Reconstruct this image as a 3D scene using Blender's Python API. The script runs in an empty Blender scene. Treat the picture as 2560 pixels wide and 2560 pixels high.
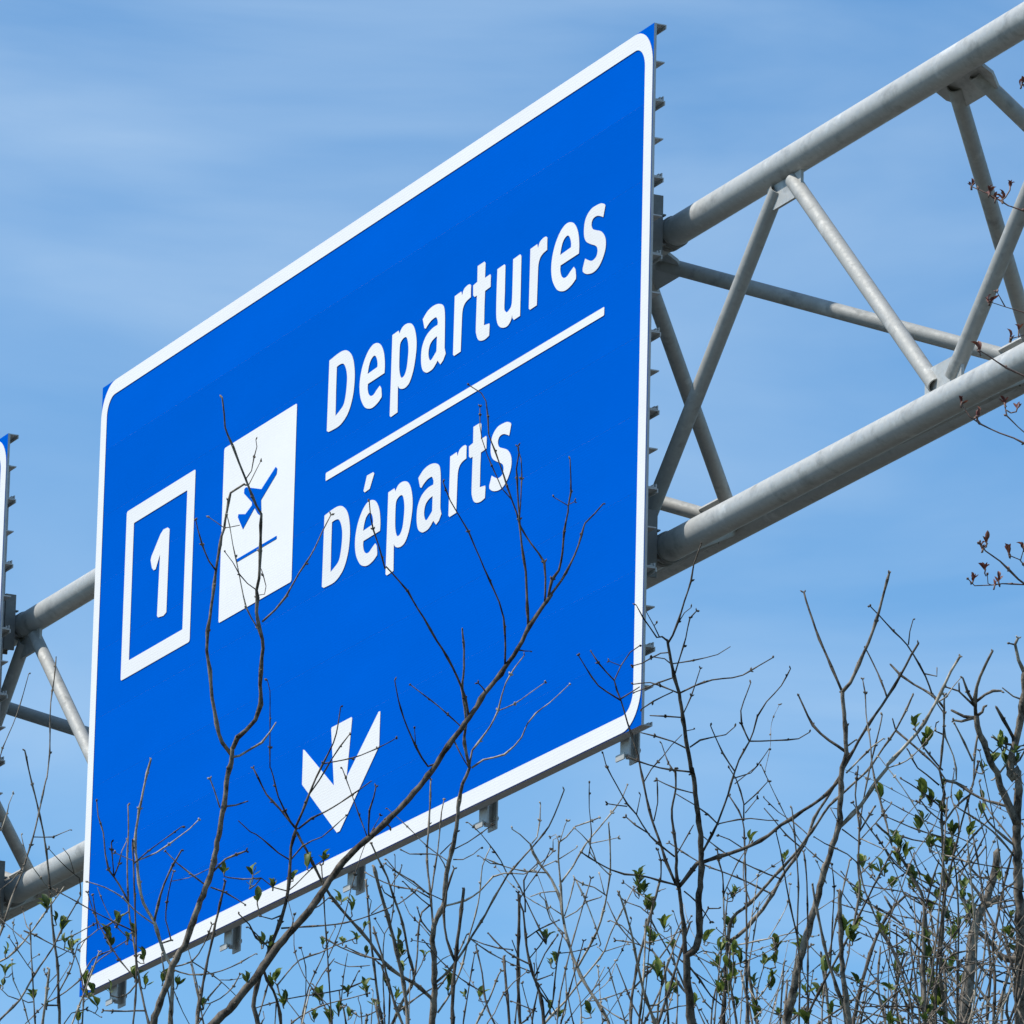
import bpy, math, random
from mathutils import Vector, Matrix

# ---------------------------------------------------------------- camera, sky, sun, exposure
SC = bpy.context.scene
COL = SC.collection
YAW = math.radians(24.8744)                      # angle between the view axis and the sign face
D_ = Vector((-math.sin(YAW), math.cos(YAW), 0))  # along the sign, away from the camera
N_ = Vector((math.cos(YAW), math.sin(YAW), 0))   # from the sign face back to the truss
CAM = Vector((0, 0, 1.6))
PITCH, ROLL = 0.276415, 0.023461
_fw = Vector((0, math.cos(PITCH), math.sin(PITCH)))
_up = Vector((0, -math.sin(PITCH), math.cos(PITCH)))
_rt = Vector((1, 0, 0))
rt = _rt*math.cos(ROLL) + _up*math.sin(ROLL)
up = -_rt*math.sin(ROLL) + _up*math.cos(ROLL)
cd = bpy.data.cameras.new('camera')
cd.sensor_width = 36.0
cd.lens = 19247.44/2560*36.0
cd.clip_start, cd.clip_end = 0.5, 6000
cam = bpy.data.objects.new('camera', cd)
cam.matrix_world = Matrix(((rt.x, up.x, -_fw.x, CAM.x), (rt.y, up.y, -_fw.y, CAM.y), (rt.z, up.z, -_fw.z, CAM.z), (0, 0, 0, 1)))
COL.objects.link(cam)
SC.camera = cam

SUN_EL = math.radians(54)
_az = math.radians(7)
sun_h = (-N_*math.cos(_az) + D_*math.sin(_az))   # horizontal direction towards the sun
sun_dir = Vector((sun_h.x*math.cos(SUN_EL), sun_h.y*math.cos(SUN_EL), math.sin(SUN_EL)))
sl = bpy.data.lights.new('sun', 'SUN')
sl.energy = 5.0
sl.angle = math.radians(0.53)
sl.color = (1.0, 0.955, 0.89)
sun = bpy.data.objects.new('sun', sl)
sun.rotation_euler = sun_dir.to_track_quat('Z', 'Y').to_euler()
COL.objects.link(sun)

world = bpy.data.worlds.new('World')
SC.world = world
world.use_nodes = True
wt = world.node_tree
wt.nodes.clear()
def wn(t, **kw):
    n = wt.nodes.new(t)
    for k, v in kw.items(): setattr(n, k, v)
    return n
sky = wn('ShaderNodeTexSky', sky_type='NISHITA', sun_disc=False)
sky.sun_elevation = SUN_EL
sky.sun_rotation = math.atan2(sun_dir.x, sun_dir.y)
sky.altitude = 150
sky.air_density, sky.dust_density, sky.ozone_density = 1.05, 0.55, 5.0
tint = wn('ShaderNodeMix', data_type='RGBA', blend_type='MULTIPLY')
tint.inputs['Factor'].default_value = 1.0
tint.inputs['B'].default_value = (0.77, 1.05, 1.14, 1)
wt.links.new(sky.outputs[0], tint.inputs['A'])
# thin cirrus: stretched noise over the sky directions
tc = wn('ShaderNodeTexCoord')
mp = wn('ShaderNodeMapping')
mp.inputs['Rotation'].default_value = (0.0, math.radians(7), 0.0)
mp.inputs['Location'].default_value = (22.2, 7.8, 12.6)
mp.inputs['Scale'].default_value = (8.0, 8.0, 32.0)
wt.links.new(tc.outputs['Generated'], mp.inputs['Vector'])
nz = wn('ShaderNodeTexNoise')
nz.inputs['Scale'].default_value = 1.0
nz.inputs['Detail'].default_value = 9.0
nz.inputs['Roughness'].default_value = 0.47
nz.inputs['Distortion'].default_value = 0.8
wt.links.new(mp.outputs[0], nz.inputs['Vector'])
rp = wn('ShaderNodeValToRGB')
rp.color_ramp.elements[0].position = 0.38
rp.color_ramp.elements[0].color = (0, 0, 0, 1)
rp.color_ramp.elements[1].position = 0.78
rp.color_ramp.elements[1].color = (0.48, 0.48, 0.48, 1)
wt.links.new(nz.outputs['Fac'], rp.inputs['Fac'])
cm = wn('ShaderNodeMix', data_type='RGBA')
cm.inputs['B'].default_value = (4.0, 5.2, 6.5, 1)
wt.links.new(rp.outputs['Color'], cm.inputs['Factor'])
wt.links.new(tint.outputs['Result'], cm.inputs['A'])
bg = wn('ShaderNodeBackground')
bg.inputs['Strength'].default_value = 0.148
wo = wn('ShaderNodeOutputWorld')
wt.links.new(cm.outputs['Result'], bg.inputs['Color'])
wt.links.new(bg.outputs[0], wo.inputs['Surface'])

SC.cycles.max_bounces = 5
SC.cycles.diffuse_bounces = 3
SC.cycles.glossy_bounces = 2
SC.cycles.transmission_bounces = 2
SC.view_settings.view_transform = 'Standard'
SC.view_settings.look = 'None'
SC.view_settings.exposure = 0.0
SC.view_settings.gamma = 1.0
SC.view_settings.use_curve_mapping = False

# ---------------------------------------------------------------- helpers
def obj(name, verts, faces, mat=None, parent=None, smooth=False, mats=None, fmat=None):
    me = bpy.data.meshes.new(name)
    me.from_pydata([tuple(v) for v in verts], [], faces)
    for m in (mats or ([mat] if mat else [])): me.materials.append(m)
    if fmat: me.polygons.foreach_set('material_index', fmat)
    if smooth: me.polygons.foreach_set('use_smooth', [True]*len(me.polygons))
    me.update()
    return inst(name, me, parent)
def inst(name, me, parent=None):
    o = bpy.data.objects.new(name, me)
    COL.objects.link(o)
    if parent: o.parent = parent
    return o
def empty(name, loc, rz=0.0):
    o = bpy.data.objects.new(name, None)
    o.empty_display_size = 0.3
    o.location = loc
    o.rotation_euler = (0, 0, rz)
    COL.objects.link(o)
    return o
def tag(o, label=None, cat=None, group=None, kind=None):
    for k, v in (('label', label), ('category', cat), ('group', group), ('kind', kind)):
        if v: o[k] = v
    return o
class MB:
    """collects boxes, prisms and tubes into one mesh"""
    def __init__(s): s.v, s.f, s.m = [], [], []
    def add(s, vs, fs, mi=0):
        b = len(s.v)
        s.v += [tuple(v) for v in vs]
        s.f += [tuple(b+i for i in f) for f in fs]
        s.m += [mi]*len(fs)
    def box(s, x0, x1, y0, y1, z0, z1, mi=0, front=None):
        s.add([(x0,y0,z0),(x1,y0,z0),(x1,y1,z0),(x0,y1,z0),(x0,y0,z1),(x1,y0,z1),(x1,y1,z1),(x0,y1,z1)],
              [(0,3,2,1),(4,5,6,7),(0,1,5,4),(1,2,6,5),(2,3,7,6),(3,0,4,7)], mi)
        if front is not None: s.m[-4] = front
    def tube(s, p0, p1, r, seg=20, wall=0.0, mi=0, cap=True):
        p0, p1 = Vector(p0), Vector(p1)
        z = (p1-p0).normalized()
        a = z.orthogonal().normalized(); b = z.cross(a)
        rings = []
        def ring(p, rr): return [p + (a*math.cos(2*math.pi*i/seg) + b*math.sin(2*math.pi*i/seg))*rr for i in range(seg)]
        vs = ring(p0, r) + ring(p1, r)
        fs = [(i, (i+1) % seg, seg+(i+1) % seg, seg+i) for i in range(seg)]
        if wall:
            vs += ring(p0, r-wall) + ring(p1, r-wall)
            fs += [(2*seg+(i+1) % seg, 2*seg+i, 3*seg+i, 3*seg+(i+1) % seg) for i in range(seg)]
            fs += [(i, 2*seg+i, 2*seg+(i+1) % seg, (i+1) % seg) for i in range(seg)]
            fs += [(seg+i, seg+(i+1) % seg, 3*seg+(i+1) % seg, 3*seg+i) for i in range(seg)]
        elif cap:
            fs += [tuple(range(seg))[::-1], tuple(range(seg, 2*seg))]
        s.add(vs, fs, mi)
    def prism(s, poly, off, mi=0):
        """closed polygon (3-D points) pushed out along off"""
        n = len(poly); off = Vector(off)
        vs = [Vector(p) for p in poly] + [Vector(p)+off for p in poly]
        s.add(vs, [tuple(range(n))[::-1], tuple(range(n, 2*n))] + [(i, (i+1) % n, n+(i+1) % n, n+i) for i in range(n)], mi)
    def build(s, name, mats, parent=None, smooth=False):
        if not isinstance(mats, (list, tuple)): mats = [mats]
        o = obj(name, s.v, s.f, None, parent, False, list(mats), s.m)
        if smooth: shade_auto(o.data)
        return o
def shade_auto(me, deg=40):
    me.polygons.foreach_set('use_smooth', [True]*len(me.polygons))
    me.set_sharp_from_angle(angle=math.radians(deg))

# ---------------------------------------------------------------- materials
def mat(name, rough=0.6, metal=0.0, spec=0.5):
    m = bpy.data.materials.new(name); m.use_nodes = True
    b = m.node_tree.nodes['Principled BSDF']
    b.inputs['Roughness'].default_value = rough
    b.inputs['Metallic'].default_value = metal
    b.inputs['Specular IOR Level'].default_value = spec
    return m, m.node_tree, b
def noise_ramp(nt, scale, stops, detail=4.0, coord='Object', stretch=(1, 1, 1), rough=0.6, randoff=False):
    t = nt.nodes.new('ShaderNodeTexCoord')
    mp = nt.nodes.new('ShaderNodeMapping'); mp.inputs['Scale'].default_value = stretch
    nt.links.new(t.outputs[coord], mp.inputs['Vector'])
    n = nt.nodes.new('ShaderNodeTexNoise')
    n.inputs['Scale'].default_value = scale; n.inputs['Detail'].default_value = detail; n.inputs['Roughness'].default_value = rough
    nt.links.new(mp.outputs[0], n.inputs['Vector'])
    r = nt.nodes.new('ShaderNodeValToRGB')
    e = r.color_ramp.elements
    e[0].position, e[0].color = stops[0][0], (*stops[0][1], 1)
    e[1].position, e[1].color = stops[-1][0], (*stops[-1][1], 1)
    for p, c in stops[1:-1]:
        x = e.new(p); x.color = (*c, 1)
    nt.links.new(n.outputs['Fac'], r.inputs['Fac'])
    return n, r
def bump(nt, b, src, strength, dist):
    bp = nt.nodes.new('ShaderNodeBump')
    bp.inputs['Strength'].default_value = strength; bp.inputs['Distance'].default_value = dist
    nt.links.new(src, bp.inputs['Height']); nt.links.new(bp.outputs[0], b.inputs['Normal'])

def galvanised(name, lo, hi, rough, metal=0.3):
    m, nt, b = mat(name, rough, metal, 0.35)
    n, r = noise_ramp(nt, 9.0, [(0.30, lo), (0.46, tuple(a*0.45+c*0.55 for a, c in zip(lo, hi))), (0.56, tuple(a*0.6+c*0.4 for a, c in zip(lo, hi))), (0.72, hi)], 9.0, rough=0.68)
    nt.links.new(r.outputs['Color'], b.inputs['Base Color'])
    v = nt.nodes.new('ShaderNodeTexVoronoi'); v.inputs['Scale'].default_value = 60.0
    t = nt.nodes.new('ShaderNodeTexCoord'); nt.links.new(t.outputs['Object'], v.inputs['Vector'])
    mx = nt.nodes.new('ShaderNodeMapRange')
    mx.inputs['To Min'].default_value = rough-0.10; mx.inputs['To Max'].default_value = rough+0.12
    nt.links.new(v.outputs['Color'], mx.inputs['Value']); nt.links.new(mx.outputs[0], b.inputs['Roughness'])
    bump(nt, b, n.outputs['Fac'], 0.12, 0.004)
    return m
M = {}
M['galv'] = galvanised('galvanised_steel', (0.30, 0.30, 0.283), (0.63, 0.63, 0.60), 0.54, 0.28)
M['brace'] = galvanised('weathered_galvanised_steel', (0.23, 0.23, 0.213), (0.51, 0.505, 0.475), 0.66, 0.2)
M['alu'] = galvanised('mill_aluminium', (0.42, 0.415, 0.40), (0.58, 0.575, 0.56), 0.55)
def sheeting(name, c, rough):
    m, nt, b = mat(name, rough, 0.0, 0.0)
    n, r = noise_ramp(nt, 2.2, [(0.30, tuple(x*0.965 for x in c)), (0.70, tuple(min(1, x*1.02) for x in c))], 5.0, stretch=(0.5, 1, 1.6))
    n2, r2 = noise_ramp(nt, 6.0, [(0.56, (0, 0, 0)), (0.82, (0.16, 0.16, 0.16))], 6.0, stretch=(6.0, 1, 0.55))
    mx = nt.nodes.new('ShaderNodeMix'); mx.data_type = 'RGBA'
    mx.inputs['B'].default_value = tuple(x*0.86 for x in c) + (1,)      # rain streaks and road film
    nt.links.new(r2.outputs['Color'], mx.inputs['Factor']); nt.links.new(r.outputs['Color'], mx.inputs['A'])
    oi = nt.nodes.new('ShaderNodeObjectInfo')                # sheets from different rolls
    hs = nt.nodes.new('ShaderNodeHueSaturation')
    mr = nt.nodes.new('ShaderNodeMapRange'); mr.inputs['To Min'].default_value = 0.965; mr.inputs['To Max'].default_value = 1.03
    nt.links.new(oi.outputs['Random'], mr.inputs['Value']); nt.links.new(mr.outputs[0], hs.inputs['Value'])
    nt.links.new(mx.outputs['Result'], hs.inputs['Color']); nt.links.new(hs.outputs[0], b.inputs['Base Color'])
    w = nt.nodes.new('ShaderNodeTexWave'); w.wave_type = 'BANDS'; w.bands_direction = 'Z'
    w.inputs['Scale'].default_value = 26.0; w.inputs['Distortion'].default_value = 1.5
    t = nt.nodes.new('ShaderNodeTexCoord'); nt.links.new(t.outputs['Object'], w.inputs['Vector'])
    bump(nt, b, w.outputs['Fac'], 0.06, 0.002)
    return m
M['blue'] = sheeting('blue_reflective_sheeting', (0.0, 0.094, 0.50), 0.5)
M['white'] = sheeting('white_reflective_sheeting', (0.72, 0.72, 0.71), 0.45)
def bark(name, lo, hi):
    m, nt, b = mat(name, 0.85, 0.0, 0.25)
    n, r = noise_ramp(nt, 55.0, [(0.40, lo), (0.60, hi)], 8.0, stretch=(1, 1, 0.6), rough=0.75)
    nt.links.new(r.outputs['Color'], b.inputs['Base Color'])
    bump(nt, b, n.outputs['Fac'], 0.5, 0.004)
    return m
M['bark'] = bark('grey_brown_bark', (0.045, 0.036, 0.027), (0.31, 0.26, 0.205))
M['bark_dark'] = bark('dark_bark', (0.022, 0.017, 0.013), (0.165, 0.135, 0.105))
M['bark_pale'] = bark('pale_bark', (0.16, 0.13, 0.095), (0.54, 0.47, 0.37))
M['twig_red'] = bark('reddish_twig', (0.13, 0.075, 0.06), (0.30, 0.20, 0.16))
def leafmat(name, lo, hi, trans):
    m, nt, b = mat(name, 0.5, 0.0, 0.4)
    oi = nt.nodes.new('ShaderNodeObjectInfo')
    r = nt.nodes.new('ShaderNodeValToRGB')
    r.color_ramp.elements[0].color = (*lo, 1); r.color_ramp.elements[1].color = (*hi, 1)
    nt.links.new(oi.outputs['Random'], r.inputs['Fac'])
    nt.links.new(r.outputs['Color'], b.inputs['Base Color'])
    tr = nt.nodes.new('ShaderNodeBsdfTranslucent'); nt.links.new(r.outputs['Color'], tr.inputs['Color'])
    mx = nt.nodes.new('ShaderNodeMixShader'); mx.inputs['Fac'].default_value = trans
    out = nt.nodes['Material Output']
    nt.links.new(b.outputs[0], mx.inputs[1]); nt.links.new(tr.outputs[0], mx.inputs[2]); nt.links.new(mx.outputs[0], out.inputs['Surface'])
    return m
M['leaf'] = leafmat('young_green_leaf', (0.045, 0.075, 0.018), (0.22, 0.28, 0.045), 0.4)
M['bud'] = leafmat('red_maple_bud', (0.11, 0.025, 0.022), (0.26, 0.10, 0.06), 0.2)
gm, gnt, gb = mat('grass', 0.9)
_, gr = noise_ramp(gnt, 1.3, [(0.35, (0.025, 0.03, 0.013)), (0.65, (0.06, 0.055, 0.03))], 8.0)
gnt.links.new(gr.outputs['Color'], gb.inputs['Base Color'])
am, ant, ab = mat('asphalt', 0.9)
_, ar_ = noise_ramp(ant, 60.0, [(0.3, (0.04, 0.04, 0.042)), (0.7, (0.075, 0.074, 0.072))], 6.0)
ant.links.new(ar_.outputs['Color'], ab.inputs['Base Color'])
M['paint'] = mat('white_road_paint', 0.7)[0]
M['paint'].node_tree.nodes['Principled BSDF'].inputs['Base Color'].default_value = (0.75, 0.75, 0.72, 1)
M['shade_dark'] = galvanised('shade_dark_steel', (0.16, 0.155, 0.14), (0.28, 0.27, 0.25), 0.7, 0.1)  # saddles and clamp bands: the sign's shade is put into this darker colour
M['concrete'], cnt, cb = mat('concrete', 0.85)
_, cr = noise_ramp(cnt, 5.0, [(0.3, (0.28, 0.27, 0.25)), (0.7, (0.40, 0.39, 0.36))], 6.0)
cnt.links.new(cr.outputs['Color'], cb.inputs['Base Color'])

# ---------------------------------------------------------------- setting: ground and the road under the gantry
SIGN_BR = Vector((0.49514, 27.53344, 8.60647))   # bottom right corner of the main sign face
SW, SH = 5.4956, 2.743
RZ = math.atan2(-D_.y, -D_.x)                    # local x runs to the viewer's right along the sign, y goes back, z up
def P(s, t, z): return SIGN_BR + D_*s + N_*t + Vector((0, 0, z-SIGN_BR.z))
g = 2500.0
tag(obj('ground', [(-g,-g,0),(g,-g,0),(g,g,0),(-g,g,0)], [(0,1,2,3)], gm), kind='structure')
def strip(name, s0, s1, z, m, t0=-400, t1=400):
    return obj(name, [P(s0,t0,z), P(s1,t0,z), P(s1,t1,z), P(s0,t1,z)], [(3,2,1,0)], m)
tag(strip('road', -6.0, 13.5, 0.006, am), kind='structure')
for i, s in enumerate((-5.6, 13.1)):
    tag(strip('road_edge_line', s-0.06, s+0.06, 0.011, M['paint']), kind='structure')

# ---------------------------------------------------------------- measured outlines: letters (m on the sign) and plant stems (x, y, z in m, radius in mm)
PLANTS = {
 'fork': (12.0, [
  (1,-1,((-0.5379,11.693,4.0672,8.05),(-0.5284,11.6764,4.1078,7.62),(-0.5146,11.6635,4.1389,7.36),(-0.509,11.6532,4.164,7.17),(-0.4911,11.6408,4.1931,6.95),(-0.4814,11.6296,4.2202,6.76),(-0.4639,11.6104,4.2666,6.46),(-0.4522,11.5976,4.2975,6.26),(-0.4429,11.5787,4.3437,5.99),(-0.4338,11.5575,4.3956,5.7),(-0.4286,11.5395,4.4397,5.46),(-0.4225,11.5283,4.467,5.31),(-0.4222,11.5229,4.4803,5.24))),
  (0,0,((-0.4225,11.5278,4.4689,4.63),(-0.4384,11.5235,4.4885,4.41),(-0.4473,11.5171,4.5162,4.22),(-0.4555,11.508,4.5559,3.99),(-0.4596,11.4987,4.5956,3.79),(-0.4655,11.4918,4.6254,3.64),(-0.4652,11.4849,4.6553,3.5),(-0.4627,11.4802,4.6753,3.41),(-0.4584,11.4728,4.7073,3.26),(-0.4552,11.4649,4.7413,3.11),(-0.4518,11.4584,4.7693,2.99),(-0.4475,11.4515,4.7993,2.86),(-0.4427,11.4482,4.8134,2.8),(-0.4441,11.4492,4.8105,2.79),(-0.4401,11.4429,4.8378,2.68),(-0.4353,11.4366,4.865,2.57),(-0.4252,11.4353,4.8717,2.52),(-0.4152,11.434,4.8783,2.47))),
  (0,0,((-0.4222,11.5229,4.4803,5.24),(-0.4159,11.5161,4.4956,5.03),(-0.4018,11.5109,4.5052,4.87),(-0.3878,11.5035,4.5205,4.7),(-0.3801,11.4933,4.5434,4.51),(-0.3817,11.4809,4.5718,4.3),(-0.3794,11.4644,4.6097,4.04),(-0.3789,11.4528,4.6361,3.87),(-0.3843,11.4461,4.6511,3.76),(-0.3889,11.4362,4.6737,3.62),(-0.3883,11.4271,4.6945,3.49),(-0.3895,11.4222,4.7058,3.42),(-0.3858,11.4147,4.7228,3.32),(-0.3855,11.3982,4.7605,3.09),(-0.3853,11.3817,4.7982,2.88),(-0.3848,11.3748,4.814,2.79),(-0.3924,11.3694,4.8257,2.71),(-0.4039,11.3587,4.8492,2.56),(-0.4097,11.3526,4.8627,2.48),(-0.4203,11.342,4.8862,2.35),(-0.43,11.3322,4.9081,2.22),(-0.4386,11.3246,4.9248,2.12),(-0.4425,11.32,4.9349,2.06),(-0.4447,11.3111,4.9553,1.95),(-0.4479,11.3014,4.9773,1.84))),
  (0,2,((-0.3801,11.4506,4.6419,1.85),(-0.397,11.4444,4.6672,1.63),(-0.4056,11.4406,4.6829,1.54),(-0.4146,11.4318,4.7183,1.36),(-0.4193,11.4265,4.74,1.26),(-0.4283,11.4177,4.7755,1.11),(-0.4342,11.4103,4.8051,0.98),(-0.4385,11.4067,4.8198,0.92))),
  (0,2,((-0.3805,11.4422,4.6607,2.46),(-0.3604,11.4339,4.678,2.21),(-0.3445,11.4251,4.6971,2.03),(-0.3248,11.41,4.7314,1.77),(-0.3149,11.404,4.7448,1.67),(-0.3012,11.3939,4.7677,1.52),(-0.2895,11.3831,4.7925,1.37),(-0.2778,11.3732,4.8153,1.23))),
  (0,2,((-0.3895,11.4222,4.7058,1.38),(-0.4038,11.4127,4.7134,1.24),(-0.4161,11.4016,4.7248,1.13),(-0.4263,11.3885,4.7399,1.02),(-0.4386,11.3762,4.7531,0.92))),
  (0,2,((-0.3883,11.4255,4.6982,1.08),(-0.3772,11.4249,4.7005,1.03),(-0.3754,11.4217,4.7123,0.99),(-0.3799,11.4174,4.7279,0.95),(-0.3832,11.4147,4.7376,0.92))),
  (0,1,((-0.4532,11.464,4.7453,2.16),(-0.4655,11.4513,4.7585,1.87),(-0.4759,11.4339,4.7788,1.59),(-0.4832,11.4169,4.7994,1.36),(-0.4863,11.4071,4.8114,1.23))),
  (0,0,((-0.4219,11.5283,4.467,3.08),(-0.4113,11.5271,4.469,2.8),(-0.3951,11.5231,4.4789,2.43),(-0.377,11.5189,4.4889,2.09),(-0.365,11.5132,4.5046,1.78),(-0.3562,11.5082,4.5183,1.54))),
  (0,1,((-0.4437,11.4489,4.8114,1.24),(-0.4344,11.4451,4.8117,1.09),(-0.4199,11.4387,4.8134,0.93))),
  (0,9,((-0.4437,11.4489,4.8114,1.24),(-0.4549,11.4418,4.8177,1.06),(-0.4672,11.4344,4.8238,0.93))),
  (0,2,((-0.4097,11.3526,4.8627,1.38),(-0.4008,11.348,4.875,1.23),(-0.3975,11.3411,4.8942,1.09),(-0.3933,11.3354,4.9099,0.99),(-0.3954,11.3317,4.9203,0.92))),
  (0,2,((-0.4059,11.3572,4.8526,1.23),(-0.3939,11.3584,4.8801,1.01),(-0.3878,11.3589,4.8939,0.92))),
  (0,0,((-0.4338,11.5575,4.3956,2.47),(-0.4152,11.5507,4.3965,1.95),(-0.3967,11.5424,4.4012,1.54))),
  (0,0,((-0.4399,11.5585,4.3936,1.85),(-0.4484,11.5445,4.4173,1.65),(-0.4558,11.5347,4.4336,1.54))),
  (0,0,((-0.4482,11.596,4.3014,2.47),(-0.4303,11.5938,4.3202,2.16),(-0.4142,11.5938,4.328,2.0),(-0.398,11.594,4.3347,1.85))),
  (0,0,((-0.4518,11.6053,4.2783,1.85),(-0.4295,11.6169,4.2731,1.56),(-0.3988,11.6359,4.2593,1.24))),
  (0,0,((-0.4611,11.6042,4.282,1.85),(-0.4831,11.6018,4.2977,1.59),(-0.504,11.5992,4.3134,1.41),(-0.523,11.5961,4.3312,1.24))),
 ]),
 'leftfork': (12.7, [
  (1,-1,((-0.5426,12.4108,4.2193,5.26),(-0.5401,12.4029,4.2822,4.66),(-0.5437,12.3969,4.3298,4.32),(-0.5552,12.3952,4.347,4.18),(-0.5646,12.3925,4.3707,4.02),(-0.5731,12.3891,4.3988,3.84),(-0.5927,12.3861,4.429,3.62),(-0.6002,12.3821,4.4614,3.43),(-0.6045,12.378,4.494,3.24),(-0.6088,12.3737,4.5288,3.05),(-0.6057,12.3687,4.5681,2.84),(-0.5983,12.3632,4.612,2.6),(-0.5926,12.3593,4.6427,2.44),(-0.5868,12.3565,4.6661,2.31))),
  (0,0,((-0.5731,12.3891,4.3988,3.29),(-0.5635,12.3593,4.4369,2.72),(-0.5506,12.3348,4.4673,2.36),(-0.529,12.3061,4.5012,1.97))),
  (0,0,((-0.6046,12.3775,4.4984,1.98),(-0.5737,12.3845,4.5142,1.74),(-0.5547,12.3882,4.5291,1.62),(-0.5209,12.3946,4.5584,1.42),(-0.5062,12.3971,4.5751,1.32))),
  (0,0,((-0.573,12.3897,4.3945,1.98),(-0.607,12.3757,4.415,1.72),(-0.6247,12.3656,4.4324,1.59),(-0.6553,12.3545,4.447,1.44),(-0.6835,12.3468,4.4535,1.32))),
  (0,0,((-0.6045,12.3774,4.4961,1.32),(-0.6165,12.3723,4.4991,1.18),(-0.6403,12.3613,4.5071,0.99))),
  (0,0,((-0.5615,12.3934,4.3628,1.98),(-0.5446,12.3857,4.3674,1.84),(-0.5536,12.3655,4.3961,1.67),(-0.5496,12.3388,4.4347,1.47),(-0.5412,12.3159,4.4675,1.31))),
  (1,-1,((-0.5735,12.373,4.2105,2.95),(-0.5837,12.3736,4.2525,2.72),(-0.594,12.3742,4.2969,2.55),(-0.5996,12.3745,4.3302,2.43),(-0.6077,12.375,4.3747,2.28),(-0.6144,12.3754,4.4081,2.18),(-0.6163,12.3755,4.4304,2.11),(-0.6209,12.3758,4.4976,1.91),(-0.6208,12.3761,4.5538,1.76),(-0.6233,12.3762,4.592,1.65))),
  (0,6,((-0.6145,12.3754,4.4126,1.98),(-0.6304,12.3729,4.4004,1.82),(-0.6642,12.3672,4.3783,1.59),(-0.6687,12.3527,4.4016,1.46),(-0.6733,12.3357,4.4288,1.31))),
  (0,6,((-0.6162,12.3761,4.4283,2.63),(-0.6323,12.3708,4.4558,2.3),(-0.6414,12.3684,4.4685,2.17),(-0.6504,12.3664,4.479,2.07),(-0.6566,12.3613,4.5045,1.88),(-0.6608,12.3543,4.5386,1.65),(-0.6703,12.3487,4.5662,1.46),(-0.6732,12.3439,4.5897,1.32))),
  (0,8,((-0.6414,12.3684,4.4685,1.65),(-0.6443,12.3644,4.4943,1.47),(-0.6474,12.3599,4.5246,1.32))),
  (0,7,((-0.6642,12.3672,4.3783,1.32),(-0.6854,12.369,4.3603,1.09),(-0.6936,12.3712,4.345,0.99))),
  (0,6,((-0.594,12.3742,4.2969,1.97),(-0.6088,12.3807,4.2779,1.48),(-0.6174,12.383,4.2715,1.31))),
  (0,6,((-0.5813,12.373,4.2458,2.3),(-0.6132,12.3609,4.2413,1.94),(-0.6493,12.3465,4.2385,1.64))),
  (0,0,((-0.5413,12.3981,4.3212,1.97),(-0.5123,12.3888,4.3109,1.79),(-0.4747,12.3735,4.3107,1.62),(-0.4419,12.3569,4.3189,1.48),(-0.4023,12.3331,4.3368,1.31))),
  (0,0,((-0.5392,12.3975,4.3256,1.97),(-0.5086,12.3867,4.3328,1.71),(-0.4893,12.3699,4.3585,1.5),(-0.4766,12.3517,4.3882,1.31))),
  (0,14,((-0.5086,12.3867,4.3328,1.64),(-0.4756,12.3987,4.314,1.33),(-0.4536,12.4077,4.2987,1.16),(-0.4314,12.4185,4.2792,0.99))),
  (0,0,((-0.5361,12.4108,4.2194,2.3),(-0.5437,12.3932,4.2688,1.98),(-0.5533,12.3785,4.3099,1.78),(-0.5583,12.3675,4.3407,1.64))),
  (0,15,((-0.4599,12.4051,4.303,1.98),(-0.4874,12.4075,4.2666,1.68),(-0.4613,12.4004,4.2746,1.54),(-0.4398,12.3901,4.2929,1.41),(-0.4293,12.381,4.3112,1.31))),
 ]),
 'leftedge': (13.2, [
  (1,-1,((-0.7566,12.9839,4.3357,3.78),(-0.7603,12.9632,4.3986,3.37),(-0.7624,12.9489,4.442,3.15),(-0.769,12.9346,4.4853,2.95),(-0.7746,12.9203,4.5285,2.76),(-0.7775,12.9103,4.5588,2.63),(-0.7819,12.8961,4.6021,2.46),(-0.7885,12.8818,4.6453,2.28),(-0.7986,12.8675,4.6885,2.12),(-0.8122,12.8511,4.738,1.93),(-0.8196,12.8419,4.766,1.82),(-0.8265,12.8324,4.7947,1.72))),
  (1,-1,((-0.8645,12.8613,4.3071,3.41),(-0.8736,12.8601,4.4197,2.92),(-0.8538,12.86,4.4897,2.68),(-0.838,12.8599,4.5481,2.5),(-0.8237,12.86,4.588,2.38),(-0.8159,12.8599,4.6185,2.29),(-0.808,12.8598,4.649,2.2),(-0.8004,12.8594,4.6888,2.09),(-0.7892,12.8587,4.7521,1.92),(-0.7886,12.8592,4.7513,1.92),(-0.7853,12.8586,4.797,1.8),(-0.7867,12.8576,4.8567,1.65),(-0.787,12.8571,4.8866,1.58),(-0.7825,12.8565,4.9272,1.48),(-0.7806,12.8558,4.9679,1.38))),
  (0,1,((-0.8646,12.8618,4.3095,3.07),(-0.8518,12.8607,4.3281,2.88),(-0.8193,12.8597,4.3632,2.61),(-0.796,12.8566,4.407,2.37),(-0.7681,12.8539,4.451,2.14),(-0.7492,12.8506,4.4924,1.95),(-0.7322,12.8483,4.5247,1.8),(-0.7216,12.8467,4.5455,1.71))),
  (0,1,((-0.8736,12.8601,4.4197,2.73),(-0.8554,12.8529,4.4278,2.56),(-0.8418,12.8475,4.4339,2.46),(-0.8147,12.8313,4.4587,2.24),(-0.7834,12.8073,4.4979,1.98),(-0.7521,12.7833,4.5371,1.74),(-0.7476,12.7796,4.5433,1.7))),
  (0,1,((-0.8538,12.86,4.4897,1.37),(-0.8601,12.8469,4.5515,1.16),(-0.8402,12.8441,4.5676,1.1),(-0.8205,12.8393,4.5926,1.03))),
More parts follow.
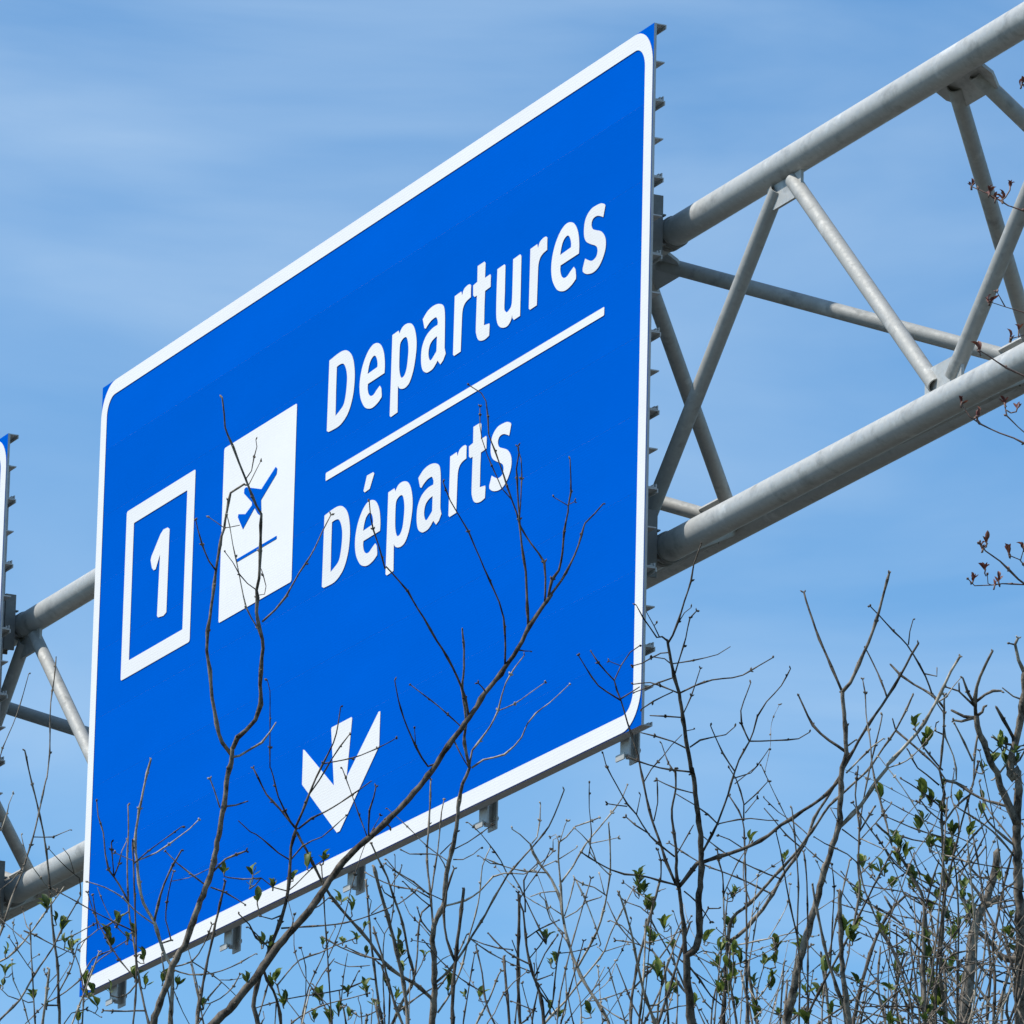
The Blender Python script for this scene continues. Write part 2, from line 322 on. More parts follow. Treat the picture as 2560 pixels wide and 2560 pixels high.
  (0,1,((-0.8736,12.8601,4.4197,2.05),(-0.8747,12.8033,4.6385,1.51),(-0.8644,12.7703,4.766,1.28),(-0.855,12.763,4.7942,1.22),(-0.8438,12.7562,4.8207,1.17),(-0.8319,12.7472,4.8555,1.11),(-0.8188,12.7344,4.9051,1.03))),
  (0,5,((-0.8747,12.8033,4.6385,1.71),(-0.8584,12.8071,4.6494,1.49),(-0.8511,12.8089,4.6762,1.28),(-0.8485,12.81,4.694,1.15),(-0.8425,12.8113,4.7119,1.03))),
  (0,3,((-0.8051,12.8239,4.4707,2.05),(-0.8151,12.8248,4.4757,1.93),(-0.7971,12.8305,4.4705,1.79),(-0.7768,12.8382,4.4611,1.64),(-0.7587,12.8446,4.4537,1.53),(-0.7317,12.8535,4.4448,1.37))),
  (0,2,((-0.796,12.856,4.4091,1.54),(-0.8074,12.8491,4.4212,1.37),(-0.8257,12.8357,4.4455,1.16),(-0.8395,12.8256,4.4637,1.02))),
  (0,1,((-0.808,12.8598,4.649,1.37),(-0.7748,12.8739,4.6531,1.17),(-0.7594,12.8792,4.6618,1.09),(-0.7463,12.8838,4.669,1.03))),
  (0,2,((-0.7216,12.8467,4.5455,1.54),(-0.724,12.8288,4.5715,1.35),(-0.733,12.8232,4.5769,1.29),(-0.7532,12.8092,4.5918,1.16),(-0.7757,12.7912,4.6125,1.02))),
  (0,10,((-0.733,12.8232,4.5769,1.37),(-0.7426,12.8122,4.6066,1.12),(-0.753,12.8077,4.6181,1.02))),
  (0,0,((-0.7592,12.9697,4.379,2.06),(-0.7853,12.9756,4.3798,1.94),(-0.7587,12.9782,4.3973,1.82),(-0.7257,12.9804,4.4265,1.68),(-0.7043,12.98,4.4643,1.56),(-0.6753,12.9835,4.4798,1.47),(-0.6464,12.9861,4.4998,1.38))),
  (1,-1,((-0.7906,12.7971,4.2953,1.69),(-0.8001,12.7914,4.3145,1.53),(-0.8098,12.7819,4.3466,1.34),(-0.8263,12.7725,4.3786,1.16),(-0.8293,12.763,4.4108,1.02))),
  (0,0,((-0.7603,12.9632,4.3986,2.06),(-0.7374,12.93,4.4384,1.69),(-0.726,12.903,4.4722,1.47),(-0.71,12.8919,4.4818,1.37))),
  (1,-1,((-0.7199,13.0193,4.3441,2.41),(-0.72,13.0166,4.4112,1.85),(-0.7285,13.0149,4.4574,1.56),(-0.741,13.0143,4.4851,1.38))),
  (0,15,((-0.72,13.0166,4.4112,1.73),(-0.7052,13.0071,4.4562,1.52),(-0.6717,13.0022,4.484,1.38))),
  (0,13,((-0.8044,12.7933,4.3079,1.36),(-0.7746,12.7994,4.342,1.21),(-0.7537,12.8036,4.3779,1.11),(-0.7329,12.8079,4.4162,1.02))),
  (0,0,((-0.7566,12.9839,4.3357,1.72),(-0.7365,12.9689,4.3655,1.38),(-0.7114,12.9626,4.3718,1.21),(-0.6858,12.9615,4.3582,1.03))),
  (0,0,((-0.7622,12.9525,4.4312,1.72),(-0.7768,12.9607,4.4163,1.33),(-0.7818,12.9595,4.4299,1.14),(-0.7866,12.959,4.4367,1.03))),
  (0,2,((-0.8193,12.8597,4.3632,1.7),(-0.8399,12.8598,4.3696,1.3),(-0.8538,12.8578,4.3827,1.02))),
  (0,8,((-0.8074,12.8491,4.4212,1.36),(-0.801,12.8469,4.4324,1.17),(-0.7899,12.8459,4.4394,1.02))),
 ]),
 'diagonal': (11.6, [
  (1,-1,((-0.4563,11.3623,3.9807,9.63),(-0.4254,11.3578,4.015,9.11),(-0.4022,11.3543,4.0413,8.81),(-0.3829,11.3513,4.0635,8.58),(-0.3651,11.3482,4.0857,8.38),(-0.3575,11.346,4.0997,8.26),(-0.3364,11.3416,4.1299,8.01),(-0.3093,11.3371,4.1622,7.73),(-0.2919,11.3343,4.1825,7.56),(-0.2689,11.3289,4.2186,7.29),(-0.2535,11.3256,4.2408,7.13),(-0.2361,11.3221,4.265,6.95),(-0.2088,11.3188,4.2916,6.73),(-0.1795,11.3156,4.3183,6.5),(-0.1464,11.3107,4.355,6.22),(-0.1172,11.306,4.3895,5.97),(-0.1044,11.3032,4.4081,5.85),(-0.0833,11.2976,4.4444,5.62),(-0.058,11.293,4.4769,5.4),(-0.0349,11.2871,4.5153,5.17),(-0.0115,11.2827,4.5458,4.97),(0.0137,11.2769,4.5844,4.73),(0.031,11.2714,4.6186,4.54),(0.0562,11.2656,4.6572,4.3),(0.062,11.264,4.6673,4.25))),
  (0,0,((0.062,11.264,4.6673,3.03),(0.0776,11.2683,4.6897,2.68),(0.0912,11.2724,4.7183,2.39),(0.1027,11.2764,4.749,2.12),(0.1102,11.2798,4.7795,1.88),(0.1121,11.2806,4.7854,1.83),(0.126,11.2842,4.8015,1.68),(0.1389,11.2876,4.8185,1.52))),
  (0,0,((0.0581,11.2649,4.6612,3.34),(0.0635,11.2565,4.6882,2.91),(0.0732,11.2522,4.7019,2.72),(0.0785,11.2439,4.7289,2.43),(0.0798,11.235,4.7577,2.15),(0.0851,11.226,4.7866,1.88),(0.0849,11.2232,4.7957,1.8),(0.0885,11.2173,4.815,1.62),(0.0879,11.2102,4.838,1.43),(0.0862,11.2022,4.8639,1.21))),
  (0,2,((0.0839,11.223,4.7966,1.21),(0.0747,11.2231,4.8017,1.06),(0.0625,11.2233,4.8087,0.91))),
  (0,3,((0.0839,11.223,4.7966,1.21),(0.0948,11.2169,4.8004,0.91))),
  (0,0,((0.0532,11.2658,4.6551,2.43),(0.0534,11.2622,4.6916,2.23),(0.0508,11.2598,4.7159,2.14),(0.0301,11.2583,4.7442,2.01),(0.0134,11.2565,4.7705,1.91),(0.0069,11.2546,4.7922,1.84),(-0.0081,11.2513,4.8307,1.71),(-0.0168,11.2489,4.8571,1.63),(-0.0276,11.2464,4.8855,1.54),(-0.0383,11.2442,4.9119,1.46),(-0.0399,11.2416,4.9385,1.39),(-0.0435,11.2392,4.963,1.32),(-0.0509,11.2383,4.9752,1.28),(-0.0704,11.239,4.9876,1.22))),
  (0,0,((0.0289,11.2714,4.6186,3.33),(0.026,11.2653,4.6606,2.93),(0.023,11.2595,4.7006,2.64),(0.0161,11.2537,4.7405,2.38),(0.0111,11.2481,4.7786,2.15),(0.011,11.247,4.786,2.1),(0.0067,11.2391,4.8402,1.79),(0.0053,11.2368,4.8562,1.71),(0.0088,11.2332,4.8805,1.57),(0.0065,11.2318,4.8905,1.52))),
  (0,6,((0.012,11.2471,4.784,1.52),(0.0137,11.2556,4.8451,1.33),(0.012,11.2601,4.8779,1.26),(0.0066,11.2629,4.8954,1.22))),
  (0,5,((0.0004,11.2529,4.8104,1.37),(-0.0161,11.2547,4.8294,1.27),(-0.0246,11.2553,4.8483,1.2),(-0.0395,11.2563,4.8818,1.1),(-0.0482,11.2568,4.907,1.04),(-0.0517,11.2569,4.928,0.99),(-0.0525,11.2569,4.9596,0.92))),
  (0,0,((-0.0048,11.2809,4.558,2.42),(-0.0058,11.2616,4.5964,2.17),(-0.0085,11.2478,4.6238,2.03),(-0.016,11.2366,4.6455,1.93),(-0.0308,11.2214,4.6742,1.79),(-0.0403,11.2119,4.6922,1.7),(-0.0539,11.1977,4.7191,1.58),(-0.0645,11.1864,4.7406,1.49),(-0.0769,11.1767,4.7583,1.41),(-0.0841,11.1711,4.7684,1.37),(-0.0935,11.1634,4.7826,1.3),(-0.1051,11.1502,4.8077,1.21))),
  (0,0,((-0.0581,11.2923,4.4809,3.03),(-0.0691,11.2765,4.5201,2.7),(-0.0922,11.259,4.5626,2.42),(-0.1088,11.249,4.5864,2.26),(-0.1295,11.2359,4.6177,2.08),(-0.1461,11.2259,4.6415,1.94),(-0.1544,11.2206,4.6544,1.87),(-0.179,11.2094,4.6798,1.71),(-0.1883,11.2054,4.6889,1.65),(-0.1893,11.2061,4.6849,1.63),(-0.2,11.1926,4.7182,1.48),(-0.2086,11.1837,4.7404,1.38),(-0.2129,11.1769,4.7571,1.3),(-0.2155,11.168,4.7795,1.21))),
  (0,0,((0.0137,11.2774,4.5824,2.12),(0.0238,11.2793,4.5815,1.39),(0.0328,11.2806,4.5817,0.91))),
  (0,0,((-0.0329,11.2869,4.5174,2.12),(-0.0391,11.2806,4.5239,1.56),(-0.0452,11.2755,4.5286,1.21))),
  (0,0,((-0.1784,11.3162,4.3164,2.42),(-0.1723,11.3174,4.3111,1.51))),
  (0,0,((-0.1064,11.3032,4.4081,2.42),(-0.1183,11.3007,4.4031,2.25),(-0.1369,11.2825,4.429,1.94),(-0.1557,11.258,4.4657,1.6),(-0.1643,11.242,4.4902,1.4),(-0.1708,11.225,4.5166,1.2))),
  (0,14,((-0.137,11.282,4.4309,1.06),(-0.1395,11.2662,4.4537,0.91))),
  (0,0,((-0.2048,11.3189,4.2928,2.11),(-0.2052,11.3051,4.311,1.91),(-0.2045,11.2906,4.3301,1.75),(-0.1979,11.2769,4.3475,1.61),(-0.1951,11.2663,4.3614,1.51))),
  (0,0,((-0.2069,11.3181,4.2956,1.36),(-0.2198,11.3175,4.328,1.18),(-0.2284,11.317,4.3504,1.09),(-0.2414,11.3162,4.3849,0.96),(-0.2479,11.3159,4.4012,0.91))),
  (0,0,((-0.0813,11.2974,4.4465,2.12),(-0.0729,11.296,4.4298,1.72),(-0.0666,11.2949,4.4173,1.49),(-0.0562,11.2931,4.4006,1.21))),
  (0,0,((-0.2919,11.3343,4.1825,1.81),(-0.276,11.3281,4.1896,1.47),(-0.2622,11.3207,4.2005,1.21))),
  (0,0,((-0.3364,11.3416,4.1299,1.51),(-0.317,11.3305,4.1564,1.08),(-0.3134,11.3238,4.1734,0.9))),
 ]),
 'slender': (12.4, [
  (1,-1,((-0.1102,12.3187,4.2101,8.49),(-0.1084,12.2936,4.2688,7.5),(-0.1094,12.2763,4.3091,6.98),(-0.1127,12.2547,4.3594,6.39),(-0.1057,12.2441,4.3837,6.11),(-0.0965,12.236,4.402,5.9),(-0.0922,12.2152,4.4504,5.39),(-0.0845,12.1995,4.4867,5.02),(-0.077,12.1803,4.531,4.58),(-0.0755,12.1674,4.5612,4.3),(-0.0697,12.1561,4.5873,4.04),(-0.0595,12.1454,4.6115,3.8),(-0.064,12.1383,4.6278,3.65),(-0.0691,12.1254,4.6578,3.38),(-0.0663,12.1167,4.6778,3.2),(-0.0691,12.1064,4.7017,2.98),(-0.0741,12.0935,4.7316,2.72),(-0.0724,12.0849,4.7516,2.54),(-0.0722,12.0694,4.7875,2.23),(-0.0763,12.0548,4.8213,1.94))),
  (0,0,((-0.0593,12.1453,4.612,2.6),(-0.0557,12.1363,4.6387,2.33),(-0.0442,12.1313,4.6532,2.2),(-0.0275,12.1235,4.676,2.01),(-0.0152,12.1151,4.7008,1.84),(-0.0094,12.1068,4.7255,1.69),(-0.0034,12.1006,4.744,1.58),(0.0111,12.0921,4.7689,1.42),(0.0257,12.0857,4.7875,1.3))),
  (0,1,((-0.0561,12.1452,4.612,2.6),(-0.037,12.1426,4.6251,2.33),(-0.0028,12.1415,4.6346,2.03),(0.0245,12.1354,4.6626,1.73),(0.0326,12.1305,4.6837,1.58),(0.0462,12.1266,4.7008,1.43),(0.0684,12.123,4.7182,1.25),(0.1,12.1165,4.7484,0.98))),
  (0,0,((-0.1117,12.2535,4.3614,2.93),(-0.116,12.256,4.4039,2.7),(-0.1202,12.2583,4.442,2.55),(-0.1256,12.2607,4.4824,2.41),(-0.1246,12.2632,4.5275,2.25),(-0.1233,12.2651,4.5615,2.15),(-0.1227,12.2683,4.6204,1.97))),
  (0,3,((-0.1176,12.2575,4.4242,2.28),(-0.1123,12.2578,4.4709,1.92),(-0.1086,12.2579,4.4955,1.77),(-0.1061,12.2581,4.5268,1.6),(-0.1038,12.2582,4.5647,1.41),(-0.1,12.2583,4.5849,1.31))),
  (0,3,((-0.1197,12.2574,4.4196,1.96),(-0.1417,12.2619,4.4335,1.76),(-0.17,12.2699,4.4391,1.6),(-0.1963,12.2763,4.4488,1.46),(-0.225,12.2824,4.4651,1.31))),
  (0,3,((-0.1198,12.2575,4.4241,1.96),(-0.1462,12.2453,4.4428,1.66),(-0.1746,12.2345,4.4573,1.45),(-0.1911,12.2244,4.4745,1.3))),
  (0,0,((-0.0923,12.2135,4.4544,1.63),(-0.1059,12.2044,4.4785,1.5),(-0.1339,12.2019,4.4795,1.4),(-0.1533,12.2006,4.4787,1.34),(-0.1664,12.1979,4.4844,1.3))),
  (0,7,((-0.1038,12.2038,4.4806,1.63),(-0.0848,12.195,4.4989,1.31),(-0.0766,12.1879,4.5151,1.14))),
  (0,0,((-0.0802,12.1983,4.4888,1.63),(-0.059,12.2033,4.5015,1.36),(-0.0378,12.2078,4.5186,1.14),(-0.0209,12.2113,4.5332,0.98))),
  (0,0,((-0.082,12.2056,4.4727,1.63),(-0.0669,12.2115,4.4745,1.38),(-0.0499,12.2167,4.485,1.16),(-0.0373,12.2204,4.4972,0.98))),
  (0,0,((-0.0975,12.2363,4.4009,2.61),(-0.061,12.2219,4.4085,2.22),(-0.0377,12.2091,4.4215,2.0),(-0.0167,12.1928,4.4425,1.78),(0.0004,12.1857,4.4468,1.66),(0.0138,12.1816,4.4462,1.57),(0.0331,12.1758,4.4442,1.45),(0.048,12.169,4.4496,1.35),(0.0543,12.1644,4.4553,1.3))),
  (0,0,((-0.1127,12.2558,4.3575,1.96),(-0.1314,12.242,4.376,1.55),(-0.1383,12.2299,4.3952,1.3))),
  (0,3,((-0.1151,12.257,4.4108,2.28),(-0.132,12.2559,4.3946,2.2),(-0.1365,12.2572,4.3594,2.11),(-0.1375,12.2589,4.3156,2.02),(-0.1421,12.2601,4.2827,1.95))),
  (0,0,((-0.1055,12.2868,4.285,3.26),(-0.0802,12.2711,4.3087,3.01),(-0.0614,12.2554,4.3343,2.83),(-0.0489,12.2436,4.3541,2.71),(-0.0344,12.2305,4.3757,2.59),(-0.0137,12.2095,4.4112,2.4),(0.007,12.1895,4.4446,2.23),(0.045,12.1631,4.4856,2.01),(0.0721,12.1432,4.5169,1.84),(0.0862,12.1251,4.5481,1.71),(0.0953,12.1121,4.5706,1.62))),
  (0,0,((-0.1023,12.3064,4.2386,2.61),(-0.0794,12.2956,4.2743,2.32),(-0.0631,12.2831,4.3161,2.09),(-0.0553,12.2719,4.3536,1.92),(-0.0434,12.2595,4.3954,1.73),(-0.0377,12.2495,4.4287,1.59),(-0.0344,12.2372,4.4702,1.43),(-0.0222,12.2284,4.4995,1.3))),
  (0,14,((-0.051,12.2457,4.3501,1.63),(-0.0292,12.2498,4.3427,1.49),(-0.0053,12.2533,4.3374,1.39),(0.0167,12.2555,4.3362,1.3))),
  (0,16,((-0.051,12.2457,4.3501,1.63),(-0.0203,12.2438,4.3283,1.45),(0.0172,12.2402,4.3086,1.3))),
  (0,0,((-0.1114,12.297,4.2606,4.24),(-0.1421,12.2729,4.2811,4.01),(-0.166,12.2578,4.2904,3.89),(-0.1943,12.2357,4.3091,3.74),(-0.2141,12.2121,4.3342,3.6),(-0.2294,12.1976,4.3482,3.52),(-0.2533,12.1756,4.369,3.4),(-0.2794,12.1491,4.3953,3.26),(-0.2925,12.1325,4.4131,3.18),(-0.3078,12.1099,4.4382,3.07),(-0.3187,12.0937,4.456,3.0),(-0.3339,12.0726,4.4791,2.9))),
  (0,0,((-0.1094,12.2763,4.3091,1.63),(-0.0956,12.2713,4.3216,1.21),(-0.0828,12.2684,4.3279,0.98))),
  (0,0,((-0.1101,12.2626,4.3414,1.3),(-0.1242,12.2598,4.3449,1.15),(-0.1459,12.2563,4.348,0.98))),
  (0,14,((0.007,12.1895,4.4446,1.62),(-0.0044,12.1846,4.4674,1.42),(-0.0376,12.1762,4.5088,1.12),(-0.0596,12.1727,4.5274,0.97))),
  (0,21,((-0.0021,12.1859,4.4612,1.62),(-0.0215,12.1931,4.4646,1.28),(-0.0412,12.1989,4.4787,0.98))),
  (1,-1,((-0.0408,12.2402,4.1951,2.59),(-0.0184,12.2268,4.2454,2.01),(-0.0043,12.2161,4.2852,1.68),(-0.0002,12.2144,4.2915,1.62))),
  (1,-1,((-0.06,12.2089,4.188,1.94),(-0.0529,12.2016,4.2501,1.58),(-0.0437,12.194,4.3145,1.3))),
  (1,-1,((-0.0252,11.9655,4.1372,1.59),(-0.0091,11.9695,4.1685,1.47),(0.0049,11.9733,4.2019,1.38),(0.0197,11.9767,4.2202,1.33),(0.0403,11.9815,4.239,1.27))),
 ]),
 'crossing': (11.9, [
  (1,-1,((-0.3765,11.7907,4.0918,5.62),(-0.3858,11.7847,4.1304,5.16),(-0.3825,11.7801,4.1591,4.9),(-0.371,11.7747,4.1941,4.61),(-0.3576,11.7686,4.2334,4.3),(-0.3442,11.7622,4.2747,3.99),(-0.3369,11.7567,4.3097,3.75),(-0.3348,11.7507,4.3467,3.51),(-0.3335,11.7457,4.3775,3.32),(-0.327,11.7412,4.4064,3.13))),
  (0,0,((-0.3271,11.7409,4.4074,2.82),(-0.353,11.7429,4.4383,2.3),(-0.3745,11.7447,4.4617,1.99),(-0.3878,11.7451,4.4872,1.73),(-0.3967,11.7454,4.5042,1.57))),
  (0,1,((-0.3271,11.7406,4.4084,3.13),(-0.3172,11.7312,4.432,2.76),(-0.3074,11.7211,4.4576,2.46),(-0.2976,11.7117,4.4811,2.21),(-0.2865,11.7029,4.5031,1.99),(-0.2706,11.6903,4.5346,1.69),(-0.264,11.6796,4.5619,1.46),(-0.2604,11.6697,4.5873,1.25))),
  (0,2,((-0.3074,11.7211,4.4576,1.88),(-0.2913,11.7123,4.4793,1.67),(-0.2722,11.6996,4.5112,1.47),(-0.2602,11.6925,4.5289,1.36),(-0.246,11.6852,4.5467,1.25))),
  (0,1,((-0.3303,11.7411,4.4106,1.88),(-0.344,11.7258,4.4301,1.72),(-0.3547,11.7111,4.4497,1.6),(-0.3634,11.6904,4.4785,1.46),(-0.3677,11.6825,4.4893,1.41),(-0.3686,11.6821,4.4896,1.41),(-0.3692,11.6528,4.5313,1.23),(-0.3697,11.6273,4.5674,1.09),(-0.3701,11.6083,4.5944,0.99),(-0.3744,11.5979,4.6087,0.93))),
  (0,0,((-0.3229,11.7411,4.4065,2.19),(-0.3026,11.7396,4.4237,1.94),(-0.2822,11.7393,4.4348,1.78),(-0.2577,11.7385,4.4502,1.59),(-0.2414,11.7376,4.4621,1.47),(-0.225,11.7367,4.4741,1.35),(-0.2108,11.7359,4.4849,1.25))),
  (0,0,((-0.3361,11.7486,4.359,1.88),(-0.3527,11.7385,4.3668,1.71),(-0.3673,11.728,4.3768,1.58),(-0.3881,11.7135,4.3898,1.43),(-0.3968,11.7088,4.3927,1.38),(-0.4154,11.6949,4.406,1.25))),
  (0,0,((-0.333,11.7486,4.359,1.88),(-0.3156,11.7327,4.377,1.57),(-0.3011,11.724,4.3838,1.43),(-0.2845,11.7156,4.3886,1.29),(-0.2702,11.705,4.3991,1.15),(-0.2477,11.6876,4.4168,0.94))),
  (0,0,((-0.3457,11.7657,4.2521,2.19),(-0.3124,11.7565,4.253,1.94),(-0.2604,11.7419,4.2551,1.66),(-0.219,11.7284,4.2626,1.46),(-0.1738,11.7109,4.2777,1.25))),
  (0,0,((-0.3249,11.7418,4.4024,1.88),(-0.3094,11.7401,4.3725,1.5),(-0.2962,11.7387,4.347,1.25))),
  (1,-1,((-0.3358,11.6007,4.0524,3.69),(-0.3404,11.5747,4.0862,3.13),(-0.3488,11.5579,4.1073,2.85),(-0.3591,11.5459,4.121,2.65),(-0.3654,11.532,4.1386,2.45))),
  (0,0,((-0.3576,11.7686,4.2334,2.19),(-0.3717,11.7635,4.2256,2.02),(-0.3842,11.7538,4.2337,1.88),(-0.3951,11.738,4.251,1.71),(-0.4117,11.7235,4.2643,1.56))),
  (0,0,((-0.3635,11.7703,4.2209,1.88),(-0.3844,11.7549,4.2403,1.43),(-0.3969,11.7472,4.2488,1.25))),
  (0,0,((-0.3369,11.7567,4.3097,1.57),(-0.3245,11.7481,4.3187,1.38),(-0.2999,11.729,4.3404,1.1),(-0.2814,11.7168,4.3528,0.94))),
  (0,0,((-0.3369,11.7567,4.3097,1.57),(-0.3597,11.7523,4.3146,1.39),(-0.3787,11.7457,4.3275,1.25))),
  (0,0,((-0.3442,11.7628,4.2727,2.19),(-0.3604,11.7573,4.2647,1.64),(-0.3768,11.7492,4.2667,1.25))),
 ]),
 'thicket': (13.0, [
  (1,-1,((-0.1993,12.9088,4.3331,3.76),(-0.2072,12.9015,4.3753,3.35),(-0.2154,12.8921,4.4287,2.98),(-0.2235,12.8831,4.4798,2.66),(-0.2293,12.8741,4.5311,2.36),(-0.2353,12.8643,4.5869,2.06))),
  (0,0,((-0.1903,12.9088,4.3333,4.1),(-0.1686,12.8783,4.3782,3.63),(-0.149,12.8531,4.4148,3.33),(-0.1589,12.828,4.4529,3.07),(-0.1689,12.799,4.4969,2.79),(-0.1855,12.7722,4.5366,2.53),(-0.1974,12.7509,4.5683,2.34),(-0.2137,12.7316,4.5957,2.17),(-0.2254,12.7166,4.6173,2.04))),
  (0,0,((-0.1959,12.9088,4.3332,2.05),(-0.2011,12.8657,4.414,1.67),(-0.2022,12.838,4.4656,1.48),(-0.2004,12.827,4.4863,1.41),(-0.1895,12.8174,4.5029,1.35),(-0.1858,12.7985,4.538,1.23),(-0.1846,12.772,4.5875,1.08),(-0.1851,12.761,4.608,1.02))),
  (0,2,((-0.2016,12.827,4.4863,1.19),(-0.2168,12.8164,4.509,1.02))),
  (0,1,((-0.183,12.7793,4.5267,1.7),(-0.1763,12.778,4.528,1.63),(-0.1519,12.769,4.5459,1.42),(-0.1453,12.7656,4.5534,1.36))),
  (0,0,((-0.2129,12.8937,4.4198,2.05),(-0.2242,12.8894,4.4209,1.99),(-0.2598,12.881,4.402,1.83),(-0.3045,12.8686,4.389,1.68),(-0.3603,12.8525,4.3749,1.52),(-0.4158,12.8379,4.3543,1.36))),
  (0,5,((-0.3722,12.8494,4.3705,2.04),(-0.3813,12.8507,4.3971,1.97),(-0.3726,12.8519,4.4091,1.94),(-0.3444,12.8563,4.4431,1.87),(-0.311,12.8636,4.4583,1.81),(-0.2843,12.8691,4.4729,1.76),(-0.2531,12.876,4.4868,1.71))),
  (1,-1,((-0.3411,12.961,4.3408,2.4),(-0.3334,12.9423,4.3997,1.84),(-0.3249,12.934,4.426,1.64),(-0.3076,12.9221,4.4633,1.37),(-0.2948,12.9116,4.4961,1.15),(-0.2861,12.906,4.5137,1.03))),
  (0,5,((-0.3203,12.8637,4.3899,1.71),(-0.3051,12.8551,4.4184,1.51),(-0.2854,12.8471,4.4448,1.36))),
  (0,5,((-0.2761,12.8764,4.3973,1.71),(-0.2725,12.8743,4.3725,1.51),(-0.2687,12.8455,4.4125,1.24),(-0.2625,12.8195,4.4485,1.02))),
  (0,8,((-0.2853,12.8484,4.4405,1.36),(-0.2601,12.8415,4.4303,1.19),(-0.2238,12.8281,4.4306,1.02))),
  (1,-1,((-0.3537,12.6804,4.281,2.02),(-0.3496,12.6728,4.2954,1.9),(-0.3032,12.654,4.3197,1.66),(-0.2544,12.6394,4.3313,1.46),(-0.2212,12.6296,4.3391,1.34))),
  (0,0,((-0.2093,12.9029,4.3686,1.71),(-0.2138,12.905,4.3667,1.67),(-0.2409,12.9158,4.3591,1.51),(-0.2643,12.9192,4.3801,1.37))),
  (0,7,((-0.3345,12.9423,4.3997,1.37),(-0.3353,12.914,4.4446,1.14),(-0.3438,12.8958,4.4728,1.03))),
  (0,9,((-0.2682,12.8633,4.3887,1.71),(-0.2592,12.8578,4.3924,1.5),(-0.2439,12.8344,4.4199,1.02))),
  (0,1,((-0.1795,12.8916,4.36,2.73),(-0.1464,12.9011,4.3906,2.19),(-0.1241,12.9076,4.4064,1.94),(-0.1019,12.9141,4.4223,1.71))),
  (0,1,((-0.149,12.8531,4.4148,1.71),(-0.136,12.8469,4.4391,1.46),(-0.1318,12.8435,4.4524,1.36))),
  (0,2,((-0.2016,12.8548,4.4347,2.05),(-0.2176,12.8448,4.446,1.8),(-0.2425,12.8343,4.4523,1.56),(-0.2652,12.8236,4.4609,1.36))),
  (0,1,((-0.1903,12.9088,4.3333,2.39),(-0.1896,12.8933,4.3971,1.97),(-0.1994,12.8859,4.4277,1.8),(-0.2066,12.8818,4.4452,1.71))),
  (0,0,((-0.2248,12.8741,4.5312,1.71),(-0.2046,12.8578,4.5466,1.03))),
  (0,0,((-0.2292,12.8749,4.5266,1.71),(-0.2253,12.8681,4.5531,1.13),(-0.23,12.8671,4.5574,1.03))),
  (1,-1,((-0.2909,12.9544,4.3406,2.06),(-0.2965,12.9558,4.3733,1.75),(-0.3135,12.9585,4.4083,1.49),(-0.3231,12.96,4.4247,1.38))),
  (1,-1,((-0.2342,12.8322,4.3161,1.7),(-0.2373,12.8116,4.3552,1.16),(-0.242,12.8049,4.3675,1.02))),
  (0,1,((-0.1877,12.7722,4.5366,2.04),(-0.2014,12.768,4.5445,1.58),(-0.2061,12.7644,4.5528,1.36))),
 ]),
 'pale': (12.9, [
  (1,-1,((0.1826,12.5032,4.2562,4.31),(0.1596,12.5029,4.3072,3.93),(0.1415,12.5035,4.3338,3.76),(0.1232,12.5035,4.3694,3.57),(0.1092,12.5029,4.4094,3.38),(0.1018,12.502,4.4429,3.23),(0.0921,12.5009,4.4876,3.04),(0.0805,12.5007,4.5122,2.93),(0.0624,12.5016,4.5346,2.82),(0.0487,12.5018,4.557,2.72),(0.0439,12.5016,4.5704,2.67))),
  (0,0,((0.1031,12.5018,4.4361,2.99),(0.0993,12.4965,4.4574,2.72),(0.0961,12.4868,4.4957,2.38),(0.0906,12.475,4.5426,2.02),(0.0911,12.4685,4.5682,1.84),(0.103,12.4665,4.5771,1.74),(0.118,12.4622,4.5945,1.59),(0.1443,12.4605,4.6038,1.41),(0.1563,12.4593,4.6095,1.33))),
  (0,1,((0.097,12.4846,4.5043,2.66),(0.1152,12.4853,4.532,2.35),(0.1365,12.4856,4.5711,2.04),(0.1581,12.4867,4.5991,1.82),(0.1775,12.4877,4.6248,1.64),(0.1947,12.4883,4.6504,1.47),(0.2031,12.488,4.6733,1.34))),
  (0,1,((0.0922,12.4685,4.5683,1.33),(0.1003,12.4561,4.5949,1.05),(0.1034,12.4532,4.6011,1.0))),
  (0,0,((0.0439,12.5013,4.5715,1.67),(0.0258,12.491,4.5856,1.44),(0.0124,12.4848,4.5929,1.33))),
  (0,4,((0.0461,12.501,4.5726,1.67),(0.0547,12.5018,4.5843,1.58),(0.0585,12.5019,4.6117,1.45),(0.059,12.5019,4.6425,1.34))),
  (0,0,((0.0601,12.5014,4.539,1.5),(0.0818,12.5086,4.5616,1.21),(0.0814,12.5116,4.5828,1.07),(0.0901,12.5146,4.5883,1.0))),
  (0,1,((0.0907,12.4755,4.5404,1.5),(0.1212,12.4813,4.5629,1.0))),
  (0,0,((0.0646,12.5009,4.5333,1.67),(0.0865,12.5046,4.5449,1.33))),
  (0,0,((0.104,12.5018,4.4474,1.66),(0.1236,12.5051,4.4599,1.53),(0.1387,12.5069,4.4765,1.43),(0.1629,12.5118,4.4862,1.33))),
  (0,1,((0.1028,12.4986,4.4489,1.66),(0.112,12.497,4.4804,1.48),(0.119,12.4951,4.514,1.33))),
  (0,10,((0.1202,12.4957,4.5119,2.0),(0.1386,12.4958,4.474,1.7),(0.1549,12.4963,4.4316,1.47),(0.1643,12.4968,4.4026,1.33))),
  (0,0,((0.0995,12.5016,4.4518,1.66),(0.0793,12.4985,4.4641,1.33))),
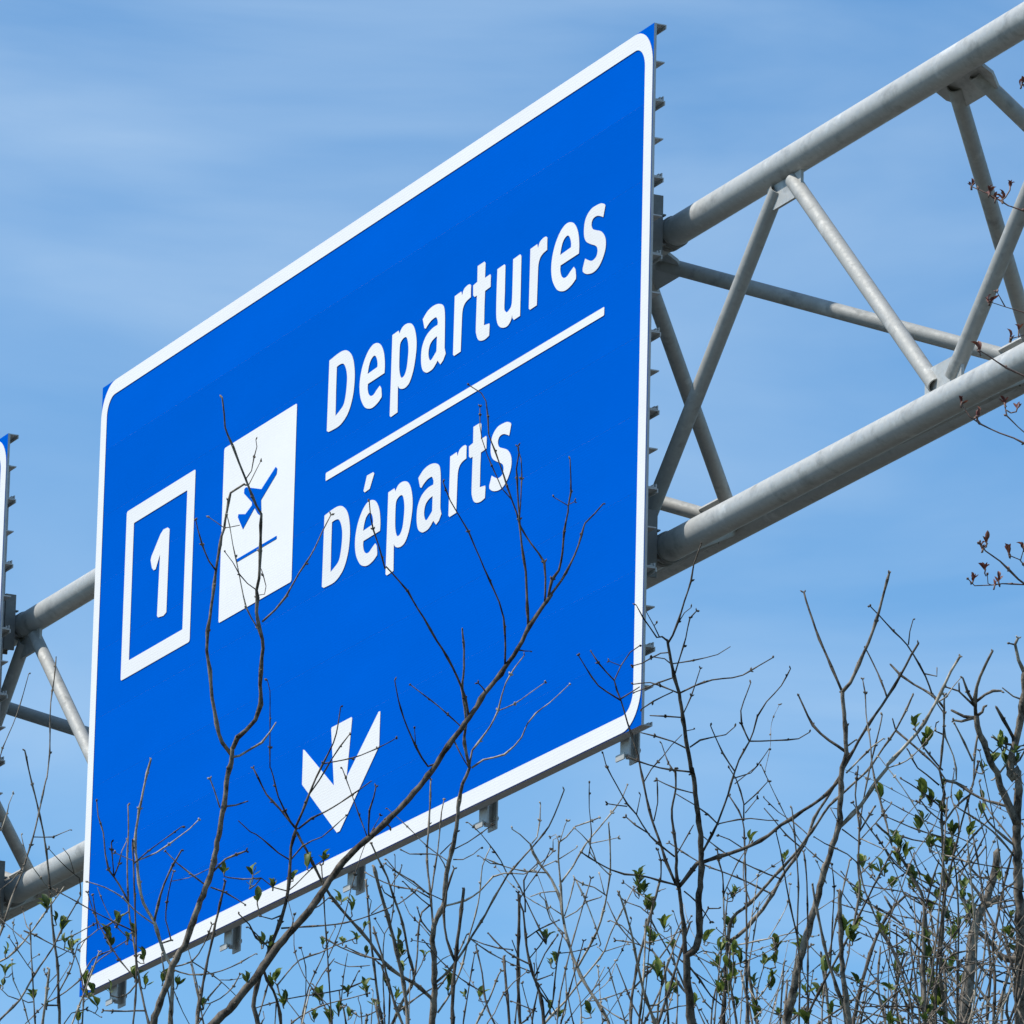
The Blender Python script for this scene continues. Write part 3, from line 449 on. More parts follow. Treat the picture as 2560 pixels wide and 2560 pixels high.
  (0,0,((0.1034,12.503,4.4206,1.66),(0.0797,12.4922,4.4424,1.49),(0.0702,12.4798,4.4709,1.37),(0.0611,12.4758,4.4788,1.33))),
  (0,0,((0.092,12.5007,4.4921,1.66),(0.0633,12.4896,4.4865,1.44),(0.0458,12.4836,4.478,1.33))),
  (0,0,((0.1255,12.5032,4.3626,2.99),(0.1568,12.4583,4.4141,2.52),(0.1667,12.4332,4.4446,2.32),(0.1714,12.4147,4.4674,2.19),(0.1759,12.3903,4.4977,2.02),(0.1746,12.36,4.5354,1.82),(0.1712,12.3327,4.5692,1.65))),
  (0,15,((0.1714,12.415,4.4663,1.65),(0.1502,12.4063,4.4784,1.49),(0.1326,12.4017,4.4814,1.4),(0.1181,12.3961,4.4887,1.32))),
  (0,15,((0.1759,12.3909,4.4956,1.65),(0.1534,12.3784,4.5146,1.42),(0.1421,12.3703,4.5281,1.32))),
  (0,16,((0.1681,12.4139,4.4671,1.49),(0.1586,12.4106,4.5021,0.99))),
  (1,-1,((0.0726,12.8445,4.326,3.06),(0.1097,12.8271,4.3761,2.56),(0.1446,12.812,4.4197,2.22),(0.1665,12.8028,4.4459,2.03),(0.1752,12.7983,4.4589,1.94),(0.1836,12.7896,4.4848,1.8),(0.2071,12.7734,4.5325,1.53),(0.2221,12.7631,4.5628,1.36))),
  (0,19,((0.1752,12.7987,4.4578,1.53),(0.2135,12.8103,4.474,1.02))),
  (0,19,((0.173,12.7992,4.4567,1.36),(0.1638,12.8022,4.4664,1.02))),
  (0,0,((0.1544,12.5031,4.3148,1.66),(0.1465,12.5097,4.3083,1.6),(0.1729,12.5192,4.3155,1.49),(0.2213,12.5349,4.3381,1.33))),
  (1,-1,((0.2125,12.5883,4.275,2.0),(0.2076,12.5778,4.293,1.83),(0.1908,12.552,4.3366,1.53),(0.1787,12.5322,4.3703,1.33))),
  (0,0,((0.1506,12.5027,4.3204,1.66),(0.1713,12.4786,4.3605,0.99))),
  (0,23,((0.2075,12.5772,4.2951,1.5),(0.216,12.5703,4.3051,1.0))),
  (0,17,((0.1535,12.379,4.5125,1.65),(0.1394,12.3597,4.5435,1.24),(0.117,12.3458,4.5621,0.99))),
  (0,26,((0.1417,12.3614,4.5417,1.48),(0.1635,12.3625,4.547,1.21),(0.1874,12.3636,4.5534,0.99))),
  (0,3,((0.0923,12.4691,4.5661,1.33),(0.0853,12.4709,4.5822,1.1),(0.0766,12.4756,4.5786,1.0))),
  (1,-1,((0.0993,12.7942,4.316,1.7),(0.1097,12.785,4.3463,1.57),(0.1112,12.7752,4.3787,1.47),(0.1079,12.7621,4.4216,1.36))),
  (1,-1,((0.1366,12.7131,4.2997,2.02),(0.1357,12.7127,4.3429,1.73),(0.1258,12.7125,4.3882,1.5),(0.1206,12.7123,4.4224,1.35))),
  (0,0,((0.1596,12.5029,4.3072,1.66),(0.1841,12.4966,4.2862,1.46),(0.2084,12.4899,4.2719,1.32))),
 ]),
 'dark': (12.2, [
  (1,-1,((0.0701,12.0305,4.1533,4.46),(0.0624,12.0216,4.2137,3.57),(0.0511,12.0175,4.2428,3.22),(0.0419,12.0127,4.2761,2.86),(0.0356,12.0066,4.3179,2.44),(0.0329,12.0028,4.343,2.2),(0.0251,12.0006,4.3596,2.03),(0.0238,11.9987,4.3722,1.92))),
  (0,0,((0.0403,12.0092,4.3013,1.76),(0.058,12.011,4.3151,1.53),(0.0894,12.0154,4.332,1.28))),
  (0,1,((0.0544,12.0107,4.3124,2.08),(0.0712,12.022,4.2941,1.88),(0.0579,12.0212,4.3217,1.71),(0.0379,12.02,4.3623,1.5),(0.0268,12.0193,4.3857,1.39),(0.0136,12.019,4.4071,1.28))),
  (0,0,((0.0362,12.0029,4.3409,2.08),(0.0358,11.9979,4.3571,1.86),(0.0328,11.988,4.3895,1.55),(0.0389,11.9843,4.4018,1.44),(0.0534,11.9797,4.4163,1.28))),
  (0,0,((0.0577,12.0183,4.2345,1.91),(0.0807,12.0089,4.2416,1.28))),
  (0,0,((0.0697,12.0278,4.1721,2.23),(0.0819,12.0282,4.194,2.08),(0.087,12.0271,4.2501,1.83),(0.0906,12.0266,4.2804,1.72),(0.0974,12.0261,4.313,1.6))),
  (0,0,((0.0489,12.0169,4.247,1.6),(0.0169,12.0086,4.2573,1.28))),
  (0,0,((0.0588,12.0258,4.1844,1.59),(0.0183,12.0329,4.2022,1.28))),
  (1,-1,((0.0239,12.165,4.1807,1.61),(0.03,12.1269,4.2795,1.37),(0.0162,12.1114,4.3193,1.29))),
  (0,0,((0.0533,12.0182,4.2387,1.91),(0.0693,12.0041,4.2749,1.52),(0.0877,11.9936,4.3011,1.28))),
  (0,0,((0.0512,12.0176,4.2407,1.91),(0.0776,12.047,4.2066,1.44),(0.0887,12.0606,4.1904,1.28))),
  (0,0,((0.0442,12.014,4.2678,1.6),(0.0627,12.0135,4.292,1.16),(0.0708,12.0125,4.3093,0.96))),
  (0,5,((0.0819,12.0282,4.194,1.91),(0.0557,12.0069,4.2233,1.51),(0.0527,11.9879,4.2536,1.27))),
 ]),
 'sprouting': (12.6, [
  (1,-1,((0.2508,12.1914,4.1917,3.88),(0.2296,12.1519,4.2504,3.14),(0.2174,12.1229,4.294,2.73),(0.2101,12.1028,4.3242,2.47),(0.2006,12.0826,4.3543,2.22),(0.1856,12.0583,4.3899,1.93))),
  (0,0,((0.2284,12.1494,4.2542,2.26),(0.2308,12.1534,4.3011,2.1),(0.2319,12.1591,4.3681,1.94))),
  (1,-1,((0.2294,12.4846,4.2534,2.98),(0.2334,12.4539,4.3006,2.6),(0.2361,12.422,4.3496,2.31))),
  (0,0,((0.2102,12.1053,4.3204,1.61),(0.1862,12.1085,4.349,1.43),(0.1685,12.1104,4.3862,1.29))),
  (0,2,((0.2361,12.422,4.3496,2.31),(0.2714,12.4365,4.3536,1.97),(0.2648,12.4386,4.3607,1.9),(0.2492,12.4438,4.3816,1.73),(0.2185,12.4544,4.3967,1.51),(0.1879,12.4663,4.4031,1.33))),
  (0,4,((0.2339,12.4497,4.387,1.65),(0.1981,12.4467,4.4237,1.41),(0.1782,12.4474,4.4323,1.32))),
  (0,4,((0.2714,12.4365,4.3536,3.3),(0.3095,12.4414,4.3064,2.67),(0.3026,12.4351,4.3205,2.54),(0.2863,12.4198,4.3548,2.23),(0.2679,12.4061,4.3848,1.97),(0.2473,12.3915,4.4168,1.7),(0.2426,12.3861,4.4289,1.61),(0.227,12.38,4.4406,1.48),(0.2027,12.3745,4.4476,1.32))),
  (1,-1,((0.2762,12.3731,4.2309,3.28),(0.2728,12.3484,4.2676,2.83),(0.2693,12.3225,4.3062,2.48),(0.2663,12.3069,4.3293,2.29))),
  (0,0,((0.2529,12.1914,4.1918,2.26),(0.2555,12.155,4.2364,1.92),(0.2609,12.132,4.2643,1.76),(0.2683,12.1088,4.2921,1.61))),
  (0,2,((0.2363,12.4245,4.3457,1.98),(0.2537,12.4303,4.3541,1.32))),
  (0,6,((0.2426,12.3861,4.4289,1.65),(0.2549,12.3807,4.4683,1.12),(0.268,12.3813,4.4732,0.99))),
  (1,-1,((0.289,12.3635,4.2292,1.97),(0.2906,12.368,4.2723,1.63),(0.2901,12.3715,4.3064,1.44),(0.2877,12.3739,4.3291,1.31))),
  (0,6,((0.2027,12.3745,4.4476,1.65),(0.1894,12.3706,4.4576,1.32))),
  (0,6,((0.2863,12.4198,4.3548,1.98),(0.2814,12.4214,4.3841,1.62),(0.2787,12.4231,4.418,1.32))),
 ]),
 'tall': (11.8, [
  (1,-1,((0.2963,11.7083,4.0904,9.93),(0.293,11.6905,4.1368,9.04),(0.2881,11.6794,4.1658,8.62),(0.2872,11.6661,4.2006,8.16),(0.3012,11.6603,4.2144,7.92),(0.3065,11.649,4.2435,7.56),(0.3034,11.6342,4.2821,7.11),(0.3062,11.6157,4.3305,6.57),(0.3028,11.5972,4.3787,6.05),(0.2954,11.5787,4.4268,5.55),(0.2879,11.5603,4.4748,5.06),(0.2886,11.5621,4.465,4.97),(0.2793,11.5466,4.5052,4.56),(0.2721,11.5319,4.5435,4.19),(0.2649,11.5171,4.5819,3.82),(0.256,11.5075,4.6066,3.57),(0.249,11.4949,4.6391,3.27),(0.2444,11.4875,4.6582,3.09))),
  (0,0,((0.2852,11.667,4.1987,5.89),(0.2796,11.647,4.2529,4.8),(0.2723,11.6305,4.2973,4.13),(0.2675,11.622,4.3205,3.8),(0.2668,11.6112,4.3496,3.41),(0.2606,11.597,4.3882,2.91),(0.2578,11.587,4.4152,2.58),(0.2632,11.5762,4.4443,2.22),(0.2614,11.5648,4.4753,1.86),(0.2618,11.5647,4.4755,1.86))),
  (0,0,((0.2444,11.4875,4.6582,2.47),(0.236,11.4841,4.6635,2.17),(0.2279,11.4829,4.6619,1.98),(0.2172,11.4755,4.6755,1.62),(0.2066,11.4686,4.6882,1.31),(0.1948,11.4589,4.7065,0.93))),
  (0,2,((0.2319,11.4834,4.6632,1.54),(0.2233,11.4749,4.6776,1.24),(0.2104,11.4631,4.6974,0.93))),
  (0,3,((0.2233,11.4746,4.6786,1.23),(0.2269,11.4741,4.6817,0.93))),
  (0,0,((0.2455,11.489,4.6544,2.47),(0.2523,11.4827,4.6656,2.34),(0.2599,11.4725,4.6842,2.19),(0.2692,11.4564,4.714,1.99),(0.2785,11.4412,4.7418,1.82),(0.2819,11.4294,4.7641,1.7),(0.2922,11.4132,4.7937,1.54))),
  (0,5,((0.26,11.473,4.6823,1.39),(0.2698,11.4671,4.6979,1.08),(0.2798,11.4639,4.7057,0.93))),
  (0,0,((0.257,11.5069,4.6086,1.85),(0.2653,11.4882,4.6357,1.62),(0.2726,11.4721,4.659,1.46),(0.2778,11.4537,4.686,1.3),(0.2876,11.4457,4.6957,1.23))),
  (0,0,((0.2479,11.494,4.641,1.54),(0.2348,11.4991,4.641,1.45),(0.2207,11.5068,4.6352,1.37),(0.2067,11.515,4.6286,1.3),(0.1925,11.5215,4.6257,1.24))),
  (0,0,((0.2525,11.5007,4.6238,1.54),(0.241,11.4965,4.6319,1.39),(0.2204,11.4931,4.6337,1.23))),
  (0,0,((0.2535,11.5005,4.6248,1.54),(0.284,11.4977,4.6301,1.29),(0.3226,11.4935,4.6395,1.05),(0.3418,11.4892,4.6515,0.93))),
  (0,0,((0.2551,11.508,4.6046,1.54),(0.2338,11.5117,4.5977,1.41),(0.2115,11.5162,4.5888,1.31),(0.1953,11.5192,4.5828,1.24))),
  (0,0,((0.2628,11.5168,4.5828,1.85),(0.2362,11.524,4.5956,1.56),(0.2198,11.5287,4.6018,1.43),(0.1934,11.5391,4.6006,1.24))),
  (0,0,((0.2659,11.5168,4.5829,2.16),(0.2891,11.5118,4.5938,1.94),(0.3154,11.5072,4.6027,1.76),(0.346,11.504,4.6058,1.59),(0.3622,11.5017,4.6098,1.5),(0.3864,11.4956,4.6236,1.36),(0.4075,11.4905,4.6355,1.23))),
  (0,12,((0.2547,11.5192,4.5853,1.55),(0.2245,11.536,4.5731,1.34),(0.2065,11.5475,4.5629,1.24))),
  (0,0,((0.2718,11.5281,4.5531,1.55),(0.2835,11.5208,4.579,1.33),(0.2968,11.509,4.6207,1.08))),
  (0,0,((0.2699,11.5304,4.5474,1.55),(0.2453,11.5307,4.5489,1.37),(0.2208,11.5313,4.5495,1.24))),
  (0,0,((0.2773,11.5472,4.5032,1.85),(0.2566,11.545,4.5127,1.61),(0.2298,11.5435,4.5201,1.4),(0.2071,11.5427,4.5247,1.24))),
  (0,0,((0.2834,11.5469,4.5043,1.85),(0.2993,11.5354,4.5134,1.65),(0.3174,11.5263,4.5158,1.5),(0.3375,11.5164,4.518,1.36),(0.3513,11.5051,4.5281,1.23))),
  (0,0,((0.2746,11.5382,4.5273,1.24),(0.2888,11.5365,4.5304,0.93))),
  (0,1,((0.2722,11.6291,4.3012,4.65),(0.2999,11.6143,4.3363,4.34),(0.306,11.6131,4.3383,4.31),(0.3324,11.608,4.3462,4.17),(0.3689,11.6007,4.3579,4.0),(0.4076,11.5906,4.3775,3.82),(0.4276,11.5834,4.3932,3.71),(0.4618,11.5731,4.4146,3.55),(0.4958,11.562,4.4381,3.39),(0.5136,11.5537,4.4575,3.29),(0.5213,11.5459,4.4769,3.22),(0.531,11.5387,4.4945,3.14),(0.5582,11.5197,4.541,2.95),(0.5856,11.5035,4.5798,2.78),(0.605,11.4901,4.6127,2.65),(0.6205,11.4783,4.6416,2.54),(0.6312,11.4711,4.659,2.47))),
  (0,20,((0.2721,11.6285,4.3032,2.48),(0.2429,11.6136,4.3074,2.23),(0.2117,11.5979,4.3114,2.04),(0.187,11.5868,4.3104,1.91),(0.1662,11.576,4.3136,1.79),(0.1433,11.5618,4.3223,1.67),(0.1204,11.5465,4.3328,1.54))),
  (0,21,((0.2668,11.6242,4.3063,3.41),(0.2508,11.6247,4.3418,3.08),(0.2421,11.6247,4.3711,2.88),(0.2292,11.6249,4.4047,2.67),(0.2159,11.6246,4.4572,2.39),(0.2091,11.6243,4.4888,2.23),(0.2051,11.6242,4.508,2.13),(0.1942,11.6241,4.5417,1.96),(0.1877,11.6241,4.5607,1.87),(0.1767,11.624,4.5967,1.7),(0.1657,11.624,4.6284,1.55),(0.1756,11.6241,4.6522,1.44),(0.1897,11.6248,4.6741,1.33),(0.204,11.6265,4.6856,1.25))),
  (0,22,((0.1767,11.624,4.5967,2.18),(0.1409,11.6063,4.6147,1.71),(0.1216,11.5899,4.6377,1.43),(0.1087,11.5776,4.6554,1.24))),
  (0,22,((0.1657,11.624,4.6284,1.87),(0.1403,11.616,4.6535,1.44),(0.1285,11.6108,4.67,1.25))),
  (0,22,((0.1756,11.6241,4.6522,1.09),(0.1569,11.6261,4.6597,0.94))),
  (0,22,((0.1766,11.6234,4.5987,1.87),(0.1888,11.6218,4.6071,1.55),(0.2051,11.6198,4.6176,1.25))),
  (0,1,((0.2648,11.6127,4.3456,2.17),(0.2249,11.5963,4.3745,1.85),(0.2036,11.5816,4.4042,1.67),(0.1888,11.5739,4.4188,1.58),(0.1716,11.5612,4.4448,1.44),(0.1566,11.5495,4.4689,1.33),(0.1539,11.5467,4.4748,1.3),(0.1493,11.5398,4.4898,1.24))),
  (0,27,((0.1889,11.5757,4.415,1.55),(0.1581,11.5753,4.4184,1.24))),
  (0,27,((0.2036,11.5816,4.4042,1.39),(0.209,11.5747,4.4342,0.93))),
  (0,27,((0.2249,11.5957,4.3765,1.55),(0.2021,11.5985,4.3913,1.35),(0.1875,11.5999,4.404,1.24))),
  (0,22,((0.2312,11.6249,4.4047,1.55),(0.2365,11.607,4.4301,1.38),(0.2344,11.5855,4.4607,1.24))),
  (0,0,((0.2951,11.5746,4.4374,1.55),(0.2642,11.5743,4.445,1.37),(0.2342,11.5725,4.4575,1.24))),
  (0,22,((0.2132,11.6249,4.4638,1.55),(0.2259,11.6129,4.4845,1.34),(0.2438,11.6012,4.5032,1.17),(0.2557,11.5922,4.5182,1.05),(0.2716,11.5825,4.5331,0.93))),
  (0,0,((0.3057,11.6084,4.3498,2.79),(0.3289,11.5851,4.3933,2.42),(0.3439,11.5634,4.4347,2.17),(0.3531,11.5468,4.4667,2.0),(0.3592,11.5378,4.4838,1.91),(0.3747,11.5235,4.5102,1.76),(0.3804,11.5166,4.5233,1.7),(0.3857,11.505,4.5458,1.59),(0.3993,11.4936,4.5664,1.48),(0.421,11.4803,4.5888,1.35),(0.4344,11.4672,4.6131,1.23))),
  (0,34,((0.3747,11.5235,4.5102,2.01),(0.362,11.5233,4.5372,1.71),(0.3606,11.5225,4.5581,1.55),(0.3753,11.5214,4.6036,1.24))),
  (0,34,((0.3747,11.5235,4.5102,1.85),(0.4135,11.5233,4.5121,1.55),(0.4502,11.5224,4.5159,1.34),(0.4674,11.5197,4.5262,1.23))),
  (0,34,((0.3536,11.5467,4.467,1.85),(0.3346,11.5408,4.4945,1.55),(0.3142,11.5318,4.5361,1.24))),
  (1,-1,((0.3838,11.6792,4.0863,2.79),(0.3807,11.6869,4.1781,2.4),(0.3796,11.6949,4.2768,2.09),(0.3765,11.7018,4.363,1.85),(0.3716,11.7072,4.43,1.68),(0.3505,11.7122,4.4691,1.57))),
  (0,38,((0.3737,11.7064,4.4278,1.88),(0.373,11.6977,4.4533,1.63),(0.3596,11.685,4.4904,1.36),(0.3488,11.6796,4.5059,1.25))),
  (0,34,((0.3309,11.585,4.3933,1.55),(0.3596,11.586,4.4006,1.42),(0.3801,11.5874,4.4035,1.35),(0.4073,11.5907,4.4018,1.27),(0.4196,11.5918,4.4023,1.24))),
  (0,40,((0.331,11.5856,4.3913,1.55),(0.3142,11.5813,4.4068,1.44),(0.2934,11.5777,4.4201,1.35),(0.2622,11.573,4.4372,1.24))),
  (0,39,((0.3731,11.6985,4.4514,1.41),(0.3933,11.6935,4.4699,1.13),(0.4099,11.6886,4.4882,0.94))),
  (0,39,((0.3754,11.7024,4.4396,1.41),(0.3937,11.7009,4.4632,0.94))),
  (0,38,((0.3742,11.7035,4.3824,1.56),(0.3511,11.6986,4.3956,1.35),(0.3344,11.6963,4.401,1.25))),
  (0,1,((0.2678,11.6112,4.3496,1.55),(0.2924,11.6003,4.3939,1.08))),
  (0,34,((0.3518,11.5511,4.4574,1.54),(0.3782,11.5481,4.4658,1.26),(0.405,11.537,4.5016,0.93))),
  (0,39,((0.3577,11.6877,4.4825,1.41),(0.3887,11.6958,4.5108,0.94))),
  (0,0,((0.2984,11.6614,4.2116,1.55),(0.3035,11.6649,4.205,1.46),(0.3117,11.6654,4.2095,1.38),(0.3324,11.67,4.2068,1.24))),
  (0,0,((0.2917,11.672,4.1852,2.48),(0.3088,11.6861,4.1677,2.11),(0.3261,11.7024,4.1465,1.8),(0.3473,11.7154,4.133,1.55))),
  (0,1,((0.2805,11.6313,4.2956,1.86),(0.3018,11.6469,4.2808,1.54),(0.3233,11.6682,4.2567,1.24))),
  (0,21,((0.243,11.6142,4.3055,1.86),(0.2431,11.5984,4.3354,1.41),(0.2375,11.5903,4.3502,1.24))),
  (0,0,((0.3065,11.649,4.2435,1.86),(0.3182,11.6427,4.2718,1.42),(0.3347,11.6435,4.2724,1.24))),
 ]),
 'leafy': (12.5, [
  (1,-1,((0.3674,12.4447,4.2483,5.28),(0.37,12.4302,4.3323,4.45),(0.3713,12.4228,4.3754,4.12),(0.3775,12.4191,4.3971,3.96))),
  (0,0,((0.3775,12.4197,4.395,4.95),(0.4031,12.4098,4.4158,4.6),(0.4373,12.3915,4.4572,4.17),(0.4643,12.3713,4.5047,3.79),(0.4957,12.3524,4.5481,3.45),(0.5098,12.3361,4.5872,3.2),(0.5348,12.3193,4.6263,2.93),(0.5493,12.3079,4.6531,2.75),(0.5494,12.3089,4.6469,2.72),(0.5555,12.3029,4.6613,2.63))),
  (0,0,((0.3734,12.4221,4.3797,4.29),(0.3782,12.3904,4.4264,3.92),(0.4078,12.3699,4.4493,3.71),(0.4353,12.3465,4.4781,3.5),(0.4769,12.3119,4.5202,3.21),(0.5037,12.2864,4.5527,3.01),(0.5303,12.2585,4.589,2.81),(0.5593,12.237,4.6135,2.64),(0.5946,12.2107,4.6436,2.45),(0.6006,12.2035,4.6533,2.4),(0.6148,12.1888,4.6723,2.3),(0.633,12.1697,4.6969,2.18),(0.6489,12.1487,4.7254,2.05),(0.6586,12.1336,4.7462,1.95))),
  (0,2,((0.6341,12.1697,4.6969,1.96),(0.6282,12.1635,4.7153,1.63))),
  (0,3,((0.6352,12.1697,4.697,2.93),(0.6545,12.1647,4.6783,2.63),(0.678,12.1584,4.6573,2.37),(0.7016,12.1522,4.6319,2.12),(0.7145,12.1487,4.6114,1.95))),
  (0,0,((0.3713,12.4228,4.3754,2.31),(0.365,12.3902,4.435,2.0),(0.3608,12.3576,4.4945,1.77),(0.3536,12.3466,4.5142,1.7),(0.3509,12.3379,4.53,1.65))),
  (1,-1,((0.3796,12.0692,4.1689,3.2),(0.37,12.0619,4.2299,2.54),(0.365,12.0568,4.272,2.19),(0.3664,12.0524,4.308,1.92))),
  (1,-1,((0.4045,12.3757,4.2345,2.3),(0.4055,12.3826,4.3316,1.79),(0.4136,12.3868,4.3907,1.56),(0.4217,12.3909,4.4477,1.35),(0.4237,12.3916,4.4569,1.32))),
  (0,5,((0.364,12.3739,4.4648,1.65),(0.3841,12.3437,4.5098,1.23),(0.4069,12.3214,4.5408,0.99))),
  (1,-1,((0.345,12.3469,4.227,2.29),(0.3483,12.34,4.2787,1.94),(0.3564,12.3357,4.3112,1.77),(0.3667,12.3325,4.3374,1.64))),
  (0,6,((0.3728,12.053,4.3061,1.92),(0.3937,12.0448,4.3091,1.73),(0.4254,12.0324,4.3136,1.52),(0.4504,12.0221,4.3184,1.37),(0.467,12.0153,4.3216,1.28))),
  (1,-1,((0.4233,12.4183,4.244,1.65),(0.4227,12.4267,4.3104,1.43),(0.4332,12.433,4.3567,1.32))),
  (0,7,((0.4058,12.3815,4.3091,1.97),(0.4191,12.381,4.2893,1.64),(0.4383,12.3667,4.3111,1.31))),
 ]),
 'ysapling': (11.7, [
  (1,-1,((0.441,11.6638,4.0844,10.51),(0.4518,11.6457,4.1414,9.43),(0.4608,11.6301,4.1905,8.73),(0.4739,11.6144,4.2397,8.09),(0.4869,11.5987,4.2888,7.49),(0.5,11.583,4.338,6.91),(0.5132,11.5698,4.3793,6.44),(0.517,11.566,4.3911,6.31),(0.5171,11.5548,4.4263,5.94),(0.5189,11.5393,4.4752,5.44),(0.5245,11.5323,4.497,5.21),(0.5199,11.5137,4.5555,4.63),(0.516,11.5038,4.5866,4.32))),
  (0,0,((0.516,11.5035,4.5876,4.32),(0.5279,11.4997,4.6006,4.05),(0.5473,11.4871,4.6443,3.54),(0.5608,11.4774,4.678,3.21),(0.574,11.4643,4.7236,2.81),(0.5842,11.4524,4.7651,2.47))),
  (0,1,((0.5149,11.503,4.5895,3.09),(0.4994,11.5096,4.6279,2.8),(0.4808,11.5176,4.6741,2.54),(0.4642,11.5255,4.7226,2.31),(0.4558,11.53,4.7524,2.17))),
  (0,0,((0.5223,11.5311,4.5009,3.7),(0.4978,11.5352,4.5182,3.08),(0.4731,11.5387,4.5417,2.56),(0.4584,11.5401,4.5713,2.11),(0.45,11.5409,4.5893,1.86))),
  (0,0,((0.5252,11.5292,4.5068,2.16),(0.5381,11.5214,4.5157,1.54))),
  (0,0,((0.5171,11.5673,4.3872,4.63),(0.549,11.5566,4.4212,4.23),(0.5726,11.5455,4.4569,3.96),(0.5885,11.5392,4.4768,3.81),(0.5884,11.538,4.481,3.78),(0.6222,11.5266,4.5169,3.51),(0.644,11.5179,4.5448,3.33),(0.6674,11.5044,4.5883,3.08),(0.6829,11.4941,4.6219,2.9),(0.6966,11.4873,4.6438,2.78))),
  (1,-1,((0.455,11.4753,4.0447,2.43),(0.4532,11.4344,4.1366,2.09),(0.4477,11.4135,4.1833,1.96),(0.4477,11.3843,4.2487,1.79),(0.4432,11.3635,4.2953,1.67),(0.4341,11.3344,4.3603,1.51))),
  (0,6,((0.4482,11.4152,4.1796,2.12),(0.4315,11.3801,4.2371,1.68),(0.4218,11.3528,4.2819,1.42),(0.4103,11.3287,4.3212,1.21))),
  (1,-1,((0.4657,11.3902,4.027,2.41),(0.4631,11.3827,4.1255,2.02),(0.4622,11.3781,4.1859,1.83),(0.459,11.372,4.2667,1.61),(0.4544,11.3694,4.3011,1.52))),
  (1,-1,((0.5187,11.2608,4.0008,4.48),(0.4972,11.2413,4.0748,3.57),(0.4844,11.2313,4.1127,3.21),(0.4691,11.2152,4.1735,2.69),(0.4613,11.2051,4.2116,2.39))),
  (0,9,((0.5227,11.2608,4.0009,6.57),(0.5109,11.2384,4.0745,5.62),(0.504,11.2154,4.1501,4.91),(0.5017,11.1998,4.2012,4.48))),
  (0,9,((0.4908,11.2362,4.0938,1.79),(0.4914,11.1805,4.1621,1.43),(0.4917,11.1527,4.1961,1.3),(0.4863,11.129,4.2248,1.19))),
  (0,8,((0.4623,11.3885,4.049,3.02),(0.4867,11.3655,4.0977,2.67),(0.498,11.3556,4.1183,2.56),(0.5206,11.336,4.1594,2.35),(0.5431,11.3148,4.2042,2.14),(0.5636,11.2953,4.2452,1.96),(0.5824,11.2785,4.2806,1.81))),
  (0,12,((0.5226,11.336,4.1595,2.71),(0.5283,11.3331,4.1773,2.57),(0.5374,11.325,4.2269,2.29),(0.5345,11.3175,4.2723,2.08),(0.5359,11.312,4.3059,1.94),(0.5356,11.3087,4.3256,1.86),(0.5286,11.3006,4.375,1.66),(0.5319,11.294,4.4146,1.51),(0.5319,11.294,4.4149,1.51))),
  (0,13,((0.5359,11.312,4.3059,1.51),(0.569,11.3019,4.3433,1.28),(0.5826,11.2972,4.361,1.21))),
  (0,13,((0.5345,11.3175,4.2723,1.51),(0.5178,11.3056,4.2834,1.4),(0.5014,11.2967,4.2891,1.33),(0.4829,11.2871,4.2946,1.26),(0.4664,11.2772,4.3021,1.2))),
  (0,13,((0.5355,11.3175,4.2723,1.51),(0.5507,11.3227,4.28,0.91))),
  (0,13,((0.5357,11.3095,4.3197,2.42),(0.5573,11.3102,4.3574,1.81))),
  (0,14,((0.5596,11.3048,4.3326,2.72),(0.5803,11.3202,4.3192,2.48),(0.5722,11.3255,4.3553,2.25),(0.5621,11.3312,4.3936,2.04),(0.556,11.3358,4.4256,1.88),(0.5518,11.3418,4.4708,1.66),(0.5456,11.3476,4.5136,1.46),(0.5445,11.3518,4.5459,1.32),(0.5404,11.355,4.5696,1.22))),
  (0,13,((0.5358,11.3113,4.3098,1.51),(0.5715,11.3017,4.292,1.21))),
  (0,5,((0.5212,11.5678,4.3853,1.85),(0.548,11.5664,4.3646,1.23))),
  (0,0,((0.4988,11.5935,4.3047,1.54),(0.4831,11.5705,4.3326,0.93))),
  (0,10,((0.5089,11.2384,4.0745,1.79),(0.5183,11.2377,4.115,1.38),(0.52,11.2372,4.1392,1.2))),
  (0,0,((0.5171,11.5586,4.4146,1.85),(0.5019,11.5551,4.4155,1.55),(0.5124,11.5559,4.397,1.23))),
  (0,0,((0.5252,11.5416,4.4677,2.16),(0.5643,11.5118,4.5034,1.67),(0.58,11.5018,4.5139,1.54))),
 ]),
 'cane': (12.8, [
  (1,-1,((0.5851,12.5127,4.2679,5.31),(0.595,12.5035,4.3312,4.52),(0.6053,12.4971,4.375,4.1),(0.6178,12.4915,4.4146,3.75),(0.6284,12.4879,4.4411,3.51),(0.639,12.4853,4.461,3.34),(0.652,12.4836,4.4767,3.18),(0.6694,12.4818,4.4948,2.99))),
  (0,0,((0.6455,12.4838,4.4721,3.32),(0.6343,12.4848,4.4924,2.33))),
  (0,0,((0.6285,12.4893,4.4324,2.33),(0.6486,12.4898,4.4014,1.83),(0.6554,12.4904,4.386,1.66))),
  (1,-1,((0.634,12.3946,4.244,3.29),(0.6207,12.4026,4.3211,2.49),(0.6247,12.4092,4.3896,1.98))),
  (0,0,((0.6053,12.4971,4.375,1.99),(0.6258,12.5063,4.3505,1.33))),
  (0,0,((0.6694,12.4818,4.4948,1.99),(0.701,12.4927,4.48,1.79),(0.67,12.4935,4.502,1.62),(0.6305,12.499,4.5092,1.46),(0.5954,12.5038,4.5162,1.33))),
  (0,0,((0.6306,12.4879,4.4411,1.66),(0.5989,12.4733,4.4483,1.51),(0.5617,12.4399,4.4871,1.33))),
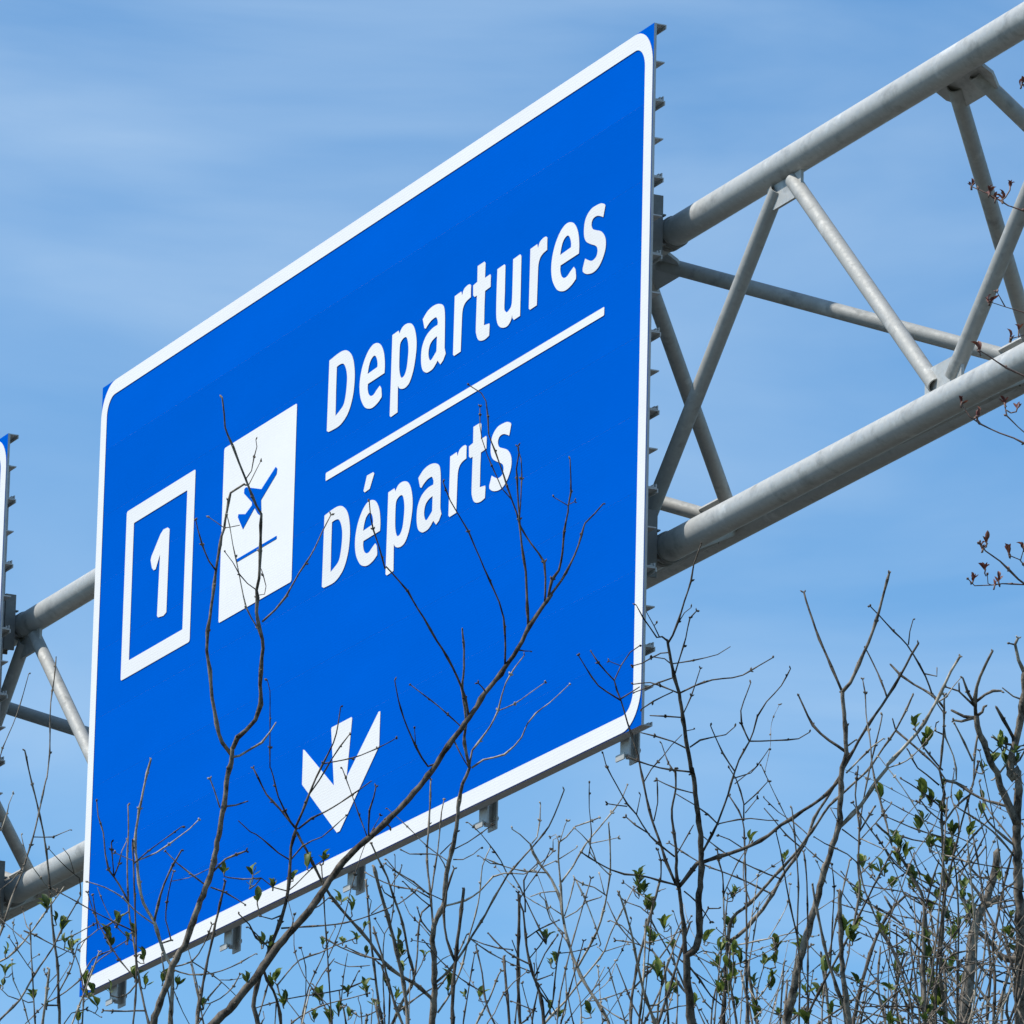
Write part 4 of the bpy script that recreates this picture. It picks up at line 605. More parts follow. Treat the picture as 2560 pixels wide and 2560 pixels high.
  (0,0,((0.6416,12.4849,4.4642,1.99),(0.6631,12.4788,4.4444,1.83),(0.6379,12.4625,4.4581,1.7),(0.5969,12.4391,4.4742,1.52),(0.5597,12.4042,4.5125,1.32))),
  (1,-1,((0.6659,12.6269,4.294,2.68),(0.6619,12.6052,4.3549,2.23),(0.6616,12.5864,4.4074,1.94),(0.659,12.5677,4.4599,1.67))),
  (0,3,((0.6362,12.3946,4.2441,3.94),(0.6465,12.3528,4.2997,3.19),(0.6533,12.3239,4.3379,2.8),(0.6588,12.3093,4.357,2.62))),
  (0,3,((0.6207,12.4026,4.3211,1.98),(0.6063,12.4178,4.3039,1.53),(0.5982,12.4275,4.2925,1.32))),
  (0,0,((0.6178,12.4915,4.4146,1.66),(0.6041,12.4879,4.4405,1.41),(0.5931,12.4882,4.4448,1.33))),
  (1,-1,((0.6863,12.6757,4.3049,2.35),(0.687,12.6205,4.3815,2.0),(0.6951,12.5777,4.4403,1.8),(0.6998,12.5493,4.4793,1.67))),
  (0,6,((0.6306,12.4879,4.4411,1.99),(0.6578,12.5006,4.4311,1.61),(0.6807,12.5141,4.4166,1.33))),
 ]),
 'greening': (12.3, [
  (1,-1,((0.6697,11.8685,4.1333,4.72),(0.6637,11.8523,4.234,3.93),(0.6644,11.8389,4.3165,3.45),(0.6597,11.834,4.3473,3.28),(0.6468,11.8311,4.3678,3.15),(0.6274,11.8261,4.4026,2.94),(0.6146,11.8239,4.4189,2.84))),
  (1,-1,((0.7108,12.0352,4.1696,4.15),(0.699,11.9923,4.2658,3.55),(0.702,11.9485,4.364,3.09),(0.6976,11.9179,4.4324,2.8),(0.6934,11.8918,4.4909,2.57),(0.6966,11.8786,4.5203,2.45),(0.6869,11.8611,4.5591,2.3),(0.6889,11.86,4.5613,2.29),(0.6918,11.8425,4.6003,2.14),(0.6925,11.8251,4.6393,2.0),(0.6916,11.8129,4.6665,1.9))),
  (0,1,((0.6939,11.8706,4.538,1.9),(0.7149,11.8704,4.5428,1.73),(0.7099,11.8618,4.5796,1.51),(0.6967,11.8554,4.608,1.35),(0.6943,11.8516,4.6243,1.27))),
  (0,1,((0.6923,11.8216,4.647,2.54),(0.6735,11.8266,4.6695,2.33),(0.6444,11.8349,4.6884,2.14),(0.6235,11.8406,4.7046,2.02),(0.6077,11.8447,4.7227,1.91))),
  (0,3,((0.6735,11.8266,4.6695,1.9),(0.6619,11.8123,4.696,1.74),(0.6418,11.7954,4.7258,1.6),(0.6307,11.7868,4.7406,1.53),(0.6089,11.7752,4.7587,1.43),(0.5849,11.7615,4.7805,1.33),(0.5697,11.7534,4.7932,1.27))),
  (0,4,((0.6328,11.7868,4.7407,1.43),(0.634,11.7742,4.7591,1.14),(0.6385,11.7627,4.7756,0.95))),
  (0,4,((0.6597,11.8104,4.6997,1.59),(0.6798,11.8119,4.6963,1.38),(0.6795,11.8085,4.7095,1.27))),
  (0,1,((0.6933,11.8901,4.4949,1.91),(0.6887,11.8846,4.5042,1.78),(0.6582,11.8699,4.5237,1.49),(0.628,11.8572,4.5383,1.27))),
  (0,1,((0.6878,11.8724,4.5337,1.91),(0.6679,11.8593,4.5473,1.64),(0.6526,11.8503,4.5555,1.49),(0.6367,11.8321,4.579,1.27))),
  (0,2,((0.696,11.8697,4.5419,3.17),(0.7146,11.865,4.5369,2.96),(0.7397,11.8604,4.519,2.73),(0.7646,11.8553,4.5054,2.53),(0.7936,11.8482,4.4958,2.34),(0.8102,11.8451,4.4846,2.22))),
  (0,1,((0.6946,11.9066,4.4577,1.59),(0.6707,11.8955,4.461,1.48),(0.6404,11.8804,4.4675,1.38),(0.6057,11.8621,4.4773,1.27))),
  (0,1,((0.6938,11.8963,4.4812,1.59),(0.6698,11.8834,4.497,1.37),(0.6586,11.8747,4.5098,1.27))),
  (0,1,((0.6941,11.9003,4.4714,2.54),(0.714,11.8853,4.5007,1.98),(0.7405,11.8729,4.5221,1.59))),
  (0,1,((0.6979,11.9225,4.4227,2.23),(0.7145,11.9189,4.4244,2.08),(0.7467,11.8987,4.4615,1.77),(0.771,11.8856,4.4848,1.59))),
  (1,-1,((0.7378,12.167,4.1982,2.58),(0.7349,12.129,4.275,2.23),(0.7341,12.09,4.3536,1.96),(0.7269,12.0512,4.4318,1.72),(0.7169,12.0317,4.4706,1.61))),
  (1,-1,((0.6929,12.0553,4.1735,3.2),(0.6896,12.0094,4.2477,2.7),(0.6787,11.974,4.3044,2.41),(0.6728,11.9505,4.3421,2.23))),
  (0,0,((0.6644,11.8389,4.3165,2.21),(0.6753,11.8173,4.3652,1.78),(0.6847,11.8042,4.3945,1.57))),
  (0,0,((0.6634,11.8487,4.2545,1.89),(0.6479,11.8347,4.2681,1.49),(0.6346,11.8238,4.2781,1.26))),
  (0,1,((0.6992,11.94,4.3835,1.91),(0.6796,11.9308,4.3961,1.67),(0.6624,11.9252,4.4008,1.54),(0.6442,11.9059,4.4347,1.27))),
  (0,1,((0.699,11.9923,4.2658,2.55),(0.7189,11.9737,4.2837,1.93),(0.7393,11.9632,4.2862,1.59))),
  (0,2,((0.6945,11.8544,4.612,1.91),(0.6798,11.8561,4.6186,1.51),(0.6818,11.8552,4.6315,1.27))),
  (0,1,((0.6933,11.8627,4.5555,1.9),(0.661,11.8548,4.5918,1.47),(0.6478,11.8488,4.6182,1.27))),
  (0,1,((0.6951,11.9134,4.4421,1.91),(0.6714,11.9045,4.448,1.64),(0.6478,11.8971,4.45,1.46),(0.622,11.8876,4.4558,1.27))),
  (0,1,((0.7023,11.953,4.3542,2.23),(0.6747,11.9497,4.3636,1.72),(0.6407,11.9468,4.3707,1.27))),
  (0,14,((0.7269,12.0512,4.4318,1.93),(0.7505,12.0572,4.4556,1.64),(0.7763,12.0644,4.5062,1.29))),
 ]),
 'stump': (13.4, [
  (1,-1,((0.7974,12.9633,4.3685,15.81),(0.8009,12.9518,4.4336,13.25),(0.8067,12.942,4.4898,11.59),(0.8126,12.9321,4.546,10.09),(0.8301,12.9252,4.5869,8.98),(0.8387,12.9197,4.6186,8.19),(0.8474,12.9151,4.6458,7.52),(0.8492,12.9103,4.6728,6.89))),
  (0,0,((0.8302,12.9258,4.5847,8.26),(0.8414,12.9243,4.5893,7.11),(0.8527,12.922,4.5961,6.2))),
  (0,0,((0.8301,12.925,4.5892,3.1),(0.8066,12.9169,4.6172,2.5),(0.7809,12.9094,4.6429,2.07))),
  (0,0,((0.8173,12.9335,4.5394,5.16),(0.8454,12.944,4.5168,3.85),(0.8599,12.9537,4.4937,3.1))),
  (0,0,((0.8105,12.9339,4.5347,3.44),(0.7928,12.9128,4.5878,2.57),(0.7824,12.896,4.6304,2.06))),
  (0,0,((0.8065,12.9402,4.501,3.1),(0.823,12.9465,4.4795,2.58),(0.8509,12.9527,4.4583,2.09),(0.8807,12.9546,4.4524,1.72))),
  (0,0,((0.843,12.9174,4.6322,2.75),(0.8205,12.922,4.6304,2.41),(0.8044,12.9215,4.6463,2.16),(0.8291,12.9187,4.6837,1.72))),
  (0,0,((0.8009,12.9518,4.4336,2.75),(0.7784,12.9596,4.458,2.19),(0.7648,12.9662,4.4941,1.72))),
  (0,0,((0.8028,12.9486,4.4515,2.75),(0.8236,12.9511,4.4247,2.15),(0.855,12.9438,4.4331,1.72))),
  (1,-1,((0.8563,13.2761,4.4363,3.52),(0.858,13.2709,4.4924,3.15),(0.862,13.2655,4.5509,2.87),(0.8518,13.2591,4.621,2.57),(0.8422,13.2573,4.6443,2.47))),
 ]),
 'gnarled': (12.1, [
  (1,-1,((0.821,11.9176,4.1452,11.37),(0.8205,11.886,4.2452,10.29),(0.8131,11.8481,4.365,9.34),(0.8083,11.8166,4.4648,8.63),(0.8083,11.7913,4.5447,8.09),(0.7962,11.7958,4.5264,7.95),(0.7972,11.7832,4.5663,7.7),(0.8029,11.7768,4.5864,7.57),(0.8102,11.7641,4.6265,7.31),(0.8154,11.7514,4.6665,7.06),(0.8132,11.7451,4.6864,6.94))),
  (0,0,((0.8138,11.7451,4.6864,4.42),(0.8039,11.7384,4.706,3.68),(0.798,11.7304,4.7297,3.08),(0.8019,11.727,4.7397,2.84))),
  (0,1,((0.798,11.7304,4.7297,1.89),(0.7883,11.7262,4.7305,1.58))),
  (0,0,((0.8084,11.8178,4.4608,8.21),(0.7906,11.8038,4.4935,7.47),(0.7771,11.7915,4.5224,6.99),(0.7769,11.789,4.5285,6.9),(0.7635,11.7783,4.5535,6.52),(0.7522,11.7677,4.5786,6.17),(0.741,11.7578,4.6017,5.86),(0.7384,11.7514,4.6172,5.67))),
  (0,3,((0.7384,11.7514,4.6172,4.1),(0.7349,11.7325,4.6424,3.54),(0.7417,11.7105,4.6713,3.06),(0.7509,11.6948,4.6911,2.74),(0.7594,11.683,4.7055,2.51))),
  (0,4,((0.7384,11.7373,4.6373,3.15),(0.7519,11.738,4.6486,2.7),(0.7645,11.7391,4.6556,2.43),(0.7772,11.7416,4.6566,2.21))),
  (0,4,((0.7365,11.7406,4.6316,2.83),(0.7243,11.7299,4.6501,2.3),(0.7151,11.7185,4.6706,1.89))),
  (0,4,((0.7355,11.7409,4.6306,2.83),(0.7181,11.73,4.6435,2.22),(0.7093,11.7243,4.6505,1.98),(0.688,11.7164,4.6544,1.57))),
  (0,7,((0.7104,11.7246,4.6495,1.89),(0.7087,11.716,4.6612,1.57))),
  (0,3,((0.7374,11.752,4.6152,4.1),(0.7199,11.7568,4.6181,3.25),(0.7013,11.7606,4.6284,2.52))),
  (0,9,((0.7363,11.752,4.6152,3.47),(0.716,11.7608,4.6105,2.59),(0.7037,11.7644,4.6132,2.21))),
  (0,3,((0.7394,11.7514,4.6172,3.47),(0.7488,11.7513,4.6239,2.87),(0.7507,11.7503,4.6323,2.52))),
  (0,0,((0.7999,11.7781,4.5824,4.1),(0.7985,11.7742,4.59,3.79),(0.7829,11.761,4.6143,3.03),(0.7696,11.7508,4.6329,2.52))),
  (0,0,((0.7989,11.7793,4.5784,2.84),(0.7776,11.7736,4.5807,2.2),(0.7668,11.7683,4.5877,1.89))),
  (0,3,((0.7433,11.761,4.5939,2.52),(0.7374,11.764,4.5601,2.08),(0.7359,11.7685,4.5113,1.63),(0.7339,11.769,4.5051,1.57))),
  (0,14,((0.7345,11.7652,4.5474,2.2),(0.7202,11.7562,4.5749,1.84),(0.7048,11.7472,4.6024,1.57))),
  (0,3,((0.7544,11.7692,4.5747,2.21),(0.7669,11.7673,4.5616,1.96),(0.7788,11.7585,4.5726,1.78),(0.7974,11.7551,4.5593,1.57))),
  (0,0,((0.8192,11.8828,4.2552,8.84),(0.7971,11.882,4.2566,6.44),(0.7823,11.8796,4.2643,5.05))),
  (0,0,((0.821,11.9169,4.1472,3.47),(0.8095,11.8777,4.2217,2.67),(0.8155,11.8474,4.2793,2.21))),
  (1,-1,((0.7883,12.0578,4.1763,3.2),(0.7907,12.0676,4.252,2.9),(0.7888,12.0777,4.3303,2.68),(0.7997,12.0851,4.3868,2.53),(0.8105,12.0925,4.4435,2.39),(0.8258,12.1,4.4983,2.26))),
  (0,19,((0.7996,12.0841,4.3844,2.25),(0.8383,12.0832,4.3938,1.61))),
  (0,0,((0.8115,11.8292,4.4249,2.84),(0.7877,11.8184,4.439,2.49),(0.7615,11.8038,4.4606,2.16),(0.7478,11.7879,4.4886,1.89))),
  (0,0,((0.8128,11.8449,4.375,2.84),(0.7948,11.8567,4.3665,2.18),(0.787,11.8638,4.3594,1.9))),
  (0,0,((0.8099,11.8355,4.4049,2.53),(0.7924,11.8246,4.4255,2.24),(0.7706,11.8133,4.4459,2.02),(0.7405,11.8018,4.4639,1.78),(0.7104,11.7911,4.4799,1.58))),
  (0,0,((0.8136,11.8544,4.345,2.21),(0.801,11.8529,4.3444,1.97),(0.7716,11.851,4.3368,1.58))),
  (0,18,((0.8126,11.917,4.147,2.84),(0.7984,11.8951,4.1719,2.48),(0.8025,11.8652,4.2082,2.13),(0.8112,11.8421,4.2353,1.89))),
  (0,0,((0.8143,11.7577,4.6465,2.21),(0.7969,11.7542,4.6517,1.7),(0.7797,11.7484,4.6638,1.26))),
  (0,13,((0.798,11.7799,4.5763,2.21),(0.7891,11.7868,4.5498,1.86),(0.7688,11.793,4.525,1.58))),
  (0,0,((0.7972,11.7832,4.5663,2.21),(0.8074,11.7803,4.5766,1.78),(0.8161,11.7797,4.5788,1.58))),
  (0,0,((0.7967,11.7894,4.5463,2.52),(0.8097,11.782,4.5556,2.22),(0.8212,11.7689,4.5763,1.89))),
 ]),
 'maple': (10.6, [
  (0,-1,((0.7198,10.2244,4.4059,2.48),(0.6986,10.2094,4.4174,2.11),(0.6715,10.1877,4.4362,1.73),(0.6505,10.1732,4.4468,1.49),(0.6426,10.1646,4.4555,1.37))),
  (0,0,((0.7195,10.2209,4.4125,1.38),(0.677,10.2121,4.411,1.23),(0.6622,10.2097,4.408,1.19),(0.6383,10.2052,4.4053,1.13),(0.6288,10.2001,4.4131,1.1))),
  (0,1,((0.6622,10.2097,4.408,1.1),(0.6566,10.2071,4.4091,0.99),(0.6551,10.1991,4.4201,0.82))),
  (0,1,((0.7177,10.2214,4.4107,1.38),(0.7063,10.2108,4.4378,1.2),(0.7002,10.208,4.4445,1.16),(0.6873,10.2054,4.4491,1.1))),
  (0,3,((0.7012,10.2083,4.4436,1.1),(0.7052,10.1964,4.4584,0.83))),
  (1,-1,((0.7339,9.9446,4.615,2.16),(0.6859,9.9326,4.6249,1.76),(0.662,9.9253,4.6337,1.59),(0.6372,9.9161,4.647,1.42),(0.6249,9.9118,4.6528,1.35))),
  (1,-1,((0.7427,10.0595,4.5491,2.18),(0.695,10.0583,4.5677,1.78),(0.6815,10.0576,4.5746,1.69),(0.6611,10.0574,4.5814,1.57),(0.6356,10.0563,4.5932,1.42),(0.6294,10.0549,4.6011,1.36))),
  (0,6,((0.7426,10.0583,4.5541,1.36),(0.6945,10.052,4.5817,1.2),(0.686,10.0504,4.5885,1.17),(0.6705,10.0469,4.6029,1.12),(0.6671,10.0432,4.6176,1.09))),
  (0,6,((0.6346,10.0563,4.5932,1.36),(0.6204,10.0575,4.6038,1.21),(0.6101,10.0573,4.6204,1.09))),
  (1,-1,((0.7291,10.1501,4.9144,1.66),(0.7,10.152,4.9312,1.37),(0.6788,10.1544,4.9387,1.21),(0.665,10.155,4.9482,1.11))),
  (0,9,((0.6788,10.1544,4.9387,1.39),(0.6515,10.1605,4.9569,1.05),(0.6265,10.1664,4.9703,0.83))),
  (1,-1,((0.7248,10.0813,4.7249,1.37),(0.6956,10.0758,4.7273,1.18),(0.6789,10.0746,4.7217,1.1))),
  (1,-1,((0.7423,10.3264,4.8204,1.4),(0.7086,10.3105,4.834,1.11),(0.6847,10.3015,4.838,0.96),(0.6632,10.2933,4.8422,0.84))),
  (0,12,((0.6847,10.3015,4.838,1.4),(0.6729,10.3004,4.8592,0.84))),
  (1,-1,((0.7176,10.0953,5.0843,1.66),(0.6986,10.0869,5.0858,1.28),(0.6913,10.08,5.0929,1.11))),
 ]),
}
LEAF_SPOTS = [
('leftfork',(-0.6322, 12.3748, 4.3897),(-0.6337, 12.3724, 4.3982)),
('leftfork',(-0.6467, 12.3729, 4.371),(-0.654, 12.3689, 4.3849)),
('leftedge',(-0.6756, 12.982, 4.4888),(-0.6717, 12.9838, 4.4823)),
('leftfork',(-0.6055, 12.375, 4.3747),(-0.6077, 12.375, 4.3747)),
('leftedge',(-0.6463, 12.9858, 4.4974),(-0.6501, 12.9858, 4.4973)),
('leftedge',(-0.7512, 12.851, 4.4855),(-0.7527, 12.8512, 4.4848)),
('leftedge',(-0.7455, 12.8452, 4.4611),(-0.7471, 12.8484, 4.4499)),
('leftedge',(-0.7434, 13.0137, 4.4872),(-0.741, 13.0143, 4.4851)),
('leftedge',(-0.7919, 12.7812, 4.3492),(-0.8098, 12.7819, 4.3466)),
('leftedge',(-0.8464, 12.8457, 4.4403),(-0.8418, 12.8475, 4.4339)),
('leftedge',(-0.84, 12.77, 4.3869),(-0.8274, 12.7689, 4.3907)),
('leftedge',(-0.8494, 12.8565, 4.3872),(-0.8538, 12.8578, 4.3827)),
('leftedge',(-0.704, 13.0168, 4.4116),(-0.7187, 13.0158, 4.4153)),
('leftedge',(-0.6932, 12.9583, 4.3782),(-0.6986, 12.962, 4.365)),
('leftfork',(-0.5828, 12.3743, 4.2882),(-0.5921, 12.3741, 4.2888)),
('leftfork',(-0.5551, 12.3835, 4.2954),(-0.5506, 12.3825, 4.2987)),
('leftfork',(-0.5318, 12.401, 4.2953),(-0.541, 12.4014, 4.2941)),
('leftfork',(-0.6006, 12.3748, 4.2991),(-0.5947, 12.3743, 4.301)),
('leftedge',(-0.7807, 12.9772, 4.3779),(-0.7815, 12.976, 4.3823)),
('leftfork',(-0.6415, 12.3814, 4.2773),(-0.6174, 12.383, 4.2715)),
('leftfork',(-0.5887, 12.3745, 4.3304),(-0.5996, 12.3745, 4.3302)),
('crossing',(-0.4373, 11.7438, 4.3341),(-0.3787, 11.7457, 4.3275)),
('crossing',(-0.3916, 11.7441, 4.3331),(-0.3787, 11.7457, 4.3275)),
('crossing',(-0.3954, 11.7492, 4.3151),(-0.3787, 11.7457, 4.3275)),
('leftedge',(-0.7768, 12.8008, 4.5105),(-0.7762, 12.8018, 4.507)),
('leftedge',(-0.7181, 13.0131, 4.4268),(-0.716, 13.014, 4.4235)),
('leftfork',(-0.4895, 12.4087, 4.2624),(-0.4874, 12.4075, 4.2666)),
('diagonal',(-0.3832, 11.3489, 4.0752),(-0.3778, 11.3504, 4.0699)),
('leftedge',(-0.7274, 13.0176, 4.3646),(-0.7199, 13.0187, 4.3609)),
('leftedge',(-0.7129, 13.0159, 4.4066),(-0.72, 13.017, 4.4028)),
('leftedge',(-0.7674, 12.9247, 4.5157),(-0.7726, 12.9255, 4.5128)),
('crossing',(-0.3062, 11.728, 4.3442),(-0.2999, 11.729, 4.3404)),
('crossing',(-0.2814, 11.7174, 4.3508),(-0.2814, 11.7168, 4.3528)),
('crossing',(-0.3291, 11.7533, 4.3304),(-0.3357, 11.7533, 4.3303)),
('crossing',(-0.3836, 11.7425, 4.2905),(-0.3768, 11.7492, 4.2667)),
('crossing',(-0.3597, 11.7523, 4.3146),(-0.3597, 11.7523, 4.3146)),
('slender',(-0.2622, 12.1585, 4.389),(-0.269, 12.1597, 4.3848)),
('slender',(-0.2449, 12.1762, 4.3737),(-0.2503, 12.1783, 4.3664)),
('slender',(-0.2231, 12.1958, 4.3545),(-0.2294, 12.1976, 4.3482)),
('thicket',(-0.2485, 12.8753, 4.4845),(-0.257, 12.8752, 4.4851)),
('thicket',(-0.271, 12.871, 4.4806),(-0.2726, 12.8717, 4.4781)),
('thicket',(-0.307, 12.9153, 4.485),(-0.3012, 12.9168, 4.4797)),
('thicket',(-0.2313, 12.837, 4.4531),(-0.2342, 12.8378, 4.4502)),
('thicket',(-0.1774, 12.8142, 4.4725),(-0.1639, 12.8135, 4.4749)),
('thicket',(-0.1724, 12.8249, 4.4542),(-0.1605, 12.8232, 4.4602)),
('thicket',(-0.1744, 12.8325, 4.442),(-0.1579, 12.8305, 4.4491)),
('slender',(-0.1597, 12.256, 4.2968),(-0.166, 12.2578, 4.2904)),
('thicket',(-0.3838, 12.8497, 4.4061),(-0.3784, 12.8511, 4.4011)),
('crossing',(-0.3508, 11.5511, 4.1141),(-0.3549, 11.5507, 4.1155)),
('thicket',(-0.3701, 12.8516, 4.363),(-0.3722, 12.8494, 4.3705)),
('thicket',(-0.3108, 12.9569, 4.3941),(-0.3059, 12.9573, 4.3927)),
('thicket',(-0.2614, 12.8591, 4.388),(-0.2592, 12.8578, 4.3924)),
('thicket',(-0.228, 12.6287, 4.3455),(-0.2254, 12.6308, 4.3381)),
('thicket',(-0.2234, 12.6305, 4.3392),(-0.2254, 12.6308, 4.3381)),
('thicket',(-0.2766, 12.8786, 4.3572),(-0.2725, 12.8743, 4.3725)),
('thicket',(-0.2591, 12.9197, 4.3595),(-0.2509, 12.9173, 4.3681)),
('thicket',(-0.2141, 12.9013, 4.3774),(-0.2078, 12.9007, 4.3794)),
('thicket',(-0.1783, 12.8926, 4.3996),(-0.1896, 12.8933, 4.3971)),
('thicket',(-0.1968, 12.8892, 4.4146),(-0.1957, 12.8887, 4.4162)),
('thicket',(-0.1615, 12.8977, 4.364),(-0.1663, 12.8954, 4.3722)),
('thicket',(-0.1318, 12.8434, 4.4523),(-0.1332, 12.8447, 4.448)),
('slender',(-0.0839, 12.2932, 4.2825),(-0.0764, 12.2934, 4.2819)),
('slender',(-0.0858, 12.2957, 4.2742),(-0.0814, 12.2966, 4.2711)),
('slender',(-0.0571, 12.2022, 4.2457),(-0.0534, 12.202, 4.2462)),
('slender',(-0.0335, 12.2257, 4.2492),(-0.0184, 12.2268, 4.2454)),
('thicket',(-0.3117, 12.6638, 4.3012),(-0.321, 12.6612, 4.3103)),
('thicket',(-0.2914, 12.9544, 4.3568),(-0.2933, 12.955, 4.3546)),
('thicket',(-0.1778, 12.8765, 4.3845),(-0.1686, 12.8783, 4.3782)),
('crossing',(-0.3635, 11.7686, 4.2226),(-0.3661, 11.7684, 4.2233)),
('crossing',(-0.3758, 11.7641, 4.2235),(-0.3717, 11.7635, 4.2256)),
('tall',(0.2098, 11.599, 4.3074),(0.2117, 11.5979, 4.3114)),
('pale',(0.2288, 12.762, 4.5673),(0.2203, 12.7644, 4.559)),
('pale',(0.2403, 12.765, 4.5567),(0.2203, 12.7644, 4.559)),
('pale',(0.2315, 12.7669, 4.55),(0.2203, 12.7644, 4.559)),
('sprouting',(0.2402, 12.3843, 4.4396),(0.2451, 12.3851, 4.4368)),
('sprouting',(0.2357, 12.3799, 4.443),(0.2301, 12.3813, 4.4382)),
('sprouting',(0.2469, 12.3854, 4.4356),(0.2451, 12.3851, 4.4368)),
('sprouting',(0.2678, 12.4238, 4.4157),(0.2787, 12.4231, 4.418)),
('sprouting',(0.2432, 12.1568, 4.3328),(0.2314, 12.1562, 4.3346)),
('sprouting',(0.2447, 12.4432, 4.3903),(0.2454, 12.4451, 4.3835)),
('sprouting',(0.2814, 12.4214, 4.3841),(0.2814, 12.4214, 4.3841)),
('sprouting',(0.2562, 12.4316, 4.3432),(0.2538, 12.4293, 4.3516)),
('sprouting',(0.2588, 12.1344, 4.2626),(0.2602, 12.1349, 4.2608)),
('sprouting',(0.2522, 12.1303, 4.2703),(0.2609, 12.132, 4.2643)),
('sprouting',(0.2881, 12.3708, 4.2973),(0.2903, 12.3706, 4.2978)),
('dark',(0.071, 12.0139, 4.3009),(0.0688, 12.0128, 4.3049)),
('dark',(0.0783, 12.0259, 4.2626),(0.0881, 12.027, 4.2588)),
('dark',(0.0867, 12.0268, 4.2674),(0.0891, 12.0268, 4.2674)),
('dark',(0.0799, 12.0278, 4.1875),(0.0778, 12.028, 4.1867)),
('pale',(0.099, 12.836, 4.3501),(0.0924, 12.8352, 4.3527)),
('pale',(0.1516, 12.7118, 4.3294),(0.136, 12.7129, 4.3256)),
('leafy',(0.3795, 12.3774, 4.4593),(0.3634, 12.378, 4.4574)),
('leafy',(0.3813, 12.3694, 4.4664),(0.3687, 12.3669, 4.4752)),
('leafy',(0.3743, 12.3993, 4.4149),(0.3768, 12.4001, 4.4121)),
('leafy',(0.3807, 12.3954, 4.4187),(0.3775, 12.3953, 4.4192)),
('tall',(0.3385, 11.6688, 4.2109),(0.3324, 11.67, 4.2068)),
('leafy',(0.3538, 12.3326, 4.3327),(0.3638, 12.3334, 4.3299)),
('leafy',(0.3666, 12.4171, 4.3852),(0.3701, 12.4167, 4.3866)),
('tall',(0.3701, 11.6873, 4.1968),(0.3805, 11.6882, 4.1938)),
('leafy',(0.4331, 12.4318, 4.3609),(0.4332, 12.433, 4.3567)),
('leafy',(0.3654, 12.0591, 4.2508),(0.3677, 12.0596, 4.249)),
('leafy',(0.3749, 12.4341, 4.3109),(0.3694, 12.4337, 4.3122)),
('leafy',(0.3767, 12.0642, 4.2132),(0.3724, 12.0638, 4.2146)),
('leafy',(0.4181, 12.4276, 4.3261),(0.4256, 12.4284, 4.323)),
('leafy',(0.4207, 12.4231, 4.2873),(0.4229, 12.4236, 4.2855)),
('leafy',(0.4187, 12.4214, 4.269),(0.4231, 12.4215, 4.2689)),
('leafy',(0.4274, 12.4228, 4.2762),(0.423, 12.4225, 4.2772)),
('leafy',(0.365, 12.0568, 4.2677),(0.3659, 12.0578, 4.2643)),
('leafy',(0.3724, 12.4319, 4.3215),(0.3697, 12.4323, 4.3202)),
('leafy',(0.4385, 12.0347, 4.2949),(0.4338, 12.029, 4.3152)),
('leafy',(0.4383, 12.033, 4.301),(0.4338, 12.029, 4.3152)),
('leafy',(0.4511, 12.4317, 4.3613),(0.4332, 12.433, 4.3567)),
('leafy',(0.4445, 12.3625, 4.3259),(0.4383, 12.3667, 4.3111)),
('leafy',(0.4427, 12.3673, 4.3091),(0.4383, 12.3667, 4.3111)),
('ysapling',(0.5845, 11.3235, 4.3077),(0.5803, 11.3202, 4.3192)),
('greening',(0.62, 11.89, 4.4477),(0.622, 11.8876, 4.4558)),
('greening',(0.6209, 11.8234, 4.4189),(0.6172, 11.8244, 4.4156)),
('greening',(0.6251, 11.8234, 4.419),(0.6172, 11.8244, 4.4156)),
('greening',(0.6255, 11.8276, 4.3921),(0.6333, 11.8276, 4.3921)),
('greening',(0.6213, 11.8272, 4.3984),(0.6274, 11.8261, 4.4026)),
('greening',(0.6446, 11.8302, 4.3761),(0.641, 11.8296, 4.3782)),
('ysapling',(0.5673, 11.2909, 4.2545),(0.5687, 11.2907, 4.2549)),
('ysapling',(0.5733, 11.2914, 4.2527),(0.5687, 11.2907, 4.2549)),
('ysapling',(0.5091, 11.217, 4.1445),(0.5043, 11.2164, 4.1467)),
('ysapling',(0.524, 11.2368, 4.1331),(0.5195, 11.2374, 4.1311)),
('ysapling',(0.5201, 11.2377, 4.1373),(0.52, 11.2372, 4.1392)),
('ysapling',(0.4882, 11.3574, 4.1143),(0.4962, 11.3573, 4.1148)),
('ysapling',(0.4617, 11.386, 4.0872),(0.4641, 11.3855, 4.0889)),
('ysapling',(0.5157, 11.2488, 4.0405),(0.5165, 11.2491, 4.0394)),
('ysapling',(0.5099, 11.2513, 4.0369),(0.5079, 11.2511, 4.0378)),
('ysapling',(0.4944, 11.254, 4.027),(0.5099, 11.2528, 4.0311)),
('ysapling',(0.4625, 11.3891, 4.0389),(0.4654, 11.3894, 4.0379)),
('greening',(0.6627, 11.8735, 4.5182),(0.665, 11.8731, 4.5194)),
('greening',(0.6738, 11.8812, 4.5052),(0.6785, 11.8797, 4.5107)),
('greening',(0.6639, 11.8897, 4.4833),(0.6766, 11.8871, 4.4925)),
('greening',(0.6576, 11.8876, 4.4653),(0.6555, 11.8879, 4.4642)),
('greening',(0.6779, 11.9073, 4.4467),(0.6793, 11.9075, 4.4461)),
('greening',(0.6799, 11.9067, 4.4488),(0.6793, 11.9075, 4.4461)),
('greening',(0.6976, 11.8906, 4.4929),(0.6938, 11.8901, 4.4946)),
('greening',(0.6952, 11.8878, 4.4987),(0.6946, 11.8868, 4.502)),
('greening',(0.7111, 11.9019, 4.4678),(0.695, 11.9016, 4.469)),
('greening',(0.7134, 11.9047, 4.4621),(0.6955, 11.9048, 4.4617)),
('greening',(0.7149, 12.0328, 4.4665),(0.7169, 12.0317, 4.4706)),
('greening',(0.7015, 11.9139, 4.4423),(0.697, 11.9147, 4.4397)),
